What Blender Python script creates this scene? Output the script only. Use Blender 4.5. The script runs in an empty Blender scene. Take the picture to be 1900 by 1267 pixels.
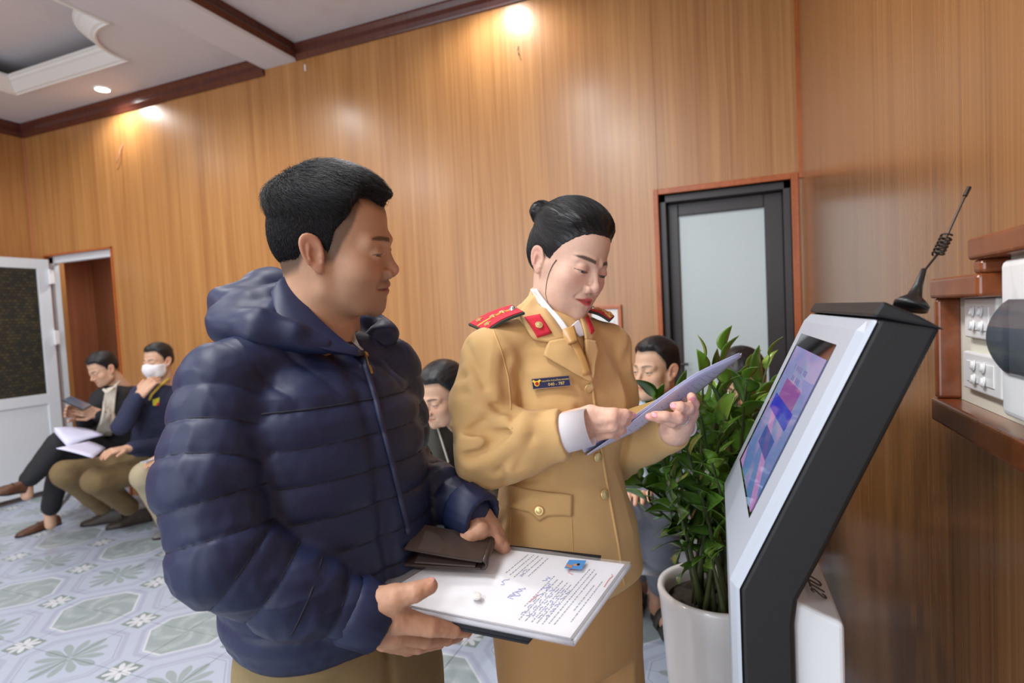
import bpy, math, random
import numpy as np
from mathutils import Matrix, Vector

# ---------------------------------------------------------------- camera
SC = bpy.context.scene
COL = SC.collection
FPX, CX, CY = 1066.58, 950.0, 633.5
CAMH = 1.38
YAW, PITCH, ROLL = [math.radians(a) for a in (21.704, 2.656, 2.852)]
_f = np.array([-math.sin(YAW)*math.cos(PITCH), math.cos(YAW)*math.cos(PITCH), -math.sin(PITCH)])
_r = np.array([math.cos(YAW), math.sin(YAW), 0.0])
_d = np.cross(_f, _r)
CAMR = np.array([math.cos(ROLL)*_r + math.sin(ROLL)*_d, -math.sin(ROLL)*_r + math.cos(ROLL)*_d, _f])
CAMC = np.array([0.0, 0.0, CAMH])
cam_d = bpy.data.cameras.new('camera')
cam_d.sensor_width = 36.0
cam_d.sensor_fit = 'HORIZONTAL'
cam_d.lens = FPX/1900*36.0
cam_d.clip_start = 0.02
cam = bpy.data.objects.new('camera', cam_d)
COL.objects.link(cam)
mw = np.eye(4)
mw[:3, 0] = CAMR[0]; mw[:3, 1] = -CAMR[1]; mw[:3, 2] = -CAMR[2]; mw[:3, 3] = CAMC
cam.matrix_world = Matrix(mw.tolist())
SC.camera = cam
cam_d.dof.use_dof = True
cam_d.dof.focus_distance = 0.95
cam_d.dof.aperture_fstop = 4.0

# ---------------------------------------------------------------- world, daylight, exposure
world = bpy.data.worlds.new('world')
SC.world = world
world.use_nodes = True
world.node_tree.nodes['Background'].inputs[0].default_value = (0.80, 0.90, 1.0, 1)
world.node_tree.nodes['Background'].inputs[1].default_value = 0.45
SC.view_settings.view_transform = 'Standard'
SC.view_settings.look = 'None'
SC.view_settings.exposure = 0.22
SC.view_settings.gamma = 1.0
SC.view_settings.use_curve_mapping = False
SC.cycles.use_denoising = True
SC.cycles.max_bounces = 8
SC.cycles.sample_clamp_indirect = 4.0

def area(name, loc, aim, sx, sy, watts, col):
    l = bpy.data.lights.new(name, 'AREA')
    l.shape = 'RECTANGLE'; l.size = sx; l.size_y = sy
    l.energy = watts; l.color = col
    o = bpy.data.objects.new(name, l)
    COL.objects.link(o)
    o.location = loc
    o.rotation_euler = (Vector(aim)-Vector(loc)).to_track_quat('-Z', 'Y').to_euler()
    return o
# daylight coming in through the glazed front behind the camera
area('daylight_front_window', (-2.6, -3.55, 1.75), (-2.5, 2.0, 1.2), 5.2, 2.3, 115, (0.88, 0.94, 1.0))

# ---------------------------------------------------------------- pixel helpers (real depths)
def ray(x, y):
    return CAMR.T @ np.array([(x-CX)/FPX, (y-CY)/FPX, 1.0])
def P(x, y, d):
    return CAMC + ray(x, y)*d
def onx(x, y, X):
    r = ray(x, y); return CAMC + r*(X/r[0])
def ony(x, y, Y):
    r = ray(x, y); return CAMC + r*(Y/r[1])
def onz(x, y, Z):
    r = ray(x, y); return CAMC + r*((Z-CAMH)/r[2])
def onplane(x, y, p0, n):
    r = ray(x, y); return CAMC + r*(np.dot(p0-CAMC, n)/np.dot(r, n))
def nrm(v):
    v = np.asarray(v, float); return v/np.linalg.norm(v)
def A3(*v):
    return np.array(v, float)

# ---------------------------------------------------------------- object helpers
OFF = {}
def tag(o, label=None, cat=None, group=None, kind=None):
    if label: o['label'] = label
    if cat: o['category'] = cat
    if group: o['group'] = group
    if kind: o['kind'] = kind
    return o
def empty(name, loc, label=None, cat=None, group=None):
    o = bpy.data.objects.new(name, None)
    COL.objects.link(o)
    o.location = tuple(float(v) for v in loc)
    o.empty_display_size = 0.05
    OFF[o.name] = np.asarray(loc, float)
    return tag(o, label, cat, group)
def ob(name, VF, mat, parent=None, smooth=False, label=None, cat=None, group=None, kind=None, col=None, bevel=0, seg=2, uv=None, origin=None):
    V, F = VF[0], VF[1]
    V = np.asarray(V, float).reshape(-1, 3)
    if parent is not None: off = OFF[parent.name]
    elif origin is not None: off = np.asarray(origin, float)
    else: off = np.zeros(3)
    me = bpy.data.meshes.new(name)
    if isinstance(F, np.ndarray):
        F2 = F
        me.vertices.add(len(V)); me.vertices.foreach_set('co', (V-off).ravel().astype(np.float32))
        k = F2.shape[1]
        me.loops.add(F2.size); me.loops.foreach_set('vertex_index', F2.ravel().astype(np.int32))
        me.polygons.add(len(F2)); me.polygons.foreach_set('loop_start', (np.arange(len(F2))*k).astype(np.int32))
        me.update(calc_edges=True)
    else:
        me.from_pydata((V-off).tolist(), [], [list(f) for f in F])
        me.update()
    me.validate()
    if col is not None:
        at = me.color_attributes.new('col', 'FLOAT_COLOR', 'POINT')
        c = np.ones((len(V), 4), np.float32); c[:, :3] = col
        at.data.foreach_set('color', c.ravel())
    if smooth:
        me.polygons.foreach_set('use_smooth', np.ones(len(me.polygons), bool))
    me.materials.append(mat)
    o = bpy.data.objects.new(name, me)
    COL.objects.link(o)
    if parent is not None:
        o.parent = parent
        OFF[o.name] = off
    else:
        o.location = tuple(off); OFF[o.name] = off
    if bevel:
        b = o.modifiers.new('bevel', 'BEVEL'); b.width = bevel; b.segments = seg; b.limit_method = 'ANGLE'; b.angle_limit = math.radians(35)
    return tag(o, label, cat, group, kind)
def share(src, parent, loc, rot=None, name=None):
    o = bpy.data.objects.new(name or src.name.split('.')[0], src.data)
    COL.objects.link(o)
    o.parent = parent
    o.location = tuple(loc)
    if rot is not None: o.rotation_euler = rot
    return o

# ---------------------------------------------------------------- shapes
def join(*parts):
    V, F, n = [], [], 0
    for v, f in parts:
        v = np.asarray(v, float).reshape(-1, 3)
        V.append(v); F += [tuple(int(i)+n for i in q) for q in f]; n += len(v)
    return np.concatenate(V), F
def box(lo, hi):
    x0, y0, z0 = lo; x1, y1, z1 = hi
    V = [(x0,y0,z0),(x1,y0,z0),(x1,y1,z0),(x0,y1,z0),(x0,y0,z1),(x1,y0,z1),(x1,y1,z1),(x0,y1,z1)]
    return np.array(V, float), [(0,3,2,1),(4,5,6,7),(0,1,5,4),(1,2,6,5),(2,3,7,6),(3,0,4,7)]
def obox(c, ax, ay, az, hx, hy, hz):
    V, F = box((-hx,-hy,-hz), (hx,hy,hz))
    return np.asarray(c) + V @ np.array([ax, ay, az]), F
def prism(poly, vec):
    poly = np.asarray(poly, float); n = len(poly); vec = np.asarray(vec, float)
    c = np.mean(poly, 0)
    nn = sum(np.cross(poly[i]-c, poly[(i+1) % n]-c) for i in range(n))
    V = np.concatenate([poly, poly+vec])
    if np.dot(nn, vec) > 0:
        F = [tuple(range(n-1,-1,-1)), tuple(range(n, 2*n))] + [(i, (i+1)%n, (i+1)%n+n, i+n) for i in range(n)]
    else:
        F = [tuple(range(n)), tuple(range(2*n-1, n-1, -1))] + [(i+n, (i+1)%n+n, (i+1)%n, i) for i in range(n)]
    return V, F
def frame_of(d):
    d = nrm(d)
    a = A3(0,0,1) if abs(d[2]) < 0.9 else A3(1,0,0)
    u = nrm(np.cross(a, d)); v = np.cross(d, u)
    return u, v, d
def tube(path, r, n=10, caps=True):
    path = np.asarray(path, float); m = len(path)
    r = np.broadcast_to(np.asarray(r, float), (m,))
    V = []; u = None
    for i in range(m):
        t = nrm(path[min(i+1, m-1)] - path[max(i-1, 0)])
        if u is None: u, v, _ = frame_of(t)
        else:
            u = u - t*np.dot(u, t); u = nrm(u)
        v = np.cross(t, u)
        for k in range(n):
            a = 2*math.pi*k/n
            V.append(path[i] + r[i]*(math.cos(a)*u + math.sin(a)*v))
    F = [(i*n+k, i*n+(k+1)%n, (i+1)*n+(k+1)%n, (i+1)*n+k) for i in range(m-1) for k in range(n)]
    if caps: F += [tuple(range(n-1,-1,-1)), tuple(range((m-1)*n, m*n))]
    return np.array(V), F
def lathe(c, prof, n=32, axis=(0,0,1), close=True):
    u, v, d = frame_of(axis); c = np.asarray(c, float)
    V = []
    for r, h in prof:
        for k in range(n):
            a = 2*math.pi*k/n
            V.append(c + d*h + r*(math.cos(a)*u + math.sin(a)*v))
    m = len(prof)
    F = [(i*n+k, i*n+(k+1)%n, (i+1)*n+(k+1)%n, (i+1)*n+k) for i in range(m-1) for k in range(n)]
    if close: F += [tuple(range(n-1,-1,-1)), tuple(range((m-1)*n, m*n))]
    return np.array(V), F
def ball(c, r, n=12, m=8, R=None):
    r = np.broadcast_to(np.asarray(r, float), (3,))
    V = []
    for i in range(1, m):
        p = math.pi*i/m
        for k in range(n):
            a = 2*math.pi*k/n
            V.append((math.sin(p)*math.cos(a), math.sin(p)*math.sin(a), math.cos(p)))
    V += [(0,0,1),(0,0,-1)]
    V = np.array(V)*r
    if R is not None: V = V @ R
    F = [(i*n+k, (i+1)*n+k, (i+1)*n+(k+1)%n, i*n+(k+1)%n) for i in range(m-2) for k in range(n)]
    t, b = (m-1)*n, (m-1)*n+1
    F += [(t, k, (k+1)%n) for k in range(n)] + [(b, (m-2)*n+(k+1)%n, (m-2)*n+k) for k in range(n)]
    return V + np.asarray(c), F
def sheet(grid, th=0.0006):
    """a thick sheet from an (n,m,3) grid of points"""
    G = np.asarray(grid, float); n, m, _ = G.shape
    du = np.gradient(G, axis=0); dv = np.gradient(G, axis=1)
    N = np.cross(du, dv); N /= (np.linalg.norm(N, axis=2, keepdims=True)+1e-12)
    T = (G + N*th/2).reshape(-1,3); B = (G - N*th/2).reshape(-1,3)
    k = n*m; F = []
    for i in range(n-1):
        for j in range(m-1):
            a,b,c,d = i*m+j, (i+1)*m+j, (i+1)*m+j+1, i*m+j+1
            F += [(a,b,c,d), (d+k,c+k,b+k,a+k)]
    edge = [(0,j) for j in range(m)] + [(i,m-1) for i in range(1,n)] + [(n-1,j) for j in range(m-2,-1,-1)] + [(i,0) for i in range(n-2,0,-1)]
    e = [i*m+j for i,j in edge]
    for a, b in zip(e, e[1:]+e[:1]): F.append((a, b, b+k, a+k))
    return np.concatenate([T,B]), F

# ---------------------------------------------------------------- materials
class E:
    """tiny math-node expression"""
    def __init__(s, nt, sock): s.nt, s.s = nt, sock
    def _op(s, op, *a):
        n = s.nt.nodes.new('ShaderNodeMath'); n.operation = op
        for i, x in enumerate((s,)+a):
            if isinstance(x, E): s.nt.links.new(x.s, n.inputs[i])
            else: n.inputs[i].default_value = x
        return E(s.nt, n.outputs[0])
    def __add__(s, o): return s._op('ADD', o)
    def __sub__(s, o): return s._op('SUBTRACT', o)
    def __mul__(s, o): return s._op('MULTIPLY', o)
    def __truediv__(s, o): return s._op('DIVIDE', o)
    def abs(s): return s._op('ABSOLUTE')
    def max(s, o): return s._op('MAXIMUM', o)
    def min(s, o): return s._op('MINIMUM', o)
    def round(s): return (s+0.5)._op('FLOOR')
    def lt(s, o): return s._op('LESS_THAN', o)
    def gt(s, o): return s._op('GREATER_THAN', o)
    def mod2(s): return s._op('FLOORED_MODULO', 2.0)
    def cos(s): return s._op('COSINE')
    def sqrt(s): return s._op('SQRT')
    def atan2(s, o): return s._op('ARCTAN2', o)
    def inv(s): return (s*-1.0)+1.0
def mixc(nt, fac, a, b):
    n = nt.nodes.new('ShaderNodeMix'); n.data_type = 'RGBA'
    for i, x in ((0, fac), (6, a), (7, b)):
        if isinstance(x, E): nt.links.new(x.s, n.inputs[i])
        elif hasattr(x, 'is_output'): nt.links.new(x, n.inputs[i])
        else: n.inputs[i].default_value = x if i == 0 else (*x, 1)
    return n.outputs[2]
def s2l(r, g, b):
    """sRGB 0-255 to linear"""
    return tuple(((c/255/12.92) if c <= 10.3 else ((c/255+0.055)/1.055)**2.4) for c in (r, g, b))
def mat(name, rgb=(0.5,0.5,0.5), rough=0.5, metal=0.0, spec=0.5, noise=0, nscale=(40,40,40), bump=0, bscale=None, coat=0, sheen=0, emit=None, estr=0, trans=0, alpha=1, attr=None, sss=0, ior=None, detail=3):
    m = bpy.data.materials.new(name); m.use_nodes = True
    nt = m.node_tree; b = nt.nodes['Principled BSDF']
    b.inputs['Base Color'].default_value = (*rgb, 1)
    b.inputs['Roughness'].default_value = rough
    b.inputs['Metallic'].default_value = metal
    b.inputs['Specular IOR Level'].default_value = spec
    b.inputs['Coat Weight'].default_value = coat
    b.inputs['Sheen Weight'].default_value = sheen
    b.inputs['Transmission Weight'].default_value = trans
    b.inputs['Alpha'].default_value = alpha
    if ior: b.inputs['IOR'].default_value = ior
    if sss:
        b.inputs['Subsurface Weight'].default_value = sss
        b.inputs['Subsurface Radius'].default_value = (1.0, 0.35, 0.2)
        b.inputs['Subsurface Scale'].default_value = 0.004
    if emit:
        b.inputs['Emission Color'].default_value = (*emit, 1); b.inputs['Emission Strength'].default_value = estr
    src = None
    if attr:
        a = nt.nodes.new('ShaderNodeAttribute'); a.attribute_name = attr
        src = a.outputs['Color']
        nt.links.new(src, b.inputs['Base Color'])
    if noise or bump:
        tc = nt.nodes.new('ShaderNodeTexCoord')
        mp = nt.nodes.new('ShaderNodeMapping'); mp.inputs['Scale'].default_value = nscale
        nt.links.new(tc.outputs['Object'], mp.inputs['Vector'])
        nz = nt.nodes.new('ShaderNodeTexNoise'); nz.inputs['Scale'].default_value = 1.0; nz.inputs['Detail'].default_value = detail
        nt.links.new(mp.outputs[0], nz.inputs['Vector'])
        if noise:
            k = E(nt, nz.outputs['Fac'])*(2*noise) + (1-noise)
            mx = nt.nodes.new('ShaderNodeVectorMath'); mx.operation = 'SCALE'
            if src is not None: nt.links.new(src, mx.inputs[0])
            else: mx.inputs[0].default_value = rgb
            nt.links.new(k.s, mx.inputs['Scale'])
            nt.links.new(mx.outputs[0], b.inputs['Base Color'])
        if bump:
            if bscale:
                mp2 = nt.nodes.new('ShaderNodeMapping'); mp2.inputs['Scale'].default_value = bscale
                nt.links.new(tc.outputs['Object'], mp2.inputs['Vector'])
                nz = nt.nodes.new('ShaderNodeTexNoise'); nz.inputs['Scale'].default_value = 1.0; nz.inputs['Detail'].default_value = 3
                nt.links.new(mp2.outputs[0], nz.inputs['Vector'])
            bp = nt.nodes.new('ShaderNodeBump'); bp.inputs['Strength'].default_value = bump; bp.inputs['Distance'].default_value = 0.002
            nt.links.new(nz.outputs['Fac'], bp.inputs['Height'])
            nt.links.new(bp.outputs[0], b.inputs['Normal'])
    return m
def wood(name, dark, light, fine=(150,150,1.6), wide=(9,9,0.35), rough=0.33, spec=0.5, coat=0.0):
    m = bpy.data.materials.new(name); m.use_nodes = True
    nt = m.node_tree; b = nt.nodes['Principled BSDF']
    g = nt.nodes.new('ShaderNodeNewGeometry')
    fac = []
    for sc, det in ((fine, 4), (wide, 2), ((48,48,0.7), 2)):
        mp = nt.nodes.new('ShaderNodeMapping'); mp.inputs['Scale'].default_value = sc
        nt.links.new(g.outputs['Position'], mp.inputs['Vector'])
        nz = nt.nodes.new('ShaderNodeTexNoise'); nz.inputs['Scale'].default_value = 1.0; nz.inputs['Detail'].default_value = det
        nz.inputs['Distortion'].default_value = 0.4
        nt.links.new(mp.outputs[0], nz.inputs['Vector'])
        fac.append(E(nt, nz.outputs['Fac']))
    f = (fac[0]*0.9 + fac[1]*0.75 + fac[2]*0.85) - 0.75
    n = nt.nodes.new('ShaderNodeClamp'); nt.links.new(f.s, n.inputs[0])
    c = mixc(nt, E(nt, n.outputs[0]), dark, light)
    nt.links.new(c, b.inputs['Base Color'])
    r = fac[0]*0.12 + (rough-0.06)
    nt.links.new(r.s, b.inputs['Roughness'])
    b.inputs['Specular IOR Level'].default_value = spec
    b.inputs['Coat Weight'].default_value = coat
    b.inputs['Coat Roughness'].default_value = 0.24
    bp = nt.nodes.new('ShaderNodeBump'); bp.inputs['Strength'].default_value = 0.12; bp.inputs['Distance'].default_value = 0.0006
    nt.links.new(fac[0].s, bp.inputs['Height']); nt.links.new(bp.outputs[0], b.inputs['Normal'])
    return m

M = {}
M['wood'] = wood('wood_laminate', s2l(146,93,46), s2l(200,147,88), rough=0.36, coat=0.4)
M['wood_right_shaded'] = wood('wood_laminate_right_shaded', s2l(112,70,34), s2l(170,120,70), rough=0.24, coat=0.35)  # laminate made darker: the right wall's shade is put into its colour
M['wood_red'] = wood('wood_reddish', s2l(134,80,54), s2l(178,118,86), rough=0.3)
M['niche'] = wood('wood_niche_brown', s2l(96,48,26), s2l(150,82,46), fine=(60,60,60), wide=(8,8,8), rough=0.2, coat=0.4)
M['trim'] = wood('wood_trim_orange', s2l(148,72,30), s2l(196,106,50), fine=(60,60,60), wide=(8,8,8), rough=0.3)
M['crown'] = wood('wood_crown_dark', s2l(72,36,30), s2l(104,56,44), fine=(2,80,80), wide=(0.5,9,9), rough=0.25)
M['plaster'] = mat('white_plaster', s2l(216,213,216), 0.9, noise=0.05, nscale=(2,2,2))
M['plaster_stain'] = None
M['white_metal'] = mat('white_painted_metal', s2l(216,222,228), 0.35, noise=0.03, nscale=(6,6,6))
M['white_plastic'] = mat('white_plastic', s2l(232,232,232), 0.3)
M['cream_plastic'] = mat('cream_plastic', s2l(226,224,208), 0.4)
M['black_metal'] = mat('black_powder_coat', s2l(13,14,18), 0.55, noise=0.1, nscale=(300,300,300), bump=0.03)
M['dark_frame'] = mat('dark_aluminium', s2l(52,46,48), 0.35, noise=0.08, nscale=(60,60,2))
M['black_plastic'] = mat('black_plastic', s2l(22,22,23), 0.35)
M['chrome'] = mat('chrome', (0.7,0.72,0.74), 0.15, 1.0)
M['grout'] = mat('grout', s2l(150,140,134), 0.8, noise=0.15, nscale=(9,9,9))

# plaster with brownish water stains (a shape of their own)
def stain_plaster():
    m = mat('stained_plaster', s2l(206,202,204), 0.9)
    nt = m.node_tree; b = nt.nodes['Principled BSDF']
    g = nt.nodes.new('ShaderNodeNewGeometry')
    def nz(sc, det=3):
        mp = nt.nodes.new('ShaderNodeMapping'); mp.inputs['Scale'].default_value = sc
        nt.links.new(g.outputs['Position'], mp.inputs['Vector'])
        n = nt.nodes.new('ShaderNodeTexNoise'); n.inputs['Scale'].default_value = 1; n.inputs['Detail'].default_value = det
        nt.links.new(mp.outputs[0], n.inputs['Vector']); return E(nt, n.outputs['Fac'])
    f = ((nz((1.6,1.6,1.6)) - 0.56)*5.0).max(0.0).min(1.0) * ((nz((7,7,7), 4)-0.38)*3.0).max(0.0).min(1.0)
    nt.links.new(mixc(nt, f*0.55, s2l(214,211,214), s2l(184,160,136)), b.inputs['Base Color'])
    return m
M['plaster_stain'] = stain_plaster()

# printed ceramic floor: octagons with flowers and leaves, little squares between
TS, TX0, TY0 = 0.3195, -2.724, 1.515
def tile_mat():
    m = bpy.data.materials.new('printed_floor_tile'); m.use_nodes = True
    nt = m.node_tree; b = nt.nodes['Principled BSDF']
    g = nt.nodes.new('ShaderNodeNewGeometry')
    sx = nt.nodes.new('ShaderNodeSeparateXYZ'); nt.links.new(g.outputs['Position'], sx.inputs[0])
    u = (E(nt, sx.outputs[0]) - TX0)/TS; v = (E(nt, sx.outputs[1]) - TY0)/TS
    a = (u+v)*0.5; bb = (u-v)*0.5
    ia, ib = a.round(), bb.round()
    fa, fb = a-ia, bb-ib
    du, dv = fa+fb, fa-fb
    leaf = (ia-ib).abs().mod2()                       # 1: leaf octagon, 0: flower octagon
    adu, adv = du.abs(), dv.abs()
    oct_ = ((adu+adv)/0.90).max(adu.max(adv)/0.70)    # 1 at the outer octagon line
    r = (du*du+dv*dv).sqrt(); th = dv.atan2(du)
    # little squares: nearest half-integer in (a,b)
    ga = a-((a-0.5).round()+0.5); gb = bb-((bb-0.5).round()+0.5)
    qu, qv = ga+gb, ga-gb
    sq = qu.abs().max(qv.abs())
    sr = (qu*qu+qv*qv).sqrt(); sth = qv.atan2(qu)
    nzn = nt.nodes.new('ShaderNodeTexNoise'); nzn.inputs['Scale'].default_value = 26; nzn.inputs['Detail'].default_value = 2; nzn.inputs['Distortion'].default_value = 1.2
    nt.links.new(g.outputs['Position'], nzn.inputs['Vector']); nz = E(nt, nzn.outputs['Fac'])
    base, pale, green, lav, dkg, wht = s2l(178,189,207), s2l(190,199,213), s2l(150,164,168), s2l(163,170,192), s2l(130,146,145), s2l(208,213,221)
    c = mixc(nt, (nz-0.5).max(0.0)*1.2, base, pale)
    # bands of the octagon
    c = mixc(nt, oct_.lt(1.0)*0.75, c, lav)
    c = mixc(nt, oct_.lt(0.90), c, base)
    c = mixc(nt, (oct_.lt(0.86)*oct_.gt(0.84))*(leaf.inv()), c, s2l(150,158,174))
    # flower
    pet = (th*6.0).cos().abs()
    long_ = ((th*2.0).cos().abs())*0.12 + 0.36
    fl = r.lt(pet*0.5*long_ + long_*0.52)*r.gt(0.035)*(pet.gt(0.30).max(r.lt(0.10)))
    c = mixc(nt, fl*(leaf.inv()), c, green)
    # leafy octagon
    inner = oct_.lt(0.80)*leaf
    c = mixc(nt, oct_.lt(0.84)*leaf, c, wht)
    lp = ((th*5.0 + r*16.0).cos())*0.5 + 0.5
    c2 = mixc(nt, ((lp*nz*2.2)-0.45).max(0.0).min(1.0), green, s2l(176,187,190))
    n2 = nt.nodes.new('ShaderNodeMix'); n2.data_type = 'RGBA'
    nt.links.new(inner.s, n2.inputs[0]); nt.links.new(c, n2.inputs[6]); nt.links.new(c2, n2.inputs[7]); c = n2.outputs[2]
    # little square with a white star
    c = mixc(nt, sq.lt(0.19), c, dkg)
    st = (sth*4.0).cos().abs()
    c = mixc(nt, sq.lt(0.185)*sr.lt(st*0.13+0.07)*sr.gt(0.02), c, wht)
    # faint ribbing
    nt.links.new(c, b.inputs['Base Color'])
    b.inputs['Roughness'].default_value = 0.28
    b.inputs['Specular IOR Level'].default_value = 0.5
    return m
M['tile'] = tile_mat()
# ================================================================ ROOM
YB, XL, XR, YF = 3.30, -5.94, 0.312, -3.6
ZS, ZR = 3.295, 3.335          # soffit left of the beam, ceiling right of it
ZCL, ZCR = 3.18, 3.225         # undersides of the crown trims

# floor
fl = ob('floor', box((XL-0.4, YF, -0.12), (XR+0.1, YB+1.1, -0.004)), M['grout'], kind='structure')
OFF[fl.name] = np.zeros(3)
t0 = None
i0, i1 = math.floor((XL-TX0)/TS), math.ceil((XR-TX0)/TS)
j0, j1 = math.floor((0.95-TY0)/TS), math.ceil((YB-TY0)/TS)
for j in range(j0, j1):
    for i in range(i0, i1):
        x0, x1 = max(TX0+i*TS, XL), min(TX0+(i+1)*TS, XR)
        y0, y1 = TY0+j*TS, min(TY0+(j+1)*TS, YB)
        if x1-x0 < 0.02 or y1-y0 < 0.02: continue
        full = abs(x1-x0-TS) < 1e-6 and abs(y1-y0-TS) < 1e-6
        if full and t0 is not None:
            share(t0, fl, ((x0+x1)/2, (y0+y1)/2, 0), name='tile'); continue
        hx, hy = (x1-x0)/2-0.0014, (y1-y0)/2-0.0014
        b = box((-hx,-hy,-0.006), (hx,hy,0.0))
        o = ob('tile', b, M['tile'], bevel=0.0008, seg=1)
        o.parent = fl; o.location = ((x0+x1)/2, (y0+y1)/2, 0)
        if full: t0 = o
ob('tile_field', join(box((XL,YF,-0.006),(XR,TY0+j0*TS-0.003,0.0)), box((XL-0.3,YB+0.003,-0.006),(XR,YB+1.0,0.0))), M['tile'], parent=fl, kind='stuff')

# back wall of wood laminate panels with two door openings
DL = (-5.80, -4.885, 2.12)      # left doorway x0,x1,top
DR = (-0.400, 0.262, 2.00)      # right doorway
wb = ob('wall_back', join(box((XL-0.1,YB+0.012,0),(DL[0],YB+0.16,3.5)), box((DL[1],YB+0.012,0),(DR[0],YB+0.16,3.5)), box((DR[1],YB+0.012,0),(XR+0.1,YB+0.16,3.5)),
        box((DL[0],YB+0.012,DL[2]),(DL[1],YB+0.16,3.5)), box((DR[0],YB+0.012,DR[2]),(DR[1],YB+0.16,3.5))), M['wood'], kind='structure')
def panel(x0, x1, z0, z1):
    ob('panel', box((x0+0.0002, YB, z0), (x1-0.0002, YB+0.012, z1)), M['wood'], parent=wb, bevel=0.0004, seg=1)
edges = [XL, DL[0], DL[1]]
x = DL[1]
for k in range(1, 4): edges.append(DL[1] + (DR[0]-DL[1])*k/4)
edges += [DR[0], DR[1], XR]
for a, b in zip(edges[:-1], edges[1:]):
    if a == DL[0]: panel(a, b, DL[2], 3.30)
    elif a == DR[0]: panel(a, b, DR[2], 3.36)
    else: panel(a, b, 0.0, 3.36 if a > -3.4 else 3.30)

wl = ob('wall_left', box((XL-0.15, YF, 0), (XL, YB+0.01, 3.5)), M['wood'], kind='structure')
wr = ob('wall_right', box((XR, YF, 0), (XR+0.15, YB+0.01, 3.5)), M['wood_right_shaded'], kind='structure')
wf = ob('wall_front', join(box((XL,YF-0.15,0),(XR,YF,0.55)), box((XL,YF-0.15,2.95),(XR,YF,3.5)), box((XL,YF-0.15,0.55),(XL+0.5,YF,2.95)), box((XR-0.25,YF-0.15,0.55),(XR,YF,2.95))), M['plaster'], kind='structure')
# corner beads
ob('trim_1', box((XL, YB-0.012, 0), (XL+0.012, YB, ZCL)), mat('pink_bead', s2l(186,120,86), 0.4), kind='structure')
ob('trim_2', box((XR-0.014, YB-0.014, DR[2]), (XR, YB, ZCR)), M['trim'], kind='structure')

# ceiling: soffit with a tray on the left, higher ceiling on the right, a boxed beam between them
BXL = float(onz(505,136,ZCR)[0]); BXR = float(onz(554.5,115.5,ZCR)[0])
tray = [onz(28.7,170.3,ZS), onz(220.6,106.3,ZS), onz(196,88,ZS), onz(180,72,ZS), onz(171,57,ZS), onz(172.5,48,ZS), onz(185,38,ZS)]
tx0 = tray[0][0]; ty1 = tray[0][1]; tx1 = tray[1][0]
arc = []
acx, acy, ar = tx1+0.02, ty1-0.02, 0.0
# tray outline: far edge, a scooped corner on the right, then on towards the camera
R_ = 0.40
outl = [(tx0, ty1)]
cxc, cyc = tx1+R_*0.95, ty1+0.0
for k in range(0, 13):
    a = math.pi - (math.pi/2)*k/12
    outl.append((cxc + R_*0.95*math.cos(a), cyc - R_*0.95*math.sin(a)))
outl += [(cxc, 0.9), (tx0, 0.9)]
def ring(outl, sc_z):
    return [A3(x, y, sc_z) for x, y in outl]
import bmesh
def polygon_with_hole(outer, hole, z):
    bm = bmesh.new()
    vs = [[bm.verts.new((x,y,z)) for x,y in L] for L in (outer, hole)]
    es = []
    for L in vs: es += [bm.edges.new((L[i], L[(i+1)%len(L)])) for i in range(len(L))]
    bmesh.ops.triangle_fill(bm, use_beauty=True, use_dissolve=False, edges=es)
    V = [v.co[:] for v in bm.verts]; bm.verts.index_update()
    F = [tuple(v.index for v in f.verts) for f in bm.faces]
    bm.free(); return np.array(V), F
soff = polygon_with_hole([(XL,YF),(BXL,YF),(BXL,YB),(XL,YB)], outl, ZS)
n = len(outl); O0 = [(x,y,ZS) for x,y in outl]; O1 = [(x,y,ZS+0.24) for x,y in outl]
well = (np.array(O0+O1), [(i,(i+1)%n,(i+1)%n+n,i+n) for i in range(n)])
ce = ob('ceiling', join(soff, box((XL,YF,ZS+0.20),(BXL,YB,ZS+0.26)), box((BXL-0.03,YF,ZS),(BXL,YB,ZS+0.26)), box((XL,YF,ZS),(XL+0.02,YB,ZS+0.26)), box((XL,YB-0.02,ZS),(BXL,YB,ZS+0.26)), box((XL,YF,ZS),(BXL,YF+0.02,ZS+0.26)), box((BXR-0.01,YF,ZR),(XR,YB,ZR+0.06))), M['plaster_stain'], kind='structure')
OFF[ce.name] = np.zeros(3)
# white cornice mould around the tray lip
def sweep(outline, prof, closed=True):
    O = np.array(outline); n = len(O); V = []
    for i in range(n):
        t0_ = O[i]-O[i-1]; t1_ = O[(i+1)%n]-O[i]
        n0 = nrm(A3(-t0_[1], t0_[0])); n1 = nrm(A3(-t1_[1], t1_[0])); m_ = nrm(n0+n1); m_ = m_/max(0.4, float(np.dot(m_, n0)))
        for a, h in prof: V.append((O[i][0]+m_[0]*a, O[i][1]+m_[1]*a, h))
    k = len(prof); F = []
    for i in range(n):
        j = (i+1) % n
        for q in range(k-1): F.append((i*k+q, j*k+q, j*k+q+1, i*k+q+1))
    return np.array(V), F
prof = [(0.03,ZS),(0.03,ZS-0.014),(0.018,ZS-0.018),(0.012,ZS-0.010),(-0.005,ZS-0.006),(-0.03,ZS+0.02),(-0.055,ZS+0.045),(-0.07,ZS+0.052),(-0.075,ZS+0.066),(-0.088,ZS+0.070),(-0.088,ZS+0.085),(0.0,ZS+0.085)]
# outline runs counter to the inside, so flip when needed
s_area = sum(outl[i][0]*outl[(i+1)%n][1]-outl[(i+1)%n][0]*outl[i][1] for i in range(n))
if s_area > 0: prof = [(-a,h) for a,h in prof]
ob('trim_3', sweep(outl, prof), mat('white_cornice', s2l(232,232,228), 0.6), kind='structure', smooth=False)
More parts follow.
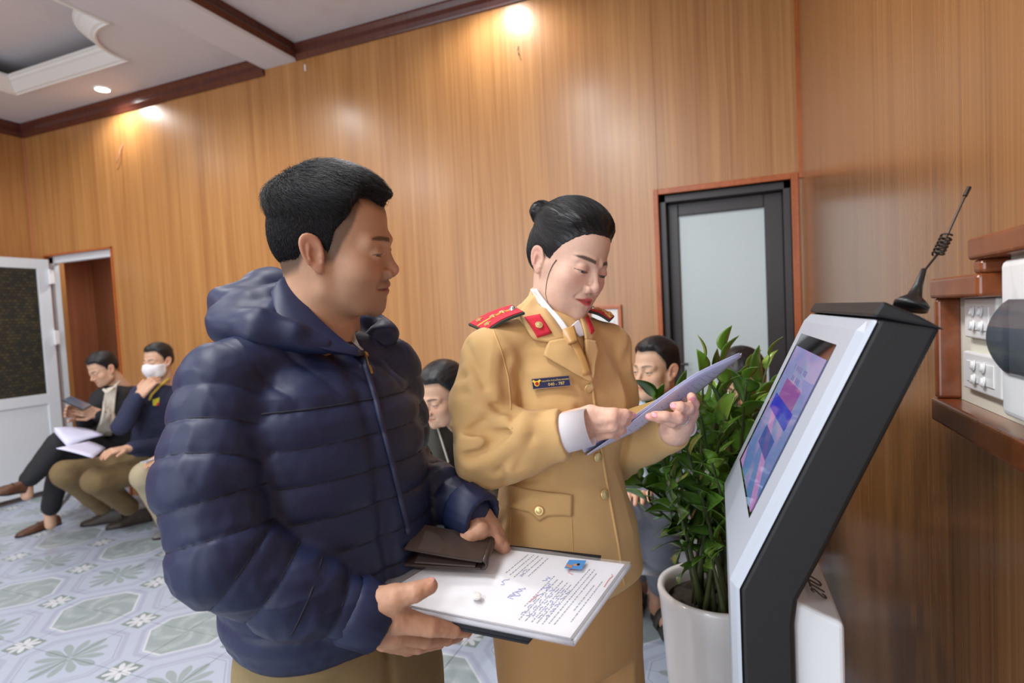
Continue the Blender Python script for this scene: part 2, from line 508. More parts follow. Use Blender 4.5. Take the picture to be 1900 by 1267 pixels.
# beam: white board underside, brown face on the right
bm_ = ob('ceiling_beam', join(box((BXL,YF,ZCR),(BXR-0.03,YB,ZR+0.02)), prism([A3(BXR-0.03,YF,ZCR),A3(BXR-0.012,YF,ZCR),A3(BXR,YF,ZCR+0.014),A3(BXR,YF,ZCR+0.03),A3(BXR-0.03,YF,ZCR+0.03)],(0,YB-YF,0))), M['plaster'], kind='structure')
def crown(name, p, q, inw, z0, z1, proj):
    """moulding run from p to q, inw = direction into the room"""
    p, q, inw = A3(*p), A3(*q), A3(*inw)
    h = z1-z0
    pts = [(0,z0),(0.012,z0),(0.016,z0+0.10*h),(0.020,z0+0.16*h),(0.028,z0+0.30*h),(proj*0.62,z0+0.62*h),(proj*0.86,z0+0.82*h),(proj,z0+0.9*h),(proj,z1),(0,z1)]
    poly = [p + inw*a + A3(0,0,z) for a, z in pts]
    return ob(name, prism(poly, q-p), M['crown'], kind='structure')
crown('trim_4', (XL,YB,0), (BXL,YB,0), (0,-1,0), ZCL, ZS, 0.045)
crown('trim_5', (BXR,YB,0), (XR,YB,0), (0,-1,0), ZCR, ZR, 0.03)
crown('trim_6', (XL,YF,0), (XL,YB,0), (1,0,0), ZCL, ZS, 0.045)
crown('trim_7', (BXR-0.005,YF,0), (BXR-0.005,YB,0), (1,0,0), ZCR+0.014, ZR, 0.02)
crown('trim_8', (XR,YF,0), (XR,YB,0), (-1,0,0), ZCR, ZR, 0.03)

# recessed downlights
M['lamp_on'] = mat('lamp_diffuser', (1,1,1), 0.4, emit=(1.0,0.98,0.95), estr=22)
def downlight(x, y, z, watts, label):
    t = empty('downlight', (x,y,z-0.006), label, 'ceiling light', 'recessed ceiling downlights')
    ob('rim', lathe((x,y,z), [(0.058,-0.001),(0.060,-0.006),(0.050,-0.009),(0.047,-0.004)], 28, close=False), M['white_plastic'], t, True)
    ob('diffuser', lathe((x,y,z), [(0.0475,-0.006),(0.030,-0.007),(0.001,-0.0075)], 28, close=False), M['lamp_on'], t, True)
    l = bpy.data.lights.new('downlight_lamp', 'SPOT'); l.energy = watts; l.shadow_soft_size = 0.045; l.color = (1.0,0.98,0.96)
    l.spot_size = math.radians(160); l.spot_blend = 0.6
    o = bpy.data.objects.new('downlight_lamp', l); COL.objects.link(o); o.location = (0,0,-0.02); o.parent = t
p = onz(190,165,ZS)
downlight(p[0], p[1], ZS, 26, 'round white downlight glowing in the soffit near the dark crown trim')
DLS = [(-1.27, 3.03, ZR, 26), (-1.21, 1.43, ZR, 60), (-3.24, 2.15, ZS, 50), (-5.3, 1.9, ZS, 30)]
for k, (x, y, z, w) in enumerate(DLS):
    downlight(x, y, z, w, ['downlight in the ceiling right of the beam, close to the back wall', 'downlight in the ceiling right of the beam, above the woman in tan uniform', 'downlight in the soffit between the tray and the beam', 'downlight in the soffit beside the left wall', 'downlight in the ceiling above the camera', 'downlight behind the camera left of the beam','downlight near the front window right of the beam','downlight near the front window by the left wall'][k])

# flat LED panels added in the unseen ceiling to brighten the room
def added_led_panel(x, y, z, watts, label):
    t = empty('added_panel_light', (x,y,z-0.012), label, 'ceiling light', 'added square ceiling fill lights')
    ob('frame', join(box((x-0.31,y-0.31,z-0.014),(x+0.31,y-0.28,z-0.001)), box((x-0.31,y+0.28,z-0.014),(x+0.31,y+0.31,z-0.001)), box((x-0.31,y-0.28,z-0.014),(x-0.28,y+0.28,z-0.001)), box((x+0.28,y-0.28,z-0.014),(x+0.31,y+0.28,z-0.001))), M['white_plastic'], t, bevel=0.002)
    ob('diffuser', box((x-0.28,y-0.28,z-0.010),(x+0.28,y+0.28,z-0.004)), mat('added_panel_diffuser', (1,1,1), 0.5, emit=(1.0,0.99,0.97), estr=3), t)
    l = bpy.data.lights.new('added_panel_lamp', 'AREA'); l.shape = 'SQUARE'; l.size = 0.56; l.energy = watts; l.color = (0.98,0.99,1.0)
    o = bpy.data.objects.new('added_panel_lamp', l); COL.objects.link(o); o.location = (0,0,-0.012); o.parent = t
added_led_panel(-1.25, 0.0, ZR, 42, 'added square fill light in the ceiling right of the beam above the camera')
added_led_panel(-4.0, -0.4, ZS, 42, 'added square fill light in the soffit left of the beam')
added_led_panel(-1.25, -2.0, ZR, 36, 'added square fill light near the front window')
# ---------------------------------------------------------------- left doorway
d1 = ob('door_1', join(box((DL[0]+0.015,YB+0.03,0),(DL[0]+0.075,YB+0.075,DL[2]-0.015)), box((DL[1]-0.03,YB+0.03,0),(DL[1]-0.012,YB+0.075,DL[2]-0.015)), box((DL[0]+0.015,YB+0.03,DL[2]-0.075),(DL[1]-0.012,YB+0.075,DL[2]-0.012))), M['white_metal'], kind='structure', bevel=0.003)
OFF[d1.name] = np.zeros(3)
ob('architrave', join(box((DL[0],YB-0.012,0),(DL[0]+0.016,YB+0.1,DL[2])), box((DL[1]-0.016,YB-0.012,0),(DL[1],YB+0.1,DL[2])), box((DL[0],YB-0.012,DL[2]-0.014),(DL[1],YB+0.1,DL[2]))), M['trim'], parent=d1, bevel=0.002)
hx = -5.715
leaf_y0, leaf_y1 = 2.42, 3.275
zg1, zg0 = float(onx(66,499,hx)[2]), float(onx(87,730,hx)[2])
yg1 = float(onx(66,499,hx)[1])
lt = float(onx(88,482,hx)[2])
lf = ob('door_leaf', join(box((hx-0.02,yg1,0.05),(hx+0.02,leaf_y1,lt)), box((hx-0.02,leaf_y0,0.05),(hx+0.02,leaf_y0+0.09,lt)), box((hx-0.0195,leaf_y0+0.09,zg1),(hx+0.0195,yg1,lt)), box((hx-0.0195,leaf_y0+0.09,zg0-0.09),(hx+0.0195,yg1,zg0)), box((hx-0.0195,leaf_y0+0.09,0.05),(hx+0.0195,yg1,0.16))), M['white_metal'], parent=d1, bevel=0.002)
ob('lower_panel', box((hx-0.008,leaf_y0+0.09,0.16),(hx+0.008,yg1,zg0-0.09)), M['white_metal'], parent=lf)
def glass_pattern():
    m = mat('patterned_dark_glass', s2l(60,58,52), 0.3, spec=0.3)
    nt = m.node_tree; b = nt.nodes['Principled BSDF']
    g = nt.nodes.new('ShaderNodeNewGeometry')
    mp = nt.nodes.new('ShaderNodeMapping'); mp.inputs['Rotation'].default_value = (0, math.radians(90), 0)
    nt.links.new(g.outputs['Position'], mp.inputs['Vector'])
    br = nt.nodes.new('ShaderNodeTexBrick'); br.inputs['Scale'].default_value = 17
    br.inputs['Color1'].default_value = (*s2l(54,54,50),1); br.inputs['Color2'].default_value = (*s2l(84,76,54),1); br.inputs['Mortar'].default_value = (*s2l(40,40,38),1)
    br.inputs['Mortar Size'].default_value = 0.05; br.inputs['Brick Width'].default_value = 0.6; br.inputs['Row Height'].default_value = 0.45; br.inputs['Bias'].default_value = -0.2
    sp = nt.nodes.new('ShaderNodeSeparateXYZ'); nt.links.new(g.outputs['Position'], sp.inputs[0])
    cb = nt.nodes.new('ShaderNodeCombineXYZ'); nt.links.new(sp.outputs[1], cb.inputs[0]); nt.links.new(sp.outputs[2], cb.inputs[1])
    nt.links.new(cb.outputs[0], br.inputs['Vector'])
    nt.links.new(br.outputs['Color'], b.inputs['Base Color'])
    return m
ob('pane', box((hx-0.005,leaf_y0+0.085,zg0-0.005),(hx+0.005,yg1+0.005,zg1+0.005)), glass_pattern(), parent=lf)
for z in (1.92, 1.38, 0.35):
    ob('hinge', join(box((hx+0.018,leaf_y1-0.012,z-0.06),(hx+0.05,leaf_y1+0.02,z+0.06)), tube([(hx+0.04,leaf_y1-0.012,z-0.065),(hx+0.04,leaf_y1-0.012,z+0.065)],0.011,10)), M['white_plastic'], parent=d1, bevel=0.002)
# corridor behind the doorway, lined with the same laminate
wc = ob('wall_corridor', join(box((DL[0]-0.9,YB+0.95,0),(-5.30,YB+1.0,2.5)), box((-5.30,YB+0.62,0),(-4.2,YB+0.70,2.5)), box((-5.32,YB+0.62,0),(-5.27,YB+0.98,2.5)), box((DL[0]-0.9,YB+0.16,0),(DL[0]-0.85,YB+1.0,2.5)), box((DL[0]-0.9,YB+0.16,2.5),(-4.2,YB+1.0,2.55)), box((DL[0]-0.9,YB+0.16,2.30),(DL[0]-0.89,YB+0.17,2.5)), box((-4.25,YB+0.16,0),(-4.2,YB+0.7,2.5))), M['wood_red'], kind='structure')
downlight(-5.45, YB+0.55, 2.5, 28, 'added downlight brightening the corridor beyond the white door')  # unseen lamp added to lighten the corridor walls

# ---------------------------------------------------------------- right door
yd = YB+0.125
g0, g1 = ony(1258.4,401,yd-0.02), ony(1417.5,384,yd-0.02)
gx0, gx1, gz1 = float(g0[0]), float(g1[0]), float(g0[2])
d2 = ob('door_2', join(box((DR[0],YB+0.03,0),(DR[0]+0.035,YB+0.15,DR[2])), box((DR[1]-0.035,YB+0.03,0),(DR[1],YB+0.15,DR[2])), box((DR[0],YB+0.03,DR[2]-0.04),(DR[1],YB+0.15,DR[2]))), M['dark_frame'], kind='structure', bevel=0.003)
OFF[d2.name] = np.zeros(3)
ob('architrave', join(box((DR[0]-0.026,YB-0.014,0),(DR[0],YB+0.05,DR[2]+0.03)), box((DR[1],YB-0.014,0),(DR[1]+0.034,YB+0.05,DR[2]+0.03)), box((DR[0],YB-0.014,DR[2]),(DR[1],YB+0.05,DR[2]+0.03))), M['trim'], parent=d2, bevel=0.003)
lf2 = ob('door_leaf', join(box((DR[0]+0.035,yd-0.025,0.02),(gx0,yd+0.02,DR[2]-0.04)), box((gx1,yd-0.025,0.02),(DR[1]-0.035,yd+0.02,DR[2]-0.04)), box((gx0,yd-0.025,gz1),(gx1,yd+0.02,DR[2]-0.04)), box((gx0,yd-0.025,0.02),(gx1,yd+0.02,0.16))), M['dark_frame'], parent=d2, bevel=0.004)
ob('pane', box((gx0-0.005,yd-0.006,0.15),(gx1+0.005,yd+0.004,gz1+0.005)), mat('frosted_glass', s2l(206,220,222), 0.30, spec=0.4), parent=lf2)
hp = ony(1262,676,yd-0.06)
ob('handle', join(tube([hp+A3(-0.025,0.035,0),hp+A3(-0.025,0,0),hp+A3(0.045,0,0)],0.008,8), obox(hp+A3(-0.025,0.033,-0.03),(1,0,0),(0,1,0),(0,0,1),0.018,0.004,0.075)), M['black_plastic'], parent=lf2)

# small framed white plate on the back wall
c0, c1 = ony(1100,567,YB), ony(1156,624,YB)
fz1, fz0, fx1 = float(ony(1156,565,YB)[2]), float(ony(1157,627,YB)[2]), float(c1[0]); fx0 = fx1-0.20
fr = empty('wall_plate_frame', (fx0,YB,fz0), 'wooden framed white plate on the wall beside the tan uniform shoulder', 'frame')
w_ = 0.022
for a in (box((fx0,YB-0.02,fz1-w_),(fx1,YB-0.0005,fz1)), box((fx0,YB-0.02,fz0),(fx1,YB-0.0005,fz0+w_)), box((fx0,YB-0.02,fz0+w_),(fx0+w_,YB-0.0005,fz1-w_)), box((fx1-w_,YB-0.02,fz0+w_),(fx1,YB-0.0005,fz1-w_))):
    ob('frame_rail', a, M['trim'], parent=fr, bevel=0.003)
pl = ob('plate', box((fx0+w_,YB-0.009,fz0+w_),(fx1-w_,YB-0.001,fz1-w_)), M['white_plastic'], parent=fr, bevel=0.002)
ob('screw', ball((fx1-0.045,YB-0.010,(fz0+fz1)/2),0.004), M['chrome'], parent=pl)

# odd bits left on the wall
p = ony(962,95,YB)
ob('wire_stub', tube([p+A3(0,0,0.03),p+A3(0.002,-0.012,0.012),p+A3(-0.003,-0.016,-0.005),p+A3(0.004,-0.02,-0.02),p+A3(0.014,-0.012,-0.036)],0.0022,6), mat('dark_wire', s2l(60,44,40), 0.5), label='dark wire stub poking out of the wood wall below the bright lamp glare', cat='wire')
p = ony(225,288,YB)
ob('wire_stub', tube([p+A3(0.03,0,0.085),p+A3(0.012,-0.012,0.04),p+A3(0.005,-0.02,0.0),p+A3(-0.02,-0.02,-0.04),p+A3(-0.045,-0.015,-0.065)],0.004,6), mat('pink_wire', s2l(206,150,128), 0.5), label='pinkish curled wire end hanging on the wood wall at the left', cat='wire')
p = ony(567,126,YB)
ob('plaster_chip', obox(p+A3(0,-0.004,0),(1,0,0),(0,1,0),(0,0,1),0.006,0.003,0.022), M['white_plastic'], label='small white chip stuck to the wall below the beam end', cat='scrap', bevel=0.002)

# ---------------------------------------------------------------- switch niche on the right wall
def rx(px, py, X=XR): 
    q = onx(px, py, X); return float(q[1]), float(q[2])
yA = rx(1789,640)[0]                      # far inner edge
zT = rx(1800,551)[1]; zB = rx(1795,742)[1] # inner top / bottom of the left bay
zTT = rx(1860,480)[1]                     # inner top of the right bay
yStep = rx(1884,500)[0]
PR = 0.034
nf = empty('wall_niche_frame', (XR,yA,zB), 'glossy wooden stepped frame around the switches on the right wall', 'frame')
def rail(lo, hi): ob('frame_rail', box(lo, hi), M['niche'], parent=nf, bevel=0.005, seg=3)
yN = 0.35
rail((XR-PR, yA, zB), (XR-0.0005, yA+0.018, zT))
rail((XR-PR-0.004, yN, zB-0.036), (XR-0.0005, yA+0.020, zB))
rail((XR-PR-0.004, yStep, zT), (XR-0.0005, yA+0.020, zT+0.030))
rail((XR-PR, yStep, zT+0.030), (XR-0.0005, yStep+0.028, zTT))
rail((XR-PR-0.004, yN, zTT), (XR-0.0005, yStep+0.034, zTT+0.028))
ob('backing', join(box((XR-0.004,yN,zB),(XR-0.0005,yA,zT)), box((XR-0.004,yN,zT),(XR-0.0005,yStep,zTT))), M['cream_plastic'], parent=nf)
def switch_plate(px0, py0, px1, py1, label):
    a = rx(px0, py0, XR-0.012); c = rx(px1, py1, XR-0.012)
    y1_, z1_, y0_, z0_ = a[0], a[1], c[0], c[1]
    t = empty('switch_plate', (XR-0.004,(y0_+y1_)/2,z0_), label, 'light switch', 'four-gang switch plates in the wall niche')
    ob('plate', box((XR-0.013,y0_,z0_),(XR-0.0042,y1_,z1_)), M['white_plastic'], parent=t, bevel=0.003, seg=3)
    ob('inner_plate', box((XR-0.0145,y0_+0.02,z0_+0.012),(XR-0.0128,y1_-0.016,z1_-0.012)), M['white_plastic'], parent=t, bevel=0.0008)
    for iy in (0.36, 0.62):
        for iz in (0.32, 0.68):
            yy, zz = y1_+(y0_-y1_)*iy, z0_+(z1_-z0_)*iz
            ob('knob', lathe((XR-0.0145,yy,zz), [(0.0072,0.0),(0.0072,0.0015),(0.0060,0.0022),(0.0056,0.0042),(0.004,0.0050)], 18, axis=(-1,0.15,0.1)), M['white_plastic'], parent=t, smooth=False)
switch_plate(1790, 553, 1850, 634, 'upper white four-knob switch plate in the wooden wall niche')
switch_plate(1788, 650, 1860, 744, 'lower white four-knob switch plate in the wooden wall niche')
ya = rx(1858,480,XR-0.03)[0]; 
zb1 = rx(1864,482,XR-0.03)[1]; zb0 = rx(1866,772,XR-0.03)[1]
bb = empty('breaker_box', (XR-0.004,ya-0.11,zb0), 'cream breaker box with smoked flip cover beside the switches', 'breaker box')
ob('case', box((XR-0.032,ya-0.22,zb0),(XR-0.0042,ya,zb1)), M['white_plastic'], parent=bb, bevel=0.008, seg=3)
cz0, cz1 = rx(1866,702,XR-0.045)[1], rx(1866,556,XR-0.045)[1]
yc = ya-0.004
prof_c = []
for k in range(21):
    a = k/20; prof_c.append(A3(XR-0.032-0.016*math.sin(math.pi*a)**0.7, yc-0.016*(2*a-1)**2-0.004, cz0+(cz1-cz0)*a))
ob('smoked_cover', prism(prof_c+[A3(XR-0.031,yc-0.012,cz1),A3(XR-0.031,yc-0.012,cz0)], (0,-0.20,0)), mat('smoked_plastic', s2l(74,82,92), 0.12, spec=0.6, alpha=0.82), parent=bb, smooth=False)
# ================================================================ KIOSK
kO = A3(0.004, 0.801, 1.0982); kyaw, ktilt = -0.0385, 1.1301      # lower near corner of the screen
kw = A3(math.sin(kyaw), math.cos(kyaw), 0)        # along the width, away from the camera
kn = A3(math.cos(kyaw), -math.sin(kyaw), 0)        # backwards (towards the right wall)
WS, KW, CH = -0.078, 0.442, 0.020
tv = np.array([math.cos(ktilt), math.sin(ktilt)]); tn = np.array([-tv[1], tv[0]])
def kpt(s, w, z): return A3(kO[0],kO[1],0) + kn*s + kw*(w+WS) + A3(0,0,z)
def kside(px, py):
    q = onplane(px, py, kO+kw*WS, kw) - kO
    return np.array([float(np.dot(q, kn)), float(q[2]+kO[2])])
TH = -float(np.mean([np.dot(kside(*c)-np.array([0,kO[2]]), tn) for c in ((1637,578),(1376,1085),(1508,828))]))
pb2 = np.array([0,kO[2]])-tv*0.064                 # plate bend
hv = np.array([-1.0,0.0])+tn; hv = hv/np.dot(hv, tn)
b0k = pb2-hv*TH; zb_ = float(b0k[1]); sb_ = float(b0k[0])
tl = 0.064+0.291+float(np.dot(hv,tv))*TH
sT, zT_ = b0k+tv*tl
sTb, zTb = kside(1749, 606)
sR1, zR1 = kside(1519.4, 1047.5)
sR2, zR2 = kside(1481, 1117)
prof_b = [(sb_,0.0),(sb_,zb_),(sT,zT_),(sTb,zTb),(sR1,zR1),(sR2,zR2),(sR2-0.004,zR2-0.03),(sR2-0.004,0.0)]
print('kiosk TH',TH,'prof',prof_b,'tl',tl)
kk = empty('information_kiosk', kpt(sb_+0.05,KW/2,0), 'white and black self-service kiosk with slanted touch screen', 'kiosk')
ob('body', prism([kpt(s,0,z) for s,z in prof_b], kw*KW), M['black_metal'], parent=kk, bevel=0.006, seg=3)
# white front cover: slab following the front line, chamfered near/far edges
def fr_pt(u, w, h):
    """u: distance along the front line (negative below the bend), h: height above the body"""
    if u < 0: return kpt(sb_-h, w, zb_+u)
    if u == 0: return kpt(sb_+hv[0]*h, w, zb_+hv[1]*h)
    return kpt(sb_+tv[0]*u+tn[0]*h, w, zb_+tv[1]*u+tn[1]*h)
rows = [-zb_+0.005, 0, tl-0.020, tl-0.003]
V, F = [], []
def row_pts(u, last):
    hh = TH if not last else TH*0.35
    return [fr_pt(u,0.0,0.0), fr_pt(u,0.004,0.004), fr_pt(u,CH,hh), fr_pt(u,KW-CH,hh), fr_pt(u,KW-0.004,0.004), fr_pt(u,KW,0.0)]
for i, u in enumerate(rows): V += row_pts(u, i == 3)
for i in range(3):
    for k in range(5): F.append((i*6+k, i*6+k+1, (i+1)*6+k+1, (i+1)*6+k))
F.append(tuple(18+k for k in range(6)))
ob('front_cover', (np.array(V), F), mat('white_gloss_panel', s2l(172,180,192), 0.36, noise=0.02, nscale=(4,4,4)), parent=kk, bevel=0.003, seg=3)
# screen rectangle on the slanted plane
tvec = A3(kn[0]*tv[0], kn[1]*tv[0], tv[1]); pn = nrm(np.cross(kw, tvec))
u0 = float(np.dot(np.array([0,kO[2]])-b0k, tv)); u1 = u0+0.2486
w0 = -WS; w1 = w0+0.3014
bz = ob('bezel', prism([fr_pt(u0,w0,TH-0.004),fr_pt(u1,w0,TH-0.004),fr_pt(u1,w1,TH-0.004),fr_pt(u0,w1,TH-0.004)], pn*0.0046 if np.dot(pn, fr_pt(u0,w0,1)-fr_pt(u0,w0,0))>0 else -pn*0.0046), mat('black_gloss_glass', s2l(14,14,16), 0.05, spec=0.6, coat=0.5), parent=kk)
# the lit display, a flat picture
def screen_mat(u0, u1, w0, w1):
    m = bpy.data.materials.new('kiosk_display'); m.use_nodes = True
    nt = m.node_tree; b = nt.nodes['Principled BSDF']
    uvn = nt.nodes.new('ShaderNodeUVMap'); uvn.uv_map = 'uv'
    sp = nt.nodes.new('ShaderNodeSeparateXYZ'); nt.links.new(uvn.outputs[0], sp.inputs[0])
    x, y = E(nt, sp.outputs[0]), E(nt, sp.outputs[1])
    c = mixc(nt, y, s2l(84,120,176), s2l(150,150,206))
    nz = nt.nodes.new('ShaderNodeTexNoise'); nz.inputs['Scale'].default_value = 3; nt.links.new(uvn.outputs[0], nz.inputs['Vector'])
    c = mixc(nt, ((E(nt,nz.outputs['Fac'])-0.5)*4).max(0.0).min(0.7), c, s2l(190,150,196))
    def rect(a, b_, c_, d): return x.gt(a)*x.lt(b_)*y.gt(c_)*y.lt(d)
    c = mixc(nt, rect(0.22,0.80,0.60,0.76)*0.85, c, s2l(150,60,150))
    c = mixc(nt, rect(0.10,0.86,0.50,0.62)*0.95, c, s2l(36,40,190))
    c = mixc(nt, (x*2.2+y*3.0).mod2().lt(0.45)*y.lt(0.5)*0.7, c, s2l(206,140,196))
    c = mixc(nt, rect(0.3,0.75,0.26,0.40)*0.8, c, s2l(40,60,150))
    nt.links.new(c, b.inputs['Emission Color']); b.inputs['Emission Strength'].default_value = 0.62
    b.inputs['Base Color'].default_value = (0.02,0.02,0.03,1); b.inputs['Roughness'].default_value = 0.06
    return m
mg = 0.012; top = 0.030
d0, d1_, e0, e1 = u0+0.006, u1-0.022, w0+0.004, w1-0.022
q = np.array([fr_pt(d0,e0,TH+0.0016),fr_pt(d0,e1,TH+0.0016),fr_pt(d1_,e1,TH+0.0016),fr_pt(d1_,e0,TH+0.0016)])
so = ob('screen', (q, [(0,1,2,3)]), screen_mat(u0,u1,w0,w1), parent=kk)
uvl = so.data.uv_layers.new(name='uv')
for li, uv in zip(so.data.polygons[0].loop_indices, ((1,0),(0,0),(0,1),(1,1))): uvl.data[li].uv = uv
def text_obj(name, body, loc, ax, ay, size, m, parent, ext=0.0003, align='CENTER', shear=0, bold=0):
    """flat lettering; ax = reading direction, ay = up direction of the letters"""
    cu = bpy.data.curves.new(name, 'FONT'); cu.body = body; cu.size = size; cu.extrude = ext; cu.align_x = align; cu.align_y = 'CENTER'; cu.offset = bold
    cu.resolution_u = 2
    o = bpy.data.objects.new(name, cu); COL.objects.link(o)
    dg = bpy.context.evaluated_depsgraph_get()
    me = bpy.data.meshes.new_from_object(o.evaluated_get(dg))
    bpy.data.objects.remove(o)
    v = np.empty(len(me.vertices)*3); me.vertices.foreach_get('co', v); v = v.reshape(-1,3)
    ax, ay = nrm(ax), nrm(ay); az = np.cross(ax, ay)
    w = np.asarray(loc) + v[:,:1]*ax + v[:,1:2]*ay + v[:,2:]*az
    F = [tuple(p.vertices) for p in me.polygons]
    bpy.data.meshes.remove(me)
    return ob(name, (w, F), m, parent=parent)
M['ui_ink'] = mat('display_lettering', (0,0,0), 0.3, emit=s2l(110,116,176), estr=0.6)
lm_ = []
for k, n_ in enumerate((9, 6)):            # two rows of small blurred lettering, too soft to read
    for q_ in range(n_):
        if (q_*7+k*3) % 5 == 4: continue
        lm_.append(obox(fr_pt(d1_-0.030-0.016*k, (e0+e1)/2+(q_-n_/2+0.5)*0.0135, TH+0.0018), kw, tvec, pn, 0.0050, 0.0042, 0.00008))
ob('screen_lettering', join(*lm_), M['ui_ink'], parent=so)
# black top cap strip, antenna
ob('top_cap', prism([kpt(sT-0.006,-0.002,zT_+0.002),kpt(sT+0.004,-0.002,zT_+0.018),kpt(sTb-0.02,-0.002,zTb+0.012),kpt(sTb+0.003,-0.002,zTb-0.004)], kw*(KW+0.004)), M['black_metal'], parent=kk, bevel=0.003)
ra = ray(1691, 566); tq = float(np.dot(kpt((sT+sTb)/2+0.0, 0.055, 0)-CAMC, kw)/np.dot(ra, kw)); an0 = CAMC + ra*tq
_d0 = float(np.dot(an0-CAMC, CAMR[2]))
anx = empty('antenna', an0, 'black whip antenna with coil on magnetic base atop the kiosk', 'antenna')
a1 = P(1741, 470, _d0+0.005); a2 = P(1797, 350, _d0+0.01)
ad = nrm(a2-an0)
adb = nrm(ad*0.75+A3(0,0,0.25))
ob('base', lathe(an0-adb*0.002, [(0.0175,-0.002),(0.018,0.003),(0.0135,0.008),(0.0075,0.013),(0.0046,0.026),(0.0028,0.046),(0.002,0.047)], 24, axis=adb), M['black_plastic'], parent=anx, smooth=True)
b0 = an0 + adb*0.040
ob('whip', join(tube([b0, a1],0.0013,8), tube([a1+ad*0.022, a2],0.0013,8), tube([a2-ad*0.010,a2+ad*0.002],0.0024,8)), mat('dark_steel', s2l(58,50,46), 0.35, 0.7), parent=anx)
uu, vv, _ = frame_of(ad)
ob('coil', tube([a1+ad*(0.026*k/72-0.002)+0.0055*(math.cos(k*2*math.pi/13)*uu+math.sin(k*2*math.pi/13)*vv) for k in range(73)],0.0013,6), mat('coil_wire', s2l(66,56,50), 0.35, 0.7), parent=anx)
# rear service housing
s3, z3 = kside(1572, 1170)
ped = [(sR2-0.006,0.0),(sR2-0.006,zR2-0.004),(s3,z3),(s3,0.0)]
ob('rear_housing', prism([kpt(s,0.012,z) for s,z in ped], kw*(KW-0.09)), M['white_metal'], parent=kk, bevel=0.006, seg=3)
pv = nrm(kn*(s3-sR2)+A3(0,0,z3-zR2)); pnv = nrm(np.cross(kw, pv)); pnv = pnv if pnv[2] > 0 else -pnv
lp = onplane(1516, 1088, kpt(sR2,0.1,zR2)+pnv*0.003, pnv)
text_obj('logo_lettering', 'UTS', lp, -kw, -pv, 0.030, mat('grey_print', s2l(60,58,60), 0.5), kk, ext=0.0006)

# ================================================================ POTTED PLANT
PC = P(1332, 1085, 1.46)          # rim centre
rimz = float(PC[2]); RR = 0.150
pot = empty('plant_pot', (PC[0],PC[1],0), 'tall white glazed ceramic planter beside the kiosk', 'plant pot')
gp = [(0.105,0.0),(0.108,0.01),(0.118,0.2),(0.132,0.42),(RR-0.004,rimz-0.03),(RR,rimz-0.012),(RR-0.002,rimz-0.002),(RR-0.010,rimz),(RR-0.018,rimz-0.006),(RR-0.022,rimz-0.03),(RR-0.024,rimz-0.10)]
ob('pot_wall', lathe((PC[0],PC[1],0), gp, 56, close=False), mat('white_glaze', s2l(222,220,220), 0.16, coat=0.4), parent=pot, smooth=True)
sg = []
rng = np.random.default_rng(5)
for i in range(19):
    for j in range(19):
        x_, y_ = (i/18*2-1), (j/18*2-1)
        rr = math.hypot(x_, y_)
        if rr > 1: x_, y_ = x_/rr, y_/rr
        sg.append((PC[0]+x_*(RR-0.02), PC[1]+y_*(RR-0.02), rimz-0.045+0.008*rng.standard_normal()*(rr < 0.95)))
sf = [(i*19+j,(i+1)*19+j,(i+1)*19+j+1,i*19+j+1) for i in range(18) for j in range(18)]
ob('soil', (np.array(sg), sf), mat('dark_soil', s2l(58,50,42), 0.95, noise=0.5, nscale=(120,120,120), bump=0.8), parent=pot, smooth=True, kind='stuff')
plant = empty('zz_plant', (PC[0],PC[1],rimz-0.05), 'glossy dark green zz plant with many leafy stems in the white planter', 'plant')
def leaf_mat(name, a, b):
    m = mat(name, a, 0.22, spec=0.55, coat=0.25)
    nt = m.node_tree; bs = nt.nodes['Principled BSDF']
    oi = nt.nodes.new('ShaderNodeObjectInfo')
    tc = nt.nodes.new('ShaderNodeTexCoord'); sp = nt.nodes.new('ShaderNodeSeparateXYZ'); nt.links.new(tc.outputs['Object'], sp.inputs[0])
    rib = (E(nt, sp.outputs[1]).abs()*60.0).min(1.0)
    c = mixc(nt, E(nt, oi.outputs['Random']), a, b)
    c2 = mixc(nt, rib*0.5+0.5, s2l(110,150,60), c)
    nt.links.new(c2, bs.inputs['Base Color'])
    bs.inputs['Subsurface Weight'].default_value = 0.0
    return m
M['leaf'] = leaf_mat('zz_leaf', s2l(38,72,26), s2l(96,142,46))
M['leaf_young'] = leaf_mat('zz_leaf_young', s2l(96,140,44), s2l(128,160,56))
M['stem'] = mat('zz_stem', s2l(74,84,50), 0.5, noise=0.3, nscale=(60,60,60))
def leaf_mesh(L, W, curl, fold):
    G = []
    n_, m_ = 9, 5
    for i in range(n_):
        t = i/(n_-1)
        w = W*(math.sin(math.pi*min(1,t**0.8))**0.75)*(1-0.15*t) if 0 < t < 1 else 0.0004
        row = []
        for j in range(m_):
            s = j/(m_-1)*2-1
            row.append((L*t, s*w, -curl*t*t*L + fold*abs(s)*w + 0.06*L*math.sin(math.pi*t)))
        G.append(row)
    return sheet(np.array(G), 0.0009)
def leaf_src(name, L, W, curl, fold, m):
    V, F = leaf_mesh(L, W, curl, fold)
    o = ob(name, (V, F), m, smooth=True)
    return o
leaf_protos = []
nleaf = 0
def put_leaf(src_m, parent, pos, dirv, up, scale):
    global nleaf
    x_ = nrm(dirv); z_ = nrm(up - x_*np.dot(up, x_)); y_ = np.cross(z_, x_)
    o = bpy.data.objects.new('leaf', src_m); COL.objects.link(o)
    o.parent = parent
    mt = np.eye(4); mt[:3,0] = x_*scale; mt[:3,1] = y_*scale; mt[:3,2] = z_*scale; mt[:3,3] = pos-OFF[parent.name]
    o.matrix_basis = Matrix(mt.tolist())
    nleaf += 1
lm = []
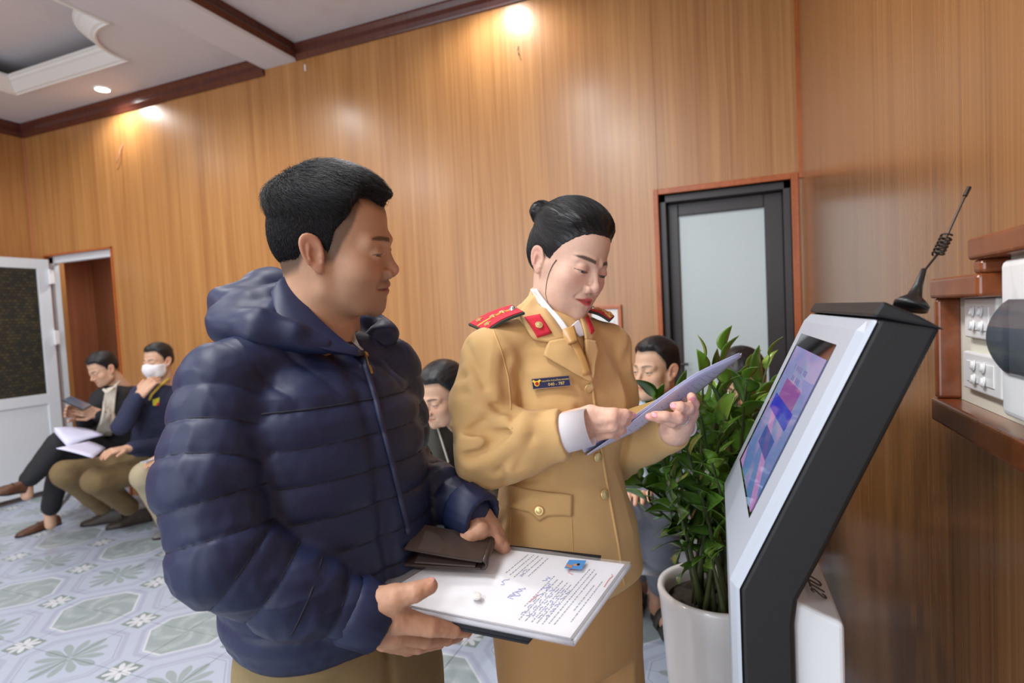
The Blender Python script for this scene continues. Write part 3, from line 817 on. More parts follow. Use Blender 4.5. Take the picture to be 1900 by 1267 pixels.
for L, W, cu_, fo, mm in ((0.100,0.0260,0.25,0.25,'leaf'),(0.108,0.0280,0.10,0.35,'leaf'),(0.090,0.0270,0.45,0.15,'leaf'),(0.085,0.0250,0.2,0.3,'leaf_young')):
    o = leaf_src('leaf_pattern', L, W, cu_, fo, M[mm]); lm.append(o.data); bpy.data.objects.remove(o)
def stem(base, tip, bow, n_l, start, lscale=1.0, young=False, seed=0):
    rg = np.random.default_rng(seed)
    base, tip = np.asarray(base,float), np.asarray(tip,float)
    mid = (base+tip)/2 + np.asarray(bow,float)
    ts = np.linspace(0,1,12)
    path = np.array([(1-t)**2*base + 2*t*(1-t)*mid + t*t*tip for t in ts])
    s = ob('stem', tube(path, 0.0075-0.0055*ts, 7), M['stem'], parent=plant, smooth=True)
    side = nrm(np.cross(tip-base, CAMC-mid) + 0.6*rg.standard_normal(3))
    for k in range(n_l):
        t = start + (1-start)*k/(n_l-1)
        pos = (1-t)**2*base + 2*t*(1-t)*mid + t*t*tip
        tan = nrm(2*(1-t)*(mid-base) + 2*t*(tip-mid))
        sd = nrm(side - tan*np.dot(side,tan)) * (1 if k % 2 else -1)
        sd = nrm(sd + 0.25*rg.standard_normal(3))
        op = 0.95-0.55*t
        d = nrm(tan*(0.55+0.35*t) + sd*op + A3(0,0,0.1))
        if k >= n_l-1: d = nrm(tan+0.2*rg.standard_normal(3))
        up = nrm(np.cross(tan, sd)*(1 if k%2 else -1) + 0.5*nrm(CAMC-pos) + A3(0,0,0.5) + 0.25*rg.standard_normal(3))
        m_ = lm[3] if young or (t > 0.9 and rg.random() < 0.5) else lm[rg.integers(0,3)]
        put_leaf(m_, s, pos, d, up, lscale*(0.85+0.3*rg.random())*(1.0-0.25*t*t))
pb = A3(PC[0],PC[1],rimz-0.05)
def pd(px, py, dz): return P(px, py, 1.46+dz)
stems = [  # tip pixel, depth offset
 ((1340,652),-0.02),((1305,672),-0.10),((1428,662),-0.10),((1385,705),-0.20),((1340,712),-0.22),((1268,745),0.02),((1215,738),0.10),
 ((1190,835),-0.04),((1172,880),-0.08),((1222,830),-0.18),((1262,800),-0.24),((1300,770),-0.27),((1345,775),-0.30),((1390,760),-0.14),
 ((1432,720),0.08),((1285,745),0.12),((1325,735),0.16),((1385,690),0.14),((1200,930),0.0),((1440,830),0.1),((1240,880),-0.28),((1320,860),-0.30)]
for k, ((px,py),dz) in enumerate(stems):
    tip = pd(px,py,dz); off = A3(0.06*math.cos(k*2.4), 0.06*math.sin(k*2.4), 0)
    b0_ = pb+off
    stem(b0_, tip, A3((tip[0]-b0_[0])*0.15, (tip[1]-b0_[1])*0.15, 0.06)-(tip-b0_)*A3(0.2,0.2,0.0), 13 if k not in (18,19) else 9, 0.28, 1.0, False, 100+k)
stem(pb+A3(0.02,-0.09,0), pd(1318,1030,-0.16), A3(0,0,0.02), 5, 0.75, 0.62, True, 7)
stem(pb+A3(-0.03,-0.06,0), pd(1330,1000,-0.12), A3(0,0,0.02), 6, 0.70, 0.6, False, 9)
print('leaves', nleaf)
# ================================================================ IMPLICIT SURFACES
def smin(a, b, k):
    h = np.clip(0.5+0.5*(b-a)/k, 0, 1); return b+(a-b)*h-k*h*(1-h)
def smax(a, b, k): return -smin(-a, -b, k)
def cap(p, a, b, ra, rb=None):
    rb = ra if rb is None else rb
    a = np.asarray(a,float); b = np.asarray(b,float); ab = b-a
    t = np.clip(((p-a)@ab)/max(1e-12, ab@ab), 0, 1)
    return np.linalg.norm(p-a-t[:,None]*ab, axis=1) - (ra+(rb-ra)*t)
def chain(p, pts, rs, k=0.004):
    d = None
    for i in range(len(pts)-1):
        e = cap(p, pts[i], pts[i+1], rs[i], rs[i+1])
        d = e if d is None else smin(d, e, k)
    return d
def sph(p, c, r): return np.linalg.norm(p-np.asarray(c,float), axis=1)-r
def ell(p, c, r, R=None):
    q = p-np.asarray(c,float)
    if R is not None: q = q@np.asarray(R).T
    r = np.asarray(r,float)
    k0 = np.linalg.norm(q/r, axis=1); k1 = np.linalg.norm(q/(r*r), axis=1)+1e-9
    return k0*(k0-1)/k1
def sstep(a, b, x):
    t = np.clip((x-a)/(b-a), 0, 1); return t*t*(3-2*t)
def hash3(i, j, k):
    n = (i*73856093) ^ (j*19349663) ^ (k*83492791)
    n = (n ^ (n >> 13))*1274126177 & 0x7fffffff
    return (n % 100003)/100003.0
def vnoise(p):
    """value noise, about -1..1"""
    f = np.floor(p).astype(np.int64); t = p-f; t = t*t*(3-2*t)
    r = 0
    for a in (0,1):
        for b in (0,1):
            for c in (0,1):
                w = (t[:,0] if a else 1-t[:,0])*(t[:,1] if b else 1-t[:,1])*(t[:,2] if c else 1-t[:,2])
                r = r + w*hash3(f[:,0]+a, f[:,1]+b, f[:,2]+c)
    return r*2-1
def mesh_sdf(fn, lo, hi, h, co=4, chunk=300000):
    lo = np.asarray(lo,float); hi = np.asarray(hi,float)
    nb = np.maximum(2, np.ceil((hi-lo)/(h*co)).astype(int)); n = nb*co+1
    def ev(q):
        return np.concatenate([fn(q[i:i+chunk]) for i in range(0, len(q), chunk)]) if len(q) else np.zeros(0)
    I = np.stack(np.meshgrid(*[np.arange(x) for x in nb], indexing='ij'), -1).reshape(-1,3)
    dc = ev(lo+(I+0.5)*h*co)
    act = np.abs(dc) < co*h*1.7
    D = np.repeat(np.repeat(np.repeat(np.where(dc.reshape(nb) < 0, -1.0, 1.0), co, 0), co, 1), co, 2)
    D = np.pad(D, ((0,1),)*3, mode='edge')
    mask = np.zeros(n, bool); B = I[act]*co
    for a in range(co+1):
        for b in range(co+1):
            for c in range(co+1): mask[B[:,0]+a, B[:,1]+b, B[:,2]+c] = True
    J = np.argwhere(mask)
    D[mask] = ev(lo+J*h)
    S = D < 0
    cnt = np.zeros(n-1, np.int8)
    sl = [slice(0,-1), slice(1,None)]
    for a in (0,1):
        for b in (0,1):
            for c in (0,1): cnt += S[sl[a],sl[b],sl[c]]
    C = np.argwhere((cnt > 0) & (cnt < 8))
    cid = -np.ones(n-1, np.int64); cid[C[:,0],C[:,1],C[:,2]] = np.arange(len(C))
    acc = np.zeros((len(C),3)); num = np.zeros(len(C))
    for ax in range(3):
        o1, o2 = [q for q in range(3) if q != ax]
        for u in (0,1):
            for v in (0,1):
                s0 = np.zeros(3,int); s0[o1] = u; s0[o2] = v
                s1 = s0.copy(); s1[ax] = 1
                i0 = C+s0; i1 = C+s1
                d0 = D[i0[:,0],i0[:,1],i0[:,2]]; d1 = D[i1[:,0],i1[:,1],i1[:,2]]
                m = (d0 < 0) != (d1 < 0)
                t = np.where(m, d0/np.where(m, d0-d1, 1), 0)
                acc[m] += s0; acc[m, ax] += t[m]; num[m] += 1
    V = lo+(C+acc/np.maximum(num,1)[:,None])*h
    Fs = []
    for ax in range(3):
        o1, o2 = [(1,2),(2,0),(0,1)][ax]
        a = [slice(None)]*3; b = [slice(None)]*3
        a[ax] = slice(0,-1); b[ax] = slice(1,None)
        ch = S[tuple(a)] != S[tuple(b)]
        Q = np.argwhere(ch)
        Q = Q[(Q[:,o1] > 0) & (Q[:,o2] > 0) & (Q[:,o1] < n[o1]-1) & (Q[:,o2] < n[o2]-1)]
        neg = S[Q[:,0],Q[:,1],Q[:,2]]
        def cc(d1, d2):
            q = Q.copy(); q[:,o1] += d1; q[:,o2] += d2
            return cid[q[:,0],q[:,1],q[:,2]]
        f = np.stack([cc(-1,-1),cc(0,-1),cc(0,0),cc(-1,0)],1)
        f[~neg] = f[~neg][:,::-1]
        Fs.append(f)
    return V, np.concatenate(Fs)
def joinm(*parts):
    V, F, n = [], [], 0
    for v, f in parts:
        V.append(v); F.append(np.asarray(f)+n); n += len(v)
    return np.concatenate(V), np.concatenate(F)
def one_body(parts, links):
    """join body surfaces into one connected mesh; links = (part a, near point, part b, near point, waypoints, radii): the limb inside the clothes"""
    V, F = joinm(*parts); off = np.cumsum([0]+[len(v) for v,_ in parts])
    Vs, Fs = [V], [F]; n = len(V)
    for a, pa, b, pb, way, rad in links:
        ia = off[a]+int(np.argmin(np.linalg.norm(parts[a][0]-pa,axis=1))); ib = off[b]+int(np.argmin(np.linalg.norm(parts[b][0]-pb,axis=1)))
        tv, tf = tube(way, rad, 8, caps=False); tf = np.array(tf)+n; m = len(way)
        r0 = [n+k for k in range(8)]; r1 = [n+(m-1)*8+k for k in range(8)]
        Vs.append(tv); Fs.append(tf)
        Fs.append(np.array([(ia, r0[(k+1)%8], r0[k], r0[k]) for k in range(8)])); Fs.append(np.array([(ib, r1[k], r1[(k+1)%8], r1[(k+1)%8]) for k in range(8)]))
        n += len(tv)
    F = np.concatenate(Fs); V = np.concatenate(Vs)
    return V, [tuple(dict.fromkeys(q)) for q in F.tolist()]
def trace(fn, px, py, t0=0.3, t1=2.5, it=90):
    """march rays through pixels onto an implicit surface -> points, normals"""
    px = np.atleast_1d(np.asarray(px,float)); py = np.atleast_1d(np.asarray(py,float))
    d = np.stack([(px-CX)/FPX, (py-CY)/FPX, np.ones(len(px))],1)@CAMR
    l = np.linalg.norm(d, axis=1, keepdims=True); d = d/l
    t = np.full(len(px), t0)
    for _ in range(it):
        s = fn(CAMC+d*t[:,None]); t = np.minimum(t+0.6*s, t1)
    p = CAMC+d*t[:,None]
    return p, sdf_n(fn, p)
def sdf_n(fn, p, e=0.002):
    g = np.stack([fn(p+A3(e,0,0))-fn(p-A3(e,0,0)), fn(p+A3(0,e,0))-fn(p-A3(0,e,0)), fn(p+A3(0,0,e))-fn(p-A3(0,0,e))],1)
    return g/(np.linalg.norm(g,axis=1,keepdims=True)+1e-9)
def patch(fn, quad, nu, nv, lift, th, t0=0.3, t1=2.5, sm=0):
    """thick cloth patch laid on an implicit surface; quad = 4 pixel corners or function (u,v)->pixel"""
    U, W = np.meshgrid(np.linspace(0,1,nu), np.linspace(0,1,nv), indexing='ij')
    if callable(quad): pp = np.array([quad(u,w) for u,w in zip(U.ravel(),W.ravel())])
    else:
        a,b,c,d = [np.array(q,float) for q in quad]; u = U.ravel()[:,None]; w = W.ravel()[:,None]
        pp = (1-u)*(1-w)*a+u*(1-w)*b+u*w*c+(1-u)*w*d
    p, n = trace(fn, pp[:,0], pp[:,1], t0, t1)
    dep = (p-CAMC)@CAMR[2]; bad = (fn(p) > 0.006) | (dep > np.median(dep)+0.09)
    if bad.any() and not bad.all():          # rays that slip past the edge take the depth of the nearest one that landed
        good = np.where(~bad)[0]
        for i in np.where(bad)[0]:
            k = good[np.argmin((pp[good,0]-pp[i,0])**2+(pp[good,1]-pp[i,1])**2)]
            p[i] = P(pp[i,0], pp[i,1], dep[k]+0.004); n[i] = n[k]
    G = (p+n*lift).reshape(nu,nv,3)
    for _ in range(sm):
        H = G.copy(); H[1:-1] = 0.5*G[1:-1]+0.25*(G[:-2]+G[2:]); H[:,1:-1] = 0.5*H[:,1:-1]+0.25*(H[:,:-2]+H[:,2:]); G = H
    V, F = sheet(G, th)
    return V, F

# ---------------------------------------------------------------- head, local frame: +x person's right, +y forward, +z up, eyes at z=0
HEAD_DEF = dict(w=1.0, jaw=1.0, chin=-0.004, nose=0.85, ear=1.0, lip=1.0, lid_u=0.0015, lid_l=0.0035, neck=0.056, brow=1.0, fat=0.0)
EYE = A3(0.0315, 0.0775, 0.0)
def head_base(p, k):
    q = p.copy(); q[:,0] = np.abs(q[:,0])/k['w']
    d = ell(q, (0,-0.006,0.045), (0.0745,0.096,0.083))
    d = smin(d, ell(q, (0,-0.045,0.012), (0.062,0.055,0.06)), 0.03)
    d = smin(d, ell(q, (0,0.028,-0.015), (0.0605,0.062,0.080)), 0.02)
    return d
def face_warp(z): return np.where(z < -0.03, -0.03+(z+0.03)*0.90, z)
def head_sdf(p, k):
    p = p.copy(); p[:,2] = face_warp(p[:,2])
    q = p.copy(); q[:,0] = np.abs(q[:,0])/k['w']
    d = head_base(p, k)
    j = k['jaw']
    d = smin(d, chain(q, [(0.057,-0.004,-0.02),(0.0525*j,0.006,-0.060),(0.030*j,0.055,-0.084),(0.0,0.074,-0.089)], [0.013,0.0135,0.0135,0.015], 0.01), 0.022)
    d = smin(d, sph(q, (0.0,0.0785+k['chin'],-0.084), 0.0165), 0.014)
    d = smin(d, ell(q, (0,0.060,-0.055), (0.040,0.032,0.036)), 0.018)
    d = smin(d, sph(q, (0.040,0.056,-0.026), 0.026+k['fat']), 0.02)
    d = smin(d, sph(q, (0.034,0.040,-0.062), 0.026+k['fat']), 0.025)
    d = smin(d, cap(q, (0.012,0.0880,0.018), (0.043,0.071,0.017), 0.0095*k['brow']), 0.016)
    # eye socket, lids
    d = smax(d, -sph(q, (0.031,0.1065,-0.001), 0.0185), 0.014)
    d = smin(d, sph(q, EYE, 0.0146), 0.005)
    # nose
    ns = k['nose']
    nb = A3(0,0.0885,0.006); nt_ = A3(0,0.0885+0.0205*ns,-0.028)
    d = smin(d, cap(q, nb, nt_, 0.0058, 0.0080), 0.011)
    d = smin(d, sph(q, nt_+A3(0,0.0005,-0.002), 0.0100), 0.007)
    d = smin(d, ell(q, (0.0130,0.0960,-0.0365), (0.0076,0.0105,0.0080)), 0.0035)
    d = smax(d, -ell(q, (0.0062,0.1030,-0.0455), (0.0036,0.0060,0.0042)), 0.003)
    # lips
    L = k['lip']
    arch = 0.0022*np.cos(q[:,0]/0.022*math.pi*1.3)
    ql = q.copy(); ql[:,2] -= 0.0; 
    d = smin(d, ell(ql-np.stack([0*arch,0*arch,-arch*0.4],1), (0,0.0868,-0.0545), (0.0225,0.0110,0.0058*L)), 0.005)
    d = smin(d, ell(ql, (0,0.0850,-0.0650), (0.0190,0.0110,0.0064*L)), 0.005)
    d = smax(d, -cap(q, (0,0.0975,-0.0598), (0.0245,0.0845,-0.0598), 0.0017+k.get('open',0), 0.0012), 0.0025)
    d = smax(d, -sph(q, (0,0.099,-0.0735), 0.0045), 0.006)
    d = smax(d, -cap(q, (0,0.1005,-0.0440), (0,0.0985,-0.0500), 0.0014), 0.004)
    d = smax(d, -cap(q, (0.0205,0.0935,-0.0320), (0.0190,0.0945,-0.0420), 0.0012), 0.003)
    # nasolabial softness
    d = smax(d, -cap(q, (0.019,0.0955,-0.036), (0.029,0.0830,-0.056), 0.0012*k.get('fold',1.0)), 0.007)
    # neck
    nk = k['neck']
    d = smin(d, cap(q, (0,-0.022,-0.05), k.get('neck_to', A3(0,-0.050,-0.19)), nk, nk*1.08), 0.022)
    # eye slit
    e = q-EYE
    sh = 1-np.clip((e[:,0]+0.0005)/0.0148, -1, 1)**2
    zo = -k.get('look', 0.004)
    tilt = 0.06*e[:,0]
    op = np.maximum(e[:,2]-(zo+k['lid_u']*sh+tilt), (zo-k['lid_l']*sh+tilt)-e[:,2])
    op = np.maximum(op, np.abs(e[:,0]+0.0003)-0.0125); op = np.maximum(op, 0.004-e[:,1])
    d = np.maximum(d, -op)
    d = smax(d, -cap(q, EYE+A3(-0.010,0.0142,0.0056), EYE+A3(0.012,0.0112,0.0052), 0.0006), 0.003)
    # ear
    s = k['ear']
    ca, sa = math.cos(0.42), math.sin(0.42)
    t = q-A3(0.0735,-0.010+k.get('ear_dy',0),-0.003+k.get('ear_dz',0))
    x_ = ca*t[:,0]+sa*t[:,1]; y_ = -sa*t[:,0]+ca*t[:,1]; z_ = t[:,2]
    y2 = y_+0.22*z_
    er = np.stack([x_, y2, z_],1)/s
    prof = 0.0178+0.004*np.clip(er[:,2]/0.03,-1,1)
    ro = np.sqrt((er[:,1]/prof)**2+(er[:,2]/0.0315)**2)
    plate = np.maximum((ro-1)*0.015, np.abs(er[:,0]-0.004)-0.0030)
    rim_ = np.sqrt(((ro-0.90)*0.016)**2+(er[:,0]-0.0062)**2)-0.0032
    rim_ = np.maximum(rim_, np.where(er[:,2] < -0.020, 0.002, -1.0))
    conch = ell(er, (0.010,0.003,-0.004), (0.0080,0.0088,0.0135))
    anti = cap(er, (0.006,-0.004,0.013), (0.0075,-0.006,-0.010), 0.0034)
    lobe = ell(er, (0.004,0.005,-0.027), (0.0042,0.0080,0.0085))
    trag = sph(er, (0.006,0.0135,-0.006), 0.0046)
    ear = smin(smin(plate, rim_, 0.003), anti, 0.003)
    ear = smax(ear, -conch, 0.003); ear = smin(ear, lobe, 0.005); ear = smin(ear, trag, 0.003)
    ear = smin(ear, cap(er, (-0.004,0.004,0.012),(-0.002,0.004,-0.016), 0.005), 0.006)*s
    return smin(d, ear, 0.004)
def hair_line(p, tab):
    """height of the hair line at the azimuth of p; tab = [(deg from the front, z)]"""
    az = np.degrees(np.arctan2(np.abs(p[:,0]), p[:,1]-0.0))
    return np.interp(az, [t[0] for t in tab], [t[1] for t in tab])
SHORT_CUT = [(0,0.076),(25,0.080),(40,0.078),(52,0.062),(62,0.044),(70,0.034),(76,0.004),(88,0.000),(93,0.012),(106,0.012),(114,0.002),(124,-0.022),(150,-0.048),(180,-0.050)]
def skin_cols(p, k, skin, opt):
    """vertex colours on the head in local coordinates: lips, brows, beard shadow, ears, painted shade in nostrils and creases"""
    p = p.copy(); p[:,2] = face_warp(p[:,2])
    n = len(p); skin = np.asarray(skin,float)
    c = np.tile(skin, (n,1))
    def mixin(w, col):
        nonlocal c
        w = np.clip(w,0,1)[:,None]; c = c*(1-w)+np.asarray(col,float)*w
    x = np.abs(p[:,0]); y, z = p[:,1], p[:,2]
    front = sstep(0.03,0.06,y)
    # slow blotches
    c *= (1+0.05*vnoise(p*60)+0.035*vnoise(p*240))[:,None]
    red = np.asarray(opt.get('red', skin*A3(1.05,0.78,0.72)))
    mixin(0.55*np.exp(-((x-0.040)/0.018)**2-((z+0.022)/0.016)**2)*front, red)
    mixin(0.5*np.exp(-(x/0.014)**2-((z+0.034)/0.010)**2)*sstep(0.09,0.105,y), red)
    mixin(0.7*sstep(0.069,0.078,x)*(np.abs(z) < 0.05)*(y < 0.03), red)
    # beard shadow
    if opt.get('beard',0):
        b = opt['beard']*(sstep(-0.030,-0.050,z)*sstep(-0.01,0.03,y)*sstep(-0.115,-0.098,z) )
        b = b*(0.60+0.40*sstep(0.042,0.018,x)*sstep(0.045,0.075,y))
        mus = opt['beard']*1.6*np.exp(-((z+0.047)/0.0045)**2)*sstep(0.031,0.022,x)*(y > 0.070)
        gt = opt['beard']*1.3*np.exp(-((z+0.079)/0.007)**2)*sstep(0.018,0.009,x)*(y > 0.070)
        mixin(np.maximum(np.maximum(b,mus),gt), skin*A3(0.42,0.42,0.44))
    # lips, then shade painted into the mouth line, nostrils and nose-wing creases
    lipw = np.exp(-np.clip((np.abs(z+0.0597)-0.0062*sstep(0.024,0.004,x))/0.0016,0,9)**2)*sstep(0.0235,0.0205,x)*sstep(0.080,0.084,y)
    mixin(0.9*lipw, opt.get('lips', skin*A3(0.85,0.55,0.52)))
    mixin(np.exp(-((z+0.0597)/0.0011)**2)*(x < 0.0245)*(y > 0.078)*0.75, skin*0.22)
    mixin(np.exp(-(((x-0.0062)/0.0030)**2+((z+0.0440)/0.0020)**2))*(y > 0.092)*(y < 0.106)*0.75, skin*0.3)
    mixin(np.exp(-(((x-0.0200)/0.0022)**2+((z+0.0385)/0.006)**2))*(y > 0.085)*0.35, skin*0.45)
    # brows
    zb = 0.0205+0.0035*np.sin(np.clip((x-0.010)/0.04,0,1)*math.pi*0.75)+opt.get('brow_up',0)
    bw = opt.get('brow_w',0.0042)*sstep(0.052,0.034,x)
    w = np.exp(-np.clip((np.abs(z-zb)-bw*0.6)/0.0016,0,9)**2)*sstep(0.0085,0.0125,x)*sstep(0.052,0.046,x)*(y > 0.05)
    mixin(w*opt.get('brow_s',0.85), opt.get('brow', A3(0.02,0.016,0.014)))
    # lashes along the slit
    e0, e2 = x-EYE[0], z
    sh = 1-np.clip(e0/0.0148,-1,1)**2
    zo = -k.get('look',0.004)+k['lid_u']*sh+0.06*e0
    w = np.exp(-((e2-zo-0.0006)/0.0011)**2)*(np.abs(e0) < 0.0152)*(y > 0.072)*opt.get('lash',0.75)
    mixin(w, A3(0.02,0.015,0.012))
    w = np.exp(-((e2-zo-0.0055)/0.004)**2)*(np.abs(e0) < 0.016)*(y > 0.072)*opt.get('shadow',0.12)
    mixin(w, opt.get('shadow_c', skin*A3(0.7,0.5,0.45)))
    # shaved scalp showing through at the sides
    if 'fade' in opt:
        hl = hair_line(p, opt['fade'])
        w = sstep(-0.006,0.012, z-hl)*0.85*(x < 0.0745)*opt.get('fade_w',1.0)
        mixin(np.where((x > 0.0725)&(y > -0.028)&(y < 0.012)&(np.abs(z) < 0.034), 0, w), A3(0.03,0.026,0.024))
    return c
M['skin'] = mat('skin', (0.6,0.4,0.3), 0.52, spec=0.35, attr='col', sss=0.05, bump=0.10, nscale=(900,900,900))
M['hair'] = mat('black_hair', s2l(26,25,28), 0.46, spec=0.45, noise=0.35, nscale=(260,260,260))
M['hair_base'] = mat('black_hair_base', s2l(22,21,23), 0.8, spec=0.15)
M['eye'] = mat('eyeball', (1,1,1), 0.12, attr='col', coat=0.6)
def pose(R, t, s=1.0):
    R = np.asarray(R,float); t = np.asarray(t,float)
    return (lambda q: (q*s)@R.T+t), (lambda w: ((w-t)@R)/s), s      # local->world, world->local
def eyeballs(par, ps, gaze=(0,1,-0.3), white=(0.46,0.42,0.40), wd=1.0):
    for sx in (1,-1):
        c = EYE*A3(sx*wd,1,1)
        V, F = ball((0,0,0), 0.0126, 24, 16)
        g = nrm(gaze)
        a = np.degrees(np.arccos(np.clip((V/0.0126)@g,-1,1)))
        col = np.tile(np.asarray(white,float),(len(V),1))
        col[a < 30] = s2l(52,34,24); col[a < 15] = (0.004,0.004,0.004)
        ob('eye', (ps[0](V+c), F), M['eye'], parent=par, smooth=True, col=col)
def strands(roots, dirs, length, width, nrms, seg=3, droop=0.0, rng=None, lift=0.3, wob=0.15):
    """many thin tapered hairs as one mesh"""
    rng = rng or np.random.default_rng(1)
    N = len(roots); L = np.asarray(length)
    side = np.cross(dirs, nrms); side /= (np.linalg.norm(side,axis=1,keepdims=True)+1e-9)
    ts = np.linspace(0,1,seg+1)
    rows = []
    w = rng.standard_normal((N,3))*wob
    for t in ts:
        c = roots + (dirs+w*t)*(L*t)[:,None] + nrms*((lift*L)*(t-t*t*1.1))[:,None] - A3(0,0,1)*(droop*L*t*t)[:,None]
        r = (np.broadcast_to(np.asarray(width,float),(N,))*(1-0.85*t))[:,None]
        rows.append(np.stack([c-side*r, c+side*r, c+nrms*r],1))
    V = np.stack(rows,1).reshape(-1,3)              # N,(seg+1),3,3
    st = (seg+1)*3
    base = (np.arange(N)*st)[:,None]
    F = []
    for i in range(seg):
        for a, b in ((0,1),(1,2),(2,0)):
            F.append(np.concatenate([base+i*3+a, base+i*3+b, base+(i+1)*3+b, base+(i+1)*3+a],1))
    return V, np.concatenate(F)

def strands_on(fn, roots, flow, length, width, seg=4, lift=0.0004, jit=0.12, rng=None):
    """hairs combed along an implicit surface"""
    N = len(roots); L = np.asarray(length); p = roots.copy(); P_ = [p]
    w = rng.standard_normal((N,3))*jit; lf = np.asarray(lift)*(0.3+1.4*rng.random(N))
    for i in range(seg):
        n = sdf_n(fn, p, 0.0015); f = flow(p)+w; f -= n*np.sum(f*n,1,keepdims=True); f /= (np.linalg.norm(f,axis=1,keepdims=True)+1e-9)
        p = p+f*(L/seg)[:,None]; d = fn(p); p = p-n*(d-lf*(1+i))[:,None]; P_.append(p)
    rows = []
    for i, q in enumerate(P_):
        t = i/seg; n = sdf_n(fn, q, 0.0015); d = P_[min(i+1,seg)]-P_[max(i-1,0)]
        s_ = np.cross(d, n); s_ /= (np.linalg.norm(s_,axis=1,keepdims=True)+1e-9); r = width*(1-0.8*t)
        rows.append(np.stack([q-s_*r, q+s_*r, q+n*r],1))
    V = np.stack(rows,1).reshape(-1,3); base = (np.arange(N)*(seg+1)*3)[:,None]; F = []
    for i in range(seg):
        for a, b in ((0,1),(1,2),(2,0)): F.append(np.concatenate([base+i*3+a, base+i*3+b, base+(i+1)*3+b, base+(i+1)*3+a],1))
    return V, np.concatenate(F)

def ring_on(fn, c, u, v, n=48, r1=0.30, half=False):
    """closed curve where rays from c leave an implicit solid"""
    a = np.linspace(0, 2*math.pi, n, endpoint=False)
    d = np.cos(a)[:,None]*u+np.sin(a)[:,None]*v
    lo = np.zeros(n); hi = np.full(n, 0.0); t = np.full(n, 0.015); done = np.zeros(n, bool)
    for _ in range(60):
        s = fn(c+d*t[:,None]); t = np.where(s < 0, np.minimum(t+np.maximum(-s*0.7,0.0006), r1), t)
    return c+d*t[:,None]
def loop_tube(pts, r, n=5):
    V, F = tube(np.concatenate([pts,pts[:1]]), r, n, caps=False); return V, F
# ================================================================ MAN IN THE NAVY JACKET
def loft(p, o, side, fwd, zs, a, b, cs=0.0, cf=0.0, pw=2.3):
    q = p-o
    x, y, z = q@side, q@fwd, p[:,2]
    A_, B_ = np.interp(z, zs, a), np.interp(z, zs, b)
    x = x-(np.interp(z, zs, cs) if np.ndim(cs) else cs); y = y-(np.interp(z, zs, cf) if np.ndim(cf) else cf)
    r = ((np.abs(x)/A_)**pw+(np.abs(y)/B_)**pw)**(1/pw)
    d = (r-1)*np.minimum(A_,B_)
    return smax(smax(d, z-zs[-1], 0.03), zs[0]-z, 0.012), x, y
def arm(p, pts, rs, k=0.02):
    """limb along a polyline -> distance and arc length of the nearest point"""
    best = None; S = 0; s0 = 0.0
    for i in range(len(pts)-1):
        a, b = np.asarray(pts[i],float), np.asarray(pts[i+1],float); ab = b-a; L = np.linalg.norm(ab)
        t = np.clip(((p-a)@ab)/(L*L), 0, 1)
        d = np.linalg.norm(p-a-t[:,None]*ab, axis=1)-(rs[i]+(rs[i+1]-rs[i])*t)
        s = s0+t*L
        if best is None: best, S = d, s
        else:
            S = np.where(d < best, s, S); best = smin(best, d, k)
        s0 += L
    return best, S
def flat2(v): v = A3(v[0],v[1],0); return nrm(v)
def hand_sdf(palm, fingers, k=0.010):
    def fn(p):
        d = None
        for a, b, r0, r1 in palm:
            e = cap(p, a, b, r0, r1); d = e if d is None else smin(d, e, k*1.6)
        for pts, rs in fingers: d = smin(d, chain(p, pts, rs, 0.004), 0.006)
        return d
    return fn
def bounds(pts, m):
    q = np.array(pts); return q.min(0)-m, q.max(0)+m
def build_hand(palm, fingers, h=0.0022, m=0.03, extra=None):
    fn = hand_sdf(palm, fingers)
    pts = [x for a,b,_,_ in palm for x in (a,b)]+[x for f,_ in fingers for x in f]
    fn2 = fn if extra is None else (lambda p: extra(p, fn(p)))
    def fw(p): return fn2(p)+0.0006*vnoise(p*220)
    return mesh_sdf(fw, *bounds(pts, m), h), fn
def hand_cols(V, skin, fingers, nail=(0.62,0.36,0.32)):
    c = np.tile(np.asarray(skin,float),(len(V),1))*(1+0.07*vnoise(V*90)+0.04*vnoise(V*300))[:,None]
    for pts, rs in fingers:
        for j in range(1, len(pts)-1):   # redder knuckles
            w = np.exp(-(np.linalg.norm(V-pts[j],axis=1)/0.014)**2)[:,None]*0.35
            c = c*(1-w)+np.asarray(skin)*A3(0.95,0.72,0.66)*w
        w = np.exp(-(np.linalg.norm(V-pts[-1],axis=1)/0.013)**2)[:,None]*0.45
        c = c*(1-w)+np.asarray(skin)*A3(1.05,0.74,0.68)*w
    return c
def nail(par, tip, prev, view, r, m, name='nail'):
    r = r*0.86
    """small oval nail plate on a finger tip, on the side that faces `view`"""
    d = nrm(tip-prev); n = nrm(view-d*np.dot(view,d)); s = np.cross(d,n)
    c = tip+n*(r*0.90)-d*r*0.10
    return ob(name, ball(c, (r*1.0, r*0.70, r*0.22), 14, 8, np.array([d,s,n])), m, parent=par, smooth=True)

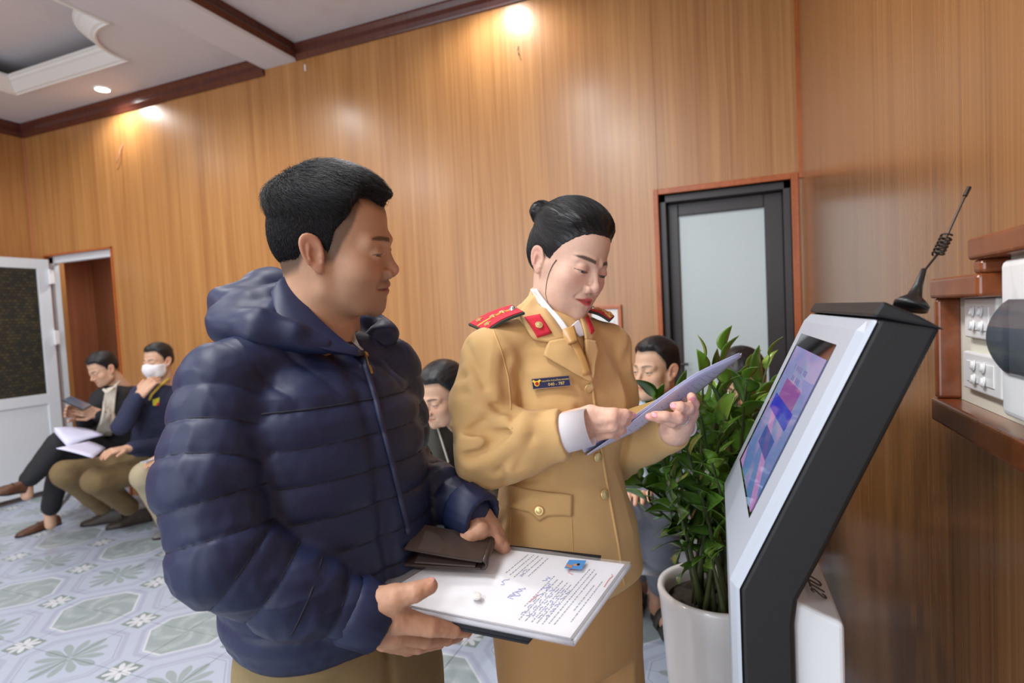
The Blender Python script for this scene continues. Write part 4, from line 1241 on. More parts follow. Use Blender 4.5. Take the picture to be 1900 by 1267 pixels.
mSR, mSL = P(412,722,0.81), P(720,690,1.05)
m_side = flat2(mSL-mSR)                       # towards his left shoulder
m_fwd = A3(m_side[1], -m_side[0], 0)
m_hip = P(632,1185,0.95)
m_mid = (mSR+mSL)/2
print('man side',m_side,'fwd',m_fwd,'shoulder z',mSR[2],mSL[2],'dist',np.linalg.norm(mSL-mSR),'hip',m_hip,'mid',m_mid)
mE_R, mW_R = P(418,1028,0.745), P(672,1138,0.80)
mE_L, mW_L = P(742,880,1.10), P(872,950,0.985)
hz = float(m_hip[2])
mzs = [hz+0.030, hz+0.05, hz+0.09, hz+0.18, hz+0.30, hz+0.38, hz+0.42, hz+0.445, hz+0.460, hz+0.475]
ma = [0.158,0.168,0.172,0.170,0.172,0.168,0.150,0.115,0.080,0.055]
mb = [0.122,0.132,0.137,0.136,0.132,0.120,0.104,0.086,0.070,0.055]
dx = float((m_mid-m_hip)@m_side); dy = float((m_mid-m_hip)@m_fwd)
mcs = [dx*min(1,max(0,(z-hz)/0.42)) for z in mzs]; mcf = [dy*min(1,max(0,(z-hz)/0.42)) for z in mzs]
m_o = A3(m_hip[0],m_hip[1],0)
SEAM0, SPER = 1.262, 0.0505
def puff(s, per, e=0.0060):
    d = np.abs((s/per+0.5) % 1.0-0.5)*per
    return 1-np.exp(-d/e)
M_ARMS = (([mSR+A3(0,0,0.0), (mSR*0.45+mE_R*0.55)-m_side*0.02, mE_R, (mE_R+mW_R)/2+A3(0,0,-0.012), mW_R], [0.056,0.060,0.058,0.050,0.032]),
          ([mSL, (mSL+mE_L)/2, mE_L, (mE_L+mW_L)/2, mW_L], [0.056,0.056,0.054,0.048,0.032]))
def jacket_man(p):
    d, x, y = loft(p, m_o, m_side, m_fwd, mzs, ma, mb, mcs, mcf)
    z = p[:,2]
    # horizontal quilting on the chest, slanted seams on the yoke
    q1 = puff(z-SEAM0+0.06*x*0, SPER)
    yk = puff(x*0.92+(z-SEAM0)*0.62+0.02, 0.058)
    q = np.where(z < SEAM0, q1, np.maximum(yk*0.8, 0))*(1-np.exp(-np.abs(z-SEAM0)/0.0075))
    hem = sstep(hz+0.05, hz+0.075, z)
    w = 0.0012*vnoise(p*A3(26,26,38))+0.0006*vnoise(p*80)
    d = smin(d, cap(p, m_mid*0.55+mSR*0.45+A3(0,0,0.036), mSR+A3(0,0,0.020), 0.048, 0.044), 0.03)
    d = smin(d, cap(p, m_mid*0.55+mSL*0.45+A3(0,0,0.030), mSL+A3(0,0,0.016), 0.046, 0.044), 0.03)
    w = w+0.0010*vnoise(p*A3(120,120,34))*np.exp(-np.abs(((z-SEAM0)/SPER+0.5)%1.0-0.5)*SPER/0.010)
    d = d-0.0050*q*hem-w
    yz = np.abs(x+0.0)   # dip along the zip
    d = d+0.006*np.exp(-(yz/0.012)**2)*(y > 0)*(z < 1.34)
    for pts, rs in M_ARMS:
        e, s = arm(p, pts, rs)
        rdg = 1-np.abs(vnoise(p*A3(15,15,46)+7.0)); rdg2 = 1-np.abs(vnoise(p*A3(40,40,26)+3.0))
        w2 = 0.0036*(rdg**2-0.4)*sstep(0.12,0.30,s)*sstep(0.02,0.05,np.abs(p[:,2]-9)) + 0.0016*(rdg2**2-0.4) + 0.0006*vnoise(p*A3(120,120,60))
        e = e-0.0056*puff(s-0.012, 0.047)-w2
        d = smin(d, e, 0.016)
    return d
mj_lo = A3(-0.98,0.36,hz-0.05); mj_hi = A3(0.06,1.28,1.50)
man = empty('person', (m_hip[0],m_hip[1],0), 'man in a navy quilted jacket holding documents, looking at the papers', 'person')
M['navy'] = mat('navy_nylon', s2l(25,35,68), 0.5, spec=0.4, noise=0.10, nscale=(30,30,30), bump=0.05, bscale=(900,900,900))
M['navy_dark'] = mat('navy_zip_tape', s2l(30,36,66), 0.6)
mV, mF = mesh_sdf(jacket_man, mj_lo, mj_hi, 0.0037)
jk = ob('jacket', (mV, mF), M['navy'], parent=man, smooth=True)
# stitched seam lines
M['seam'] = mat('dark_seam', s2l(14,18,38), 0.7)
def torso_only(p):
    d, x, y = loft(p, m_o, m_side, m_fwd, mzs, ma, mb, mcs, mcf); return d+0.0012*vnoise(p*A3(26,26,38))*0
for k in range(0, 8):
    z_ = SEAM0-SPER*k
    if z_ < hz+0.06: break
    t_ = min(1,max(0,(z_-hz)/0.42)); c_ = m_o+m_side*dx*t_+m_fwd*dy*t_+A3(0,0,z_)
    pts = ring_on(jacket_man, c_, m_side, m_fwd, 90, 0.165)
    keep = [q for q in pts if (q-c_)@m_fwd > -0.06 and abs((q-c_)@m_side) < 0.162 and abs(float(jacket_man(q[None])[0])) < 0.004]
    if len(keep) > 6:
        keep.sort(key=lambda q: math.atan2((q-c_)@m_side, (q-c_)@m_fwd))
        ob('seam', tube(np.array(keep), 0.0017, 5), M['seam'], parent=jk, smooth=True)
for pts_, rs_ in M_ARMS:
    s0 = 0.0
    for a_, b_, r_a, r_b in zip(pts_[:-1], pts_[1:], rs_[:-1], rs_[1:]):
        L = np.linalg.norm(b_-a_); u_, v_, d_ = frame_of(b_-a_)
        k0 = math.ceil((s0-0.012)/0.047)
        for k in range(k0, int((s0+L-0.012)/0.047)+1):
            t_ = (k*0.047+0.012-s0)/L
            if s0+t_*L < 0.03 or t_ > 1: continue
            c_ = a_+(b_-a_)*t_
            rp = ring_on(lambda p: np.maximum(jacket_man(p), np.linalg.norm(p-c_,axis=1)-(r_a+(r_b-r_a)*t_)-0.010), c_, u_, v_, 40, 0.10)
            ob('seam', loop_tube(rp, 0.0016), M['seam'], parent=jk, smooth=True)
        s0 += L
# cuffs
for W_, E_, r in ((mW_R,mE_R,0.0365),(mW_L,mE_L,0.036)):
    d = nrm(W_-(E_+W_)/2); u, v, _ = frame_of(d)
    ring_ = []
    for i, (h, rr) in enumerate(((-0.036,r+0.006),(-0.028,r+0.0115),(0.016,r+0.007),(0.020,r+0.003),(0.018,r-0.004),(-0.02,r-0.006))):
        for k in range(40):
            a = 2*math.pi*k/40; g = 0.0013*math.sin(a*17)
            ring_.append(W_+d*(h+0.012)+(rr+g)*(math.cos(a)*u+math.sin(a)*v))
    F_ = [(i*40+k,i*40+(k+1)%40,(i+1)*40+(k+1)%40,(i+1)*40+k) for i in range(5) for k in range(40)]
    ob('cuff', (np.array(ring_), F_), M['navy'], parent=jk, smooth=True)
# zip
zp = [(672,664),(684,700),(697,745),(711,800),(727,860),(741,920),(752,965),(757,992)]
zx = np.interp(np.linspace(664,992,40), [q[1] for q in zp], [q[0] for q in zp])
zpts, zn = trace(jacket_man, zx, np.linspace(664,992,40), 0.4, 1.5)
ob('zipper', tube(zpts+zn*0.001, 0.0048, 8), M['navy_dark'], parent=jk, smooth=True)
a, b = trace(jacket_man, [674,680,686], [664,684,702], 0.4, 1.5)
M['brass'] = mat('brass', s2l(196,160,96), 0.3, 0.9)
ob('zip_pull', join(obox(a[0]+b[0]*0.008, nrm(a[1]-a[0]), b[0], np.cross(nrm(a[1]-a[0]),b[0]), 0.005,0.002,0.003), tube([a[0]+b[0]*0.008,a[1]+b[1]*0.007],0.0011,6), obox((a[1]+a[2])/2+b[1]*0.009, nrm(a[2]-a[1]), b[1], np.cross(nrm(a[2]-a[1]),b[1]), 0.0075,0.0008,0.0018)), M['brass'], parent=jk)
# hood and standing collar
HR = 0.034
hood_pts = [P(600,640,0.865),P(545,622,0.850),P(485,610,0.845),P(432,606,0.875),P(440,578,0.96),P(500,548,1.04),P(590,570,1.09),P(668,592,1.08)]
hood_rs = [0.012,0.020,0.027,0.030,0.042,0.042,0.034,0.022]
def hood(p):
    d, s = arm(p, hood_pts, hood_rs, 0.025)
    e2 = cap(p, P(468,572,0.92), P(522,542,0.95), 0.034, 0.022)
    e3 = cap(p, P(440,600,0.89), P(520,585,0.90), 0.026, 0.026)
    e4 = smin(cap(p, P(676,640,1.0), P(716,624,1.02), 0.020, 0.026), cap(p, P(690,596,1.06), P(712,612,1.05), 0.024, 0.024), 0.02)
    d = smin(smin(smin(d, e2, 0.025), e3, 0.025), e4, 0.02)
    fold = np.sin((p@nrm(A3(0.5,-0.3,1.0)))*80+2.2*vnoise(p*18))
    return d-0.0034*fold-0.0018*vnoise(p*A3(44,44,70))
lo, hi = bounds(hood_pts+[P(716,624,1.02)], 0.07)
ob('hood', mesh_sdf(hood, lo, hi, 0.004), M['navy'], parent=jk, smooth=True)
# standing collar, near side turned outwards
ci = [(534,514,0.925),(548,545,0.905),(574,580,0.892),(612,616,0.888),(640,640,0.888),(664,656,0.888)]
co = [(506,545,0.895),(512,580,0.868),(532,612,0.852),(562,638,0.846),(600,652,0.852),(662,660,0.884)]
cg = np.array([[P(*[(1-w)*a_+w*b_ for a_,b_ in zip(q0,q1)])+A3(0,0,0.006*math.sin(math.pi*w)) for w in np.linspace(0,1,6)] for q0, q1 in zip(ci,co)])
def refine(G, n, m):
    u = np.linspace(0,G.shape[0]-1,n); v = np.linspace(0,G.shape[1]-1,m)
    G1 = np.stack([[np.interp(u, np.arange(G.shape[0]), G[:,j,c]) for c in range(3)] for j in range(G.shape[1])],0).transpose(2,0,1)
    return np.stack([[np.interp(v, np.arange(G1.shape[1]), G1[i,:,c]) for c in range(3)] for i in range(n)],0).transpose(0,2,1)
def smooth_grid(G, it=4):
    for _ in range(it):
        H = G.copy(); H[1:-1] = 0.5*G[1:-1]+0.25*(G[:-2]+G[2:]); G = H
    return G
ob('collar', sheet(smooth_grid(refine(cg,26,10),5), 0.010), M['navy'], parent=jk, smooth=True, bevel=0.003)
inn = np.array([[P(*[(1-w)*a_+w*b_ for a_,b_ in zip(q0,q1)]) for w in np.linspace(0,1,5)] for q0, q1 in zip([(536,518,0.94),(556,552,0.93),(590,592,0.925),(630,634,0.925),(664,660,0.90)], [(545,535,1.0),(600,585,1.03),(640,600,1.02),(668,625,0.985),(676,660,0.93)])])
ob('collar_lining', sheet(smooth_grid(refine(inn,20,8)), 0.004), M['navy_dark'], parent=jk, smooth=True)
# grey shirt collar peeking out
sc_ = [P(655,600,0.955),P(652,625,0.945),P(648,645,0.935)]
ob('shirt_collar', sheet(np.array([[P(649,596,0.962),P(655,610,0.957)],[P(650,615,0.955),P(661,628,0.948)],[P(645,640,0.945),P(666,640,0.94)],[P(650,662,0.935),P(674,648,0.935)]]), 0.004), mat('grey_knit', s2l(176,178,178), 0.9, bump=0.3, nscale=(600,600,600)), parent=man, smooth=True)
# ---- head
MAN_R = np.array([[0.3284,0.9272,0.1802],[-0.9257,0.3539,-0.1339],[-0.1879,-0.1229,0.9745]])
m_ps = pose(MAN_R, (-0.6104,0.7706,1.5032), 0.95)
neck_to = m_ps[1](P(588,650,0.955)[None])[0]
mk = dict(HEAD_DEF, jaw=1.04, lid_u=0.0016, lid_l=0.0024, look=0.0035, neck=0.060, neck_to=neck_to, ear=0.90, brow=1.05, nose=0.66, lip=1.15, chin=-0.010)
MAN_SKIN = s2l(184,142,113)
MAN_HL = [(0,0.072),(12,0.074),(26,0.084),(38,0.086),(47,0.074),(55,0.056),(64,0.040),(70,0.030),(75,0.006),(80,-0.010),(86,-0.006),(91,0.004),(96,0.012),(104,0.012),(110,0.004),(116,-0.010),(124,-0.026),(150,-0.040),(180,-0.042)]
FADE = [(0,0.062),(26,0.074),(36,0.078),(44,0.062),(50,0.040),(56,0.024),(61,0.012),(66,-0.006),(72,-0.020),(82,-0.024),(88,-0.014),(92,0.0),(104,0.0),(112,-0.012),(124,-0.036),(150,-0.052),(180,-0.056)]
def man_head(p): return head_sdf(m_ps[1](p), mk)*m_ps[2]
hc = m_ps[0](A3(0,0,-0.02)[None])[0]
hV, hF = mesh_sdf(man_head, hc-A3(0.135,0.15,0.20), hc+A3(0.15,0.15,0.175), 0.0019)
hcol = skin_cols(m_ps[1](hV), mk, MAN_SKIN, dict(beard=0.55, fade=FADE, brow_w=0.0040, brow_s=0.8, fade_w=0.85, lash=0.85, lips=s2l(158,98,88), red=s2l(186,128,104)))
# right hand under the folder, thumb on top; left hand on its far edge
D_ = 0.80
mrp = [(P(664,1118,0.80),P(736,1146,0.80),0.025,0.021),(P(664,1158,0.81),P(730,1176,0.825),0.025,0.021),(P(690,1125,0.795),P(728,1112,0.792),0.022,0.019),(P(640,1128,0.80),P(672,1138,0.80),0.028,0.028)]
mrf = [([P(690,1122,0.795),P(735,1107,0.788),P(771,1098,0.788),P(797,1087,0.796)],[0.020,0.0165,0.0135,0.0115]),
       ([P(738,1150,0.80),P(800,1163,0.803),P(842,1168,0.82),P(866,1171,0.835)],[0.0185,0.0130,0.0110,0.0090]),
       ([P(730,1172,0.82),P(790,1186,0.85),P(830,1184,0.88),P(850,1180,0.90)],[0.0175,0.0125,0.0105,0.009]),
       ([P(722,1184,0.835),P(775,1197,0.87),P(815,1193,0.90)],[0.016,0.012,0.009]),
       ([P(712,1190,0.85),P(755,1203,0.88),P(790,1200,0.905)],[0.014,0.0105,0.008])]
mlp = [(P(866,938,0.995),P(905,982,0.98),0.030,0.021),(P(852,950,0.985),P(884,985,0.965),0.024,0.018),(P(872,950,0.99),P(914,990,0.995),0.024,0.019)]
mlf = [([P(880,972,0.965),P(890,984,0.95),P(874,993,0.945),P(854,1003,0.945)],[0.018,0.0150,0.0125,0.0105]),
       ([P(903,982,0.972),P(920,1003,0.968),P(932,1014,0.972),P(938,1019,0.985)],[0.0165,0.0122,0.0105,0.009]),
       ([P(914,990,0.99),P(930,1010,0.99),P(940,1022,1.005)],[0.0155,0.0115,0.009]),
       ([P(916,996,1.005),P(930,1018,1.01),P(938,1028,1.02)],[0.014,0.011,0.009])]
(rV, rF), _ = build_hand(mrp, mrf); (lV, lF), _ = build_hand(mlp, mlf)
MAN_HAND = s2l(190,147,120)
bV, bF = one_body([(hV,hF),(rV,rF),(lV,lF)], [(0,m_mid,1,mE_R,[m_mid+A3(0,0,-0.03),mSR,mE_R,mE_R*0.3+mW_R*0.7],[0.05,0.045,0.038,0.03]),(0,m_mid,2,mE_L,[m_mid+A3(0,0,-0.03),mSL,mE_L,mE_L*0.3+mW_L*0.7],[0.05,0.045,0.038,0.03])])
bcol = np.concatenate([hcol, hand_cols(rV, MAN_HAND, mrf), hand_cols(lV, MAN_HAND, mlf)])
bcol = np.concatenate([bcol, np.tile(MAN_SKIN,(len(bV)-len(bcol),1))])
body = ob('body', (bV,bF), M['skin'], parent=man, smooth=True, col=bcol)
eyeballs(man, m_ps, (0.35,1,-0.2), white=(0.22,0.20,0.19))
M['nail'] = mat('finger_nail', s2l(206,152,136), 0.25, coat=0.3)
nail(man, mrf[0][0][-1], mrf[0][0][-2], nrm(A3(0.0,-0.5,1.0)), 0.0115, M['nail'])
nail(man, mlf[0][0][-1], mlf[0][0][-2], nrm(A3(-0.1,-0.6,0.8)), 0.0105, M['nail'])
# ---- hair: an offset of the skull plus many short strands
def hair_shell(k, tab, thick, ramp=0.030):
    def fn(p):
        base = head_base(p, k)
        up = sstep(-0.002, ramp, p[:,2]-hair_line(p, tab))
        on = sstep(-0.004, 0.006, p[:,2]-hair_line(p, tab))
        t = -0.006+on*0.0068+up*thick(p)
        return base-t
    return fn
def man_thick(p):
    z, y = p[:,2], p[:,1]
    top = sstep(0.045,0.095,z); fr = sstep(0.02,0.09,y)*sstep(0.05,0.075,z)
    crown_ = sstep(0.0,-0.09,y)*sstep(0.04,0.07,z)*sstep(0.115,0.085,z)
    return 0.0015+0.011*top+0.005*fr+0.005*crown_
man_hair_l = hair_shell(mk, MAN_HL, man_thick)
def man_hair(w):
    p = m_ps[1](w)
    st = 0.0030*vnoise(p*A3(110,30,60))+0.0020*vnoise(p*A3(260,60,120))
    return (man_hair_l(p)-st*sstep(0.045,0.08,p[:,2]))*m_ps[2]
hhV, hhF = mesh_sdf(man_hair, hc-A3(0.13,0.15,0.09), hc+A3(0.14,0.15,0.19), 0.0024)
hair_o = ob('hair', (hhV,hhF), M['hair_base'], parent=man, smooth=True)
rng = np.random.default_rng(3)
L_ = m_ps[1](hhV)
ok = np.where((man_hair_l(L_) < 0.01) & (L_[:,2]-hair_line(L_,MAN_HL) > 0.006) & (head_base(L_,mk) > 0.001))[0]
NM = 15000
rl = L_[rng.choice(ok, NM)]+rng.standard_normal((NM,3))*0.0008
def man_flow(p):
    f = p-A3(0.0,-0.055,0.115); f[:,2] *= 0.6; f /= (np.linalg.norm(f,axis=1,keepdims=True)+1e-9)
    return f+A3(0,0.7,-0.1)*sstep(0.03,0.09,p[:,2])[:,None]-A3(0,0,0.8)*sstep(0.08,0.03,p[:,2])[:,None]
ln = 0.004+0.030*sstep(0.045,0.09,rl[:,2])*(0.5+0.7*rng.random(NM))
sV, sF = strands_on(man_hair_l, rl, man_flow, ln, 0.00055, 4, 0.0002+0.0010*sstep(0.05,0.09,rl[:,2]), 0.26, rng)
ob('hair_strands', (m_ps[0](sV), sF), M['hair'], parent=hair_o, smooth=True, kind='stuff')
# ---- trousers and shoes
M['khaki'] = mat('khaki_cotton', s2l(128,112,78), 0.85, noise=0.10, nscale=(40,40,40), bump=0.08, bscale=(1200,1200,1200))
def man_pants(p):
    d, x, y = loft(p, m_o, m_side, m_fwd, [hz-0.20,hz-0.10,hz,hz+0.08], [0.160,0.168,0.165,0.155], [0.120,0.125,0.122,0.115])
    for s in (-1,1):
        hipj = m_o+m_side*s*0.088+A3(0,0,hz-0.10); kn_ = m_o+m_side*s*0.10+m_fwd*0.02+A3(0,0,0.46); an_ = m_o+m_side*s*0.11+A3(0,0,0.07)
        d = smin(d, chain(p, [hipj,kn_,an_], [0.098,0.076,0.060], 0.03), 0.03)
    fold = 0.006*np.exp(-(x/0.006)**2)*(y > 0.05)
    return d+fold-0.0022*vnoise(p*22)
ob('trousers', mesh_sdf(man_pants, m_o+A3(-0.36,-0.36,0.02), m_o+A3(0.36,0.36,hz+0.09), 0.008), M['khaki'], parent=man, smooth=True)
M['shoe_brown'] = mat('brown_leather', s2l(92,58,40), 0.5, noise=0.2, nscale=(60,60,60))
M['shoe_black'] = mat('black_leather', s2l(30,28,28), 0.4)
M['sole'] = mat('dark_sole', s2l(40,36,34), 0.8)
def shoe(par, heel, toe, up, m, w=0.043, h=0.075, name='shoe', low=0.0):
    """a lace-up shoe from heel to toe; up = up direction of the foot"""
    heel, toe = np.asarray(heel,float), np.asarray(toe,float)
    f_ = nrm(toe-heel); L = np.linalg.norm(toe-heel); u_ = nrm(up-f_*np.dot(up,f_)); s_ = np.cross(f_,u_)
    Rm = np.array([s_,f_,u_])
    def fn(p):
        q = (p-heel)@Rm.T
        wid = np.interp(q[:,1],[0,0.3*L,0.68*L,0.9*L,L],[0.030,0.030,w,0.036,0.015])
        hei = np.interp(q[:,1],[0,0.25*L,0.45*L,0.75*L,L],[h,h,h*0.82,0.048,0.030])
        d = (np.sqrt((q[:,0]/wid)**2+(np.maximum(q[:,2]-0.012,0)/(hei-0.012))**2)-1)*0.028
        d = smax(d, -q[:,2], 0.004); d = smax(d, -q[:,1]-0.002, 0.02); d = smax(d, q[:,1]-L, 0.02)
        return d
    pts = [heel-s_*0.06-f_*0.03-u_*0.02, heel+s_*0.06+u_*0.12, toe-s_*0.06-u_*0.02, toe+s_*0.06+f_*0.03+u_*0.12]
    o = ob(name, mesh_sdf(fn, *bounds(pts,0.02), 0.006), m, parent=par, smooth=True)
    poly = [heel+f_*a*L+s_*b for a,b in ((-0.01,-0.018),(0.05,-0.030),(0.35,-0.033),(0.68,-w-0.003),(0.9,-0.037),(1.0,-0.016),(1.005,0.016),(0.9,0.037),(0.68,w+0.003),(0.35,0.033),(0.05,0.030),(-0.01,0.018))]
    ob('sole', prism(poly, u_*0.014), M['sole'], parent=o, bevel=0.003)
    for k in range(4):
        c = heel+f_*L*(0.50+0.065*k)+u_*(h*0.80-0.0055*k*1.6)
        ob('lace', tube([c-s_*0.018-u_*0.004,c+u_*0.004,c+s_*0.018-u_*0.004],0.0022,6), M['sole'], parent=o)
    return o
for s in (-1,1):
    h_ = m_o+m_side*s*0.11-m_fwd*0.07
    shoe(man, h_+A3(0,0,0.0), h_+m_fwd*0.27+m_side*s*0.03, A3(0,0,1), M['shoe_black'])

# ---- what he holds: a dark folio, a plastic sleeve of papers, a wallet
cNL, cNR, cFR, cFL = P(668,1106,0.82), P(1065,1187,0.80), P(1170,1042,0.98), P(848,1003,0.995)
def bil(u, v): return (1-u)*(1-v)*cNL+u*(1-v)*cNR+u*v*cFR+(1-u)*v*cFL
nup = nrm(np.cross(cNR-cNL, cFL-cNL)); nup = nup if nup[2] > 0 else -nup
print('folder size', np.linalg.norm(cNR-cNL), np.linalg.norm(cFR-cNR), np.linalg.norm(cFL-cNL), np.linalg.norm(cFR-cFL), nup)
def bgrid(u0,u1,v0,v1,h,nu=12,nv=10, wav=0.0):
    return np.array([[bil(u,v)+nup*(h+wav*math.sin(7*u+5*v)) for v in np.linspace(v0,v1,nv)] for u in np.linspace(u0,u1,nu)])
fo = empty('document_folio', bil(0.5,0.5)-nup*0.02, 'black folio held under the plastic sleeve of papers', 'folder')
ob('cover', sheet(bgrid(0.02,0.80,0.0,1.14,-0.015), 0.006), mat('black_leatherette', s2l(24,25,36), 0.5, bump=0.3, nscale=(500,500,500)), parent=fo)
ob('lower_cover', sheet(bgrid(0.02,0.80,0.0,1.14,-0.0205), 0.004), mat('black_leatherette_low', s2l(22,23,32), 0.5), parent=fo)
sl = empty('document_sleeve', bil(0.5,0.5), 'clear plastic sleeve with handwritten documents in the man\'s hands', 'documents')
M['paper'] = mat('white_paper', s2l(232,234,240), 0.8, noise=0.02, nscale=(9,9,9))
M['paper_grey'] = mat('grey_paper', s2l(206,208,214), 0.8)
for k in range(5):
    ob('paper', sheet(bgrid(0.06-0.004*k,0.975+0.003*k,0.03-0.003*k,0.975,-0.003-0.0016*k), 0.0010), M['paper'] if k % 2 == 0 else M['paper_grey'], parent=sl)
clear = mat('clear_vinyl', (1,1,1), 0.06, spec=0.5, alpha=0.14)
ob('plastic_sleeve', sheet(bgrid(0.0,1.0,0.0,1.0,0.0004,16,12,0.0012), 0.0006), clear, parent=sl, smooth=True)
ob('sleeve_back', sheet(bgrid(0.0,1.0,0.0,1.0,-0.0112), 0.0006), clear, parent=sl, smooth=True)
ob('sleeve_edge', join(tube([bil(u,0.0)-nup*0.006 for u in np.linspace(0,1,8)],0.0035,6), tube([bil(1.0,v)-nup*0.007 for v in np.linspace(0,1,8)],0.0035,6), tube([bil(0.0,v)-nup*0.006 for v in np.linspace(0,0.5,6)],0.0035,6)), mat('milky_vinyl', s2l(214,218,228), 0.15, alpha=0.6), parent=sl, smooth=True)
fp, fnn = None, None
def on_doc(px, py, h=0.0024):
    q = onplane(px, py, (cNL+cNR+cFR)/3+nup*h, nrm(np.cross(cNR-cNL,cFR-cNR)))
    return q
ob('snap_button', lathe(on_doc(884,1106), [(0.0075,-0.001),(0.0075,0.002),(0.0045,0.0032)], 20, axis=nup), M['white_plastic'], parent=sl, smooth=False)
# printing and handwriting on the top page (reading direction runs up the page edge)
rdir = nrm(cFR-cNR); udir = nrm(cNR-cNL)
ink_g = mat('grey_print_ink', s2l(120,124,140), 0.7); ink_b = mat('blue_pen_ink', s2l(104,122,204), 0.6); ink_r = mat('red_stamp_ink', s2l(214,120,126), 0.7)
rg = np.random.default_rng(11)
top_paper = [c for c in sl.children if c.name.startswith('paper')][0]
def doc_pt(u, v, h=0.0001): return bil(u,v)+nup*(-0.0022+h)
def line_marks(rows, m, name, th):
    parts = []
    for (u, v0, v1, n) in rows:
        v = v0
        while v < v1:
            l = 0.008+0.02*rg.random()
            parts.append(obox(doc_pt(u, v+l/2), nrm(cFR-cNR), nrm(cNR-cNL), nup, l*0.10, th, 0.00008)); v += l*1.25+0.008*rg.random()
    return ob(name, join(*parts), m, parent=top_paper, kind='stuff')
line_marks([(0.93,0.18,0.70,0),(0.905,0.30,0.62,0),(0.87,0.12,0.80,0),(0.845,0.12,0.84,0),(0.82,0.1,0.82,0),(0.795,0.1,0.6,0),(0.77,0.1,0.6,0),(0.74,0.1,0.62,0),(0.71,0.1,0.64,0),(0.68,0.25,0.66,0),(0.56,0.62,0.92,0),(0.53,0.60,0.90,0),(0.50,0.58,0.93,0),(0.47,0.6,0.93,0),(0.44,0.62,0.93,0)], ink_g, 'printed_lines', 0.0009)
def scribble(pts, m, w=0.0011):
    parts = []
    for (u, v, n, su, sv) in pts:
        path = []
        for k in range(n):
            path.append(doc_pt(u+su*(rg.random()-0.5), v+sv*(k/max(1,n-1)-0.5)+0.006*(rg.random()-0.5), 0.0002))
        parts.append(tube(path, w, 5))
    return parts
ob('handwriting', join(*(scribble([(0.69,0.52,9,0.03,0.10),(0.60,0.40,14,0.05,0.13),(0.585,0.36,10,0.04,0.10),(0.66,0.62,7,0.03,0.06),(0.48,0.50,8,0.03,0.10),(0.52,0.66,7,0.02,0.10)]+[(0.70+0.028*i,0.18+0.08*j,5,0.016,0.05) for i in range(5) for j in range(5)], ink_b, 0.0005))), ink_b, parent=top_paper, kind='stuff')
ob('red_stamp', join(*scribble([(0.74,0.78,12,0.06,0.10),(0.72,0.84,10,0.05,0.06),(0.955,0.72,9,0.015,0.18),(0.685,0.36,4,0.01,0.10)], ink_r, 0.0009)), ink_r, parent=top_paper, kind='stuff')
pc = [on_doc(1072,1038), on_doc(1088,1038.5), on_doc(1079,1056), on_doc(1054,1053)]
ph = ob('id_photo', prism([on_doc(1056,1038.5,0.0006), on_doc(1088,1040,0.0006), on_doc(1079,1057,0.0006), on_doc(1047,1054,0.0006)], nup*0.0004), mat('photo_blue', s2l(84,150,214), 0.4), parent=sl)
c = on_doc(1068,1048,0.0012)
ob('portrait_head', join(ball(c, (0.0045,0.0035,0.0003), 12, 6, np.array([udir,rdir,nup])), obox(on_doc(1056,1049.5,0.0011), udir, nrm(np.cross(nup,udir)), nup, 0.0045,0.0048,0.0002)), mat('photo_skin', s2l(196,140,110), 0.5), parent=ph)
ob('portrait_hair', ball(on_doc(1073,1047,0.0013), (0.0024,0.0036,0.0004), 12, 6, np.array([udir,rdir,nup])), M['hair'], parent=ph)
# wallet: two leather flaps joined by a spine, slightly open
M['leather'] = mat('dark_brown_leather', s2l(62,50,46), 0.34, noise=0.15, nscale=(80,80,80), bump=0.10, bscale=(700,700,700))
wl = empty('wallet', on_doc(828,1040), 'dark brown leather bifold wallet lying half open on the papers', 'wallet')
wA, wB, wC, wD = on_doc(746,1050,0.004), on_doc(892,1058,0.004), on_doc(908,1010,0.004), on_doc(775,1004,0.004)
def wq(h0, h1, u0=0.0, u1=1.0, n=10):
    G = []
    for u in np.linspace(u0,u1,n):
        G.append([((1-u)*wA+u*wB)*(1-v)+((1-u)*wD+u*wC)*v + nup*(h0+(h1-h0)*(1-u)**1.2) for v in np.linspace(0,1,6)])
    return np.array(G)
ob('lower_flap', sheet(wq(0.002,0.001), 0.0045), M['leather'], parent=wl, bevel=0.001)
ob('upper_flap', sheet(wq(0.015,0.030), 0.0055), M['leather'], parent=wl, bevel=0.0012)
ob('inner_pocket', sheet(wq(0.006,0.008,0.15,0.92), 0.003), mat('wallet_inner', s2l(78,66,66), 0.4), parent=wl)
sp_ = []
for v in np.linspace(0,1,6): 
    e = (1-v)*wB+v*wC; sp_.append([e+nup*(0.0015)+udir*0.0, e+udir*0.006+nup*0.004, e+udir*0.008+nup*0.009, e+udir*0.006+nup*0.014, e+nup*0.0175])
ob('spine', sheet(np.array(sp_), 0.004), M['leather'], parent=wl, smooth=True)
# ================================================================ WOMAN IN TAN UNIFORM
wSR, wSL = P(912,664,1.08), P(1126,650,1.25)
w_side = flat2(wSL-wSR); w_fwd = A3(w_side[1], -w_side[0], 0)
w_hip = P(1052,1050,1.17); w_o = A3(w_hip[0],w_hip[1],0)
w_mid = (wSR+wSL)/2
whz = float(P(1110,1088,1.12)[2])
print('woman side',w_side,'fwd',w_fwd,'sh',wSR[2],wSL[2],np.linalg.norm(wSL-wSR),'hem',whz)
wE_R, wW_R = P(898,838,1.045), P(1036,806,1.00)
wE_L, wW_L = P(1140,842,1.26), P(1244,797,1.11)
wzs = [whz, whz+0.03, whz+0.10, whz+0.16, whz+0.225, whz+0.30, whz+0.37, whz+0.43, whz+0.465, whz+0.49, whz+0.51]
wa = [0.168,0.167,0.160,0.142,0.128,0.135,0.140,0.132,0.110,0.075,0.050]
wb = [0.126,0.125,0.120,0.108,0.098,0.104,0.106,0.094,0.080,0.064,0.050]
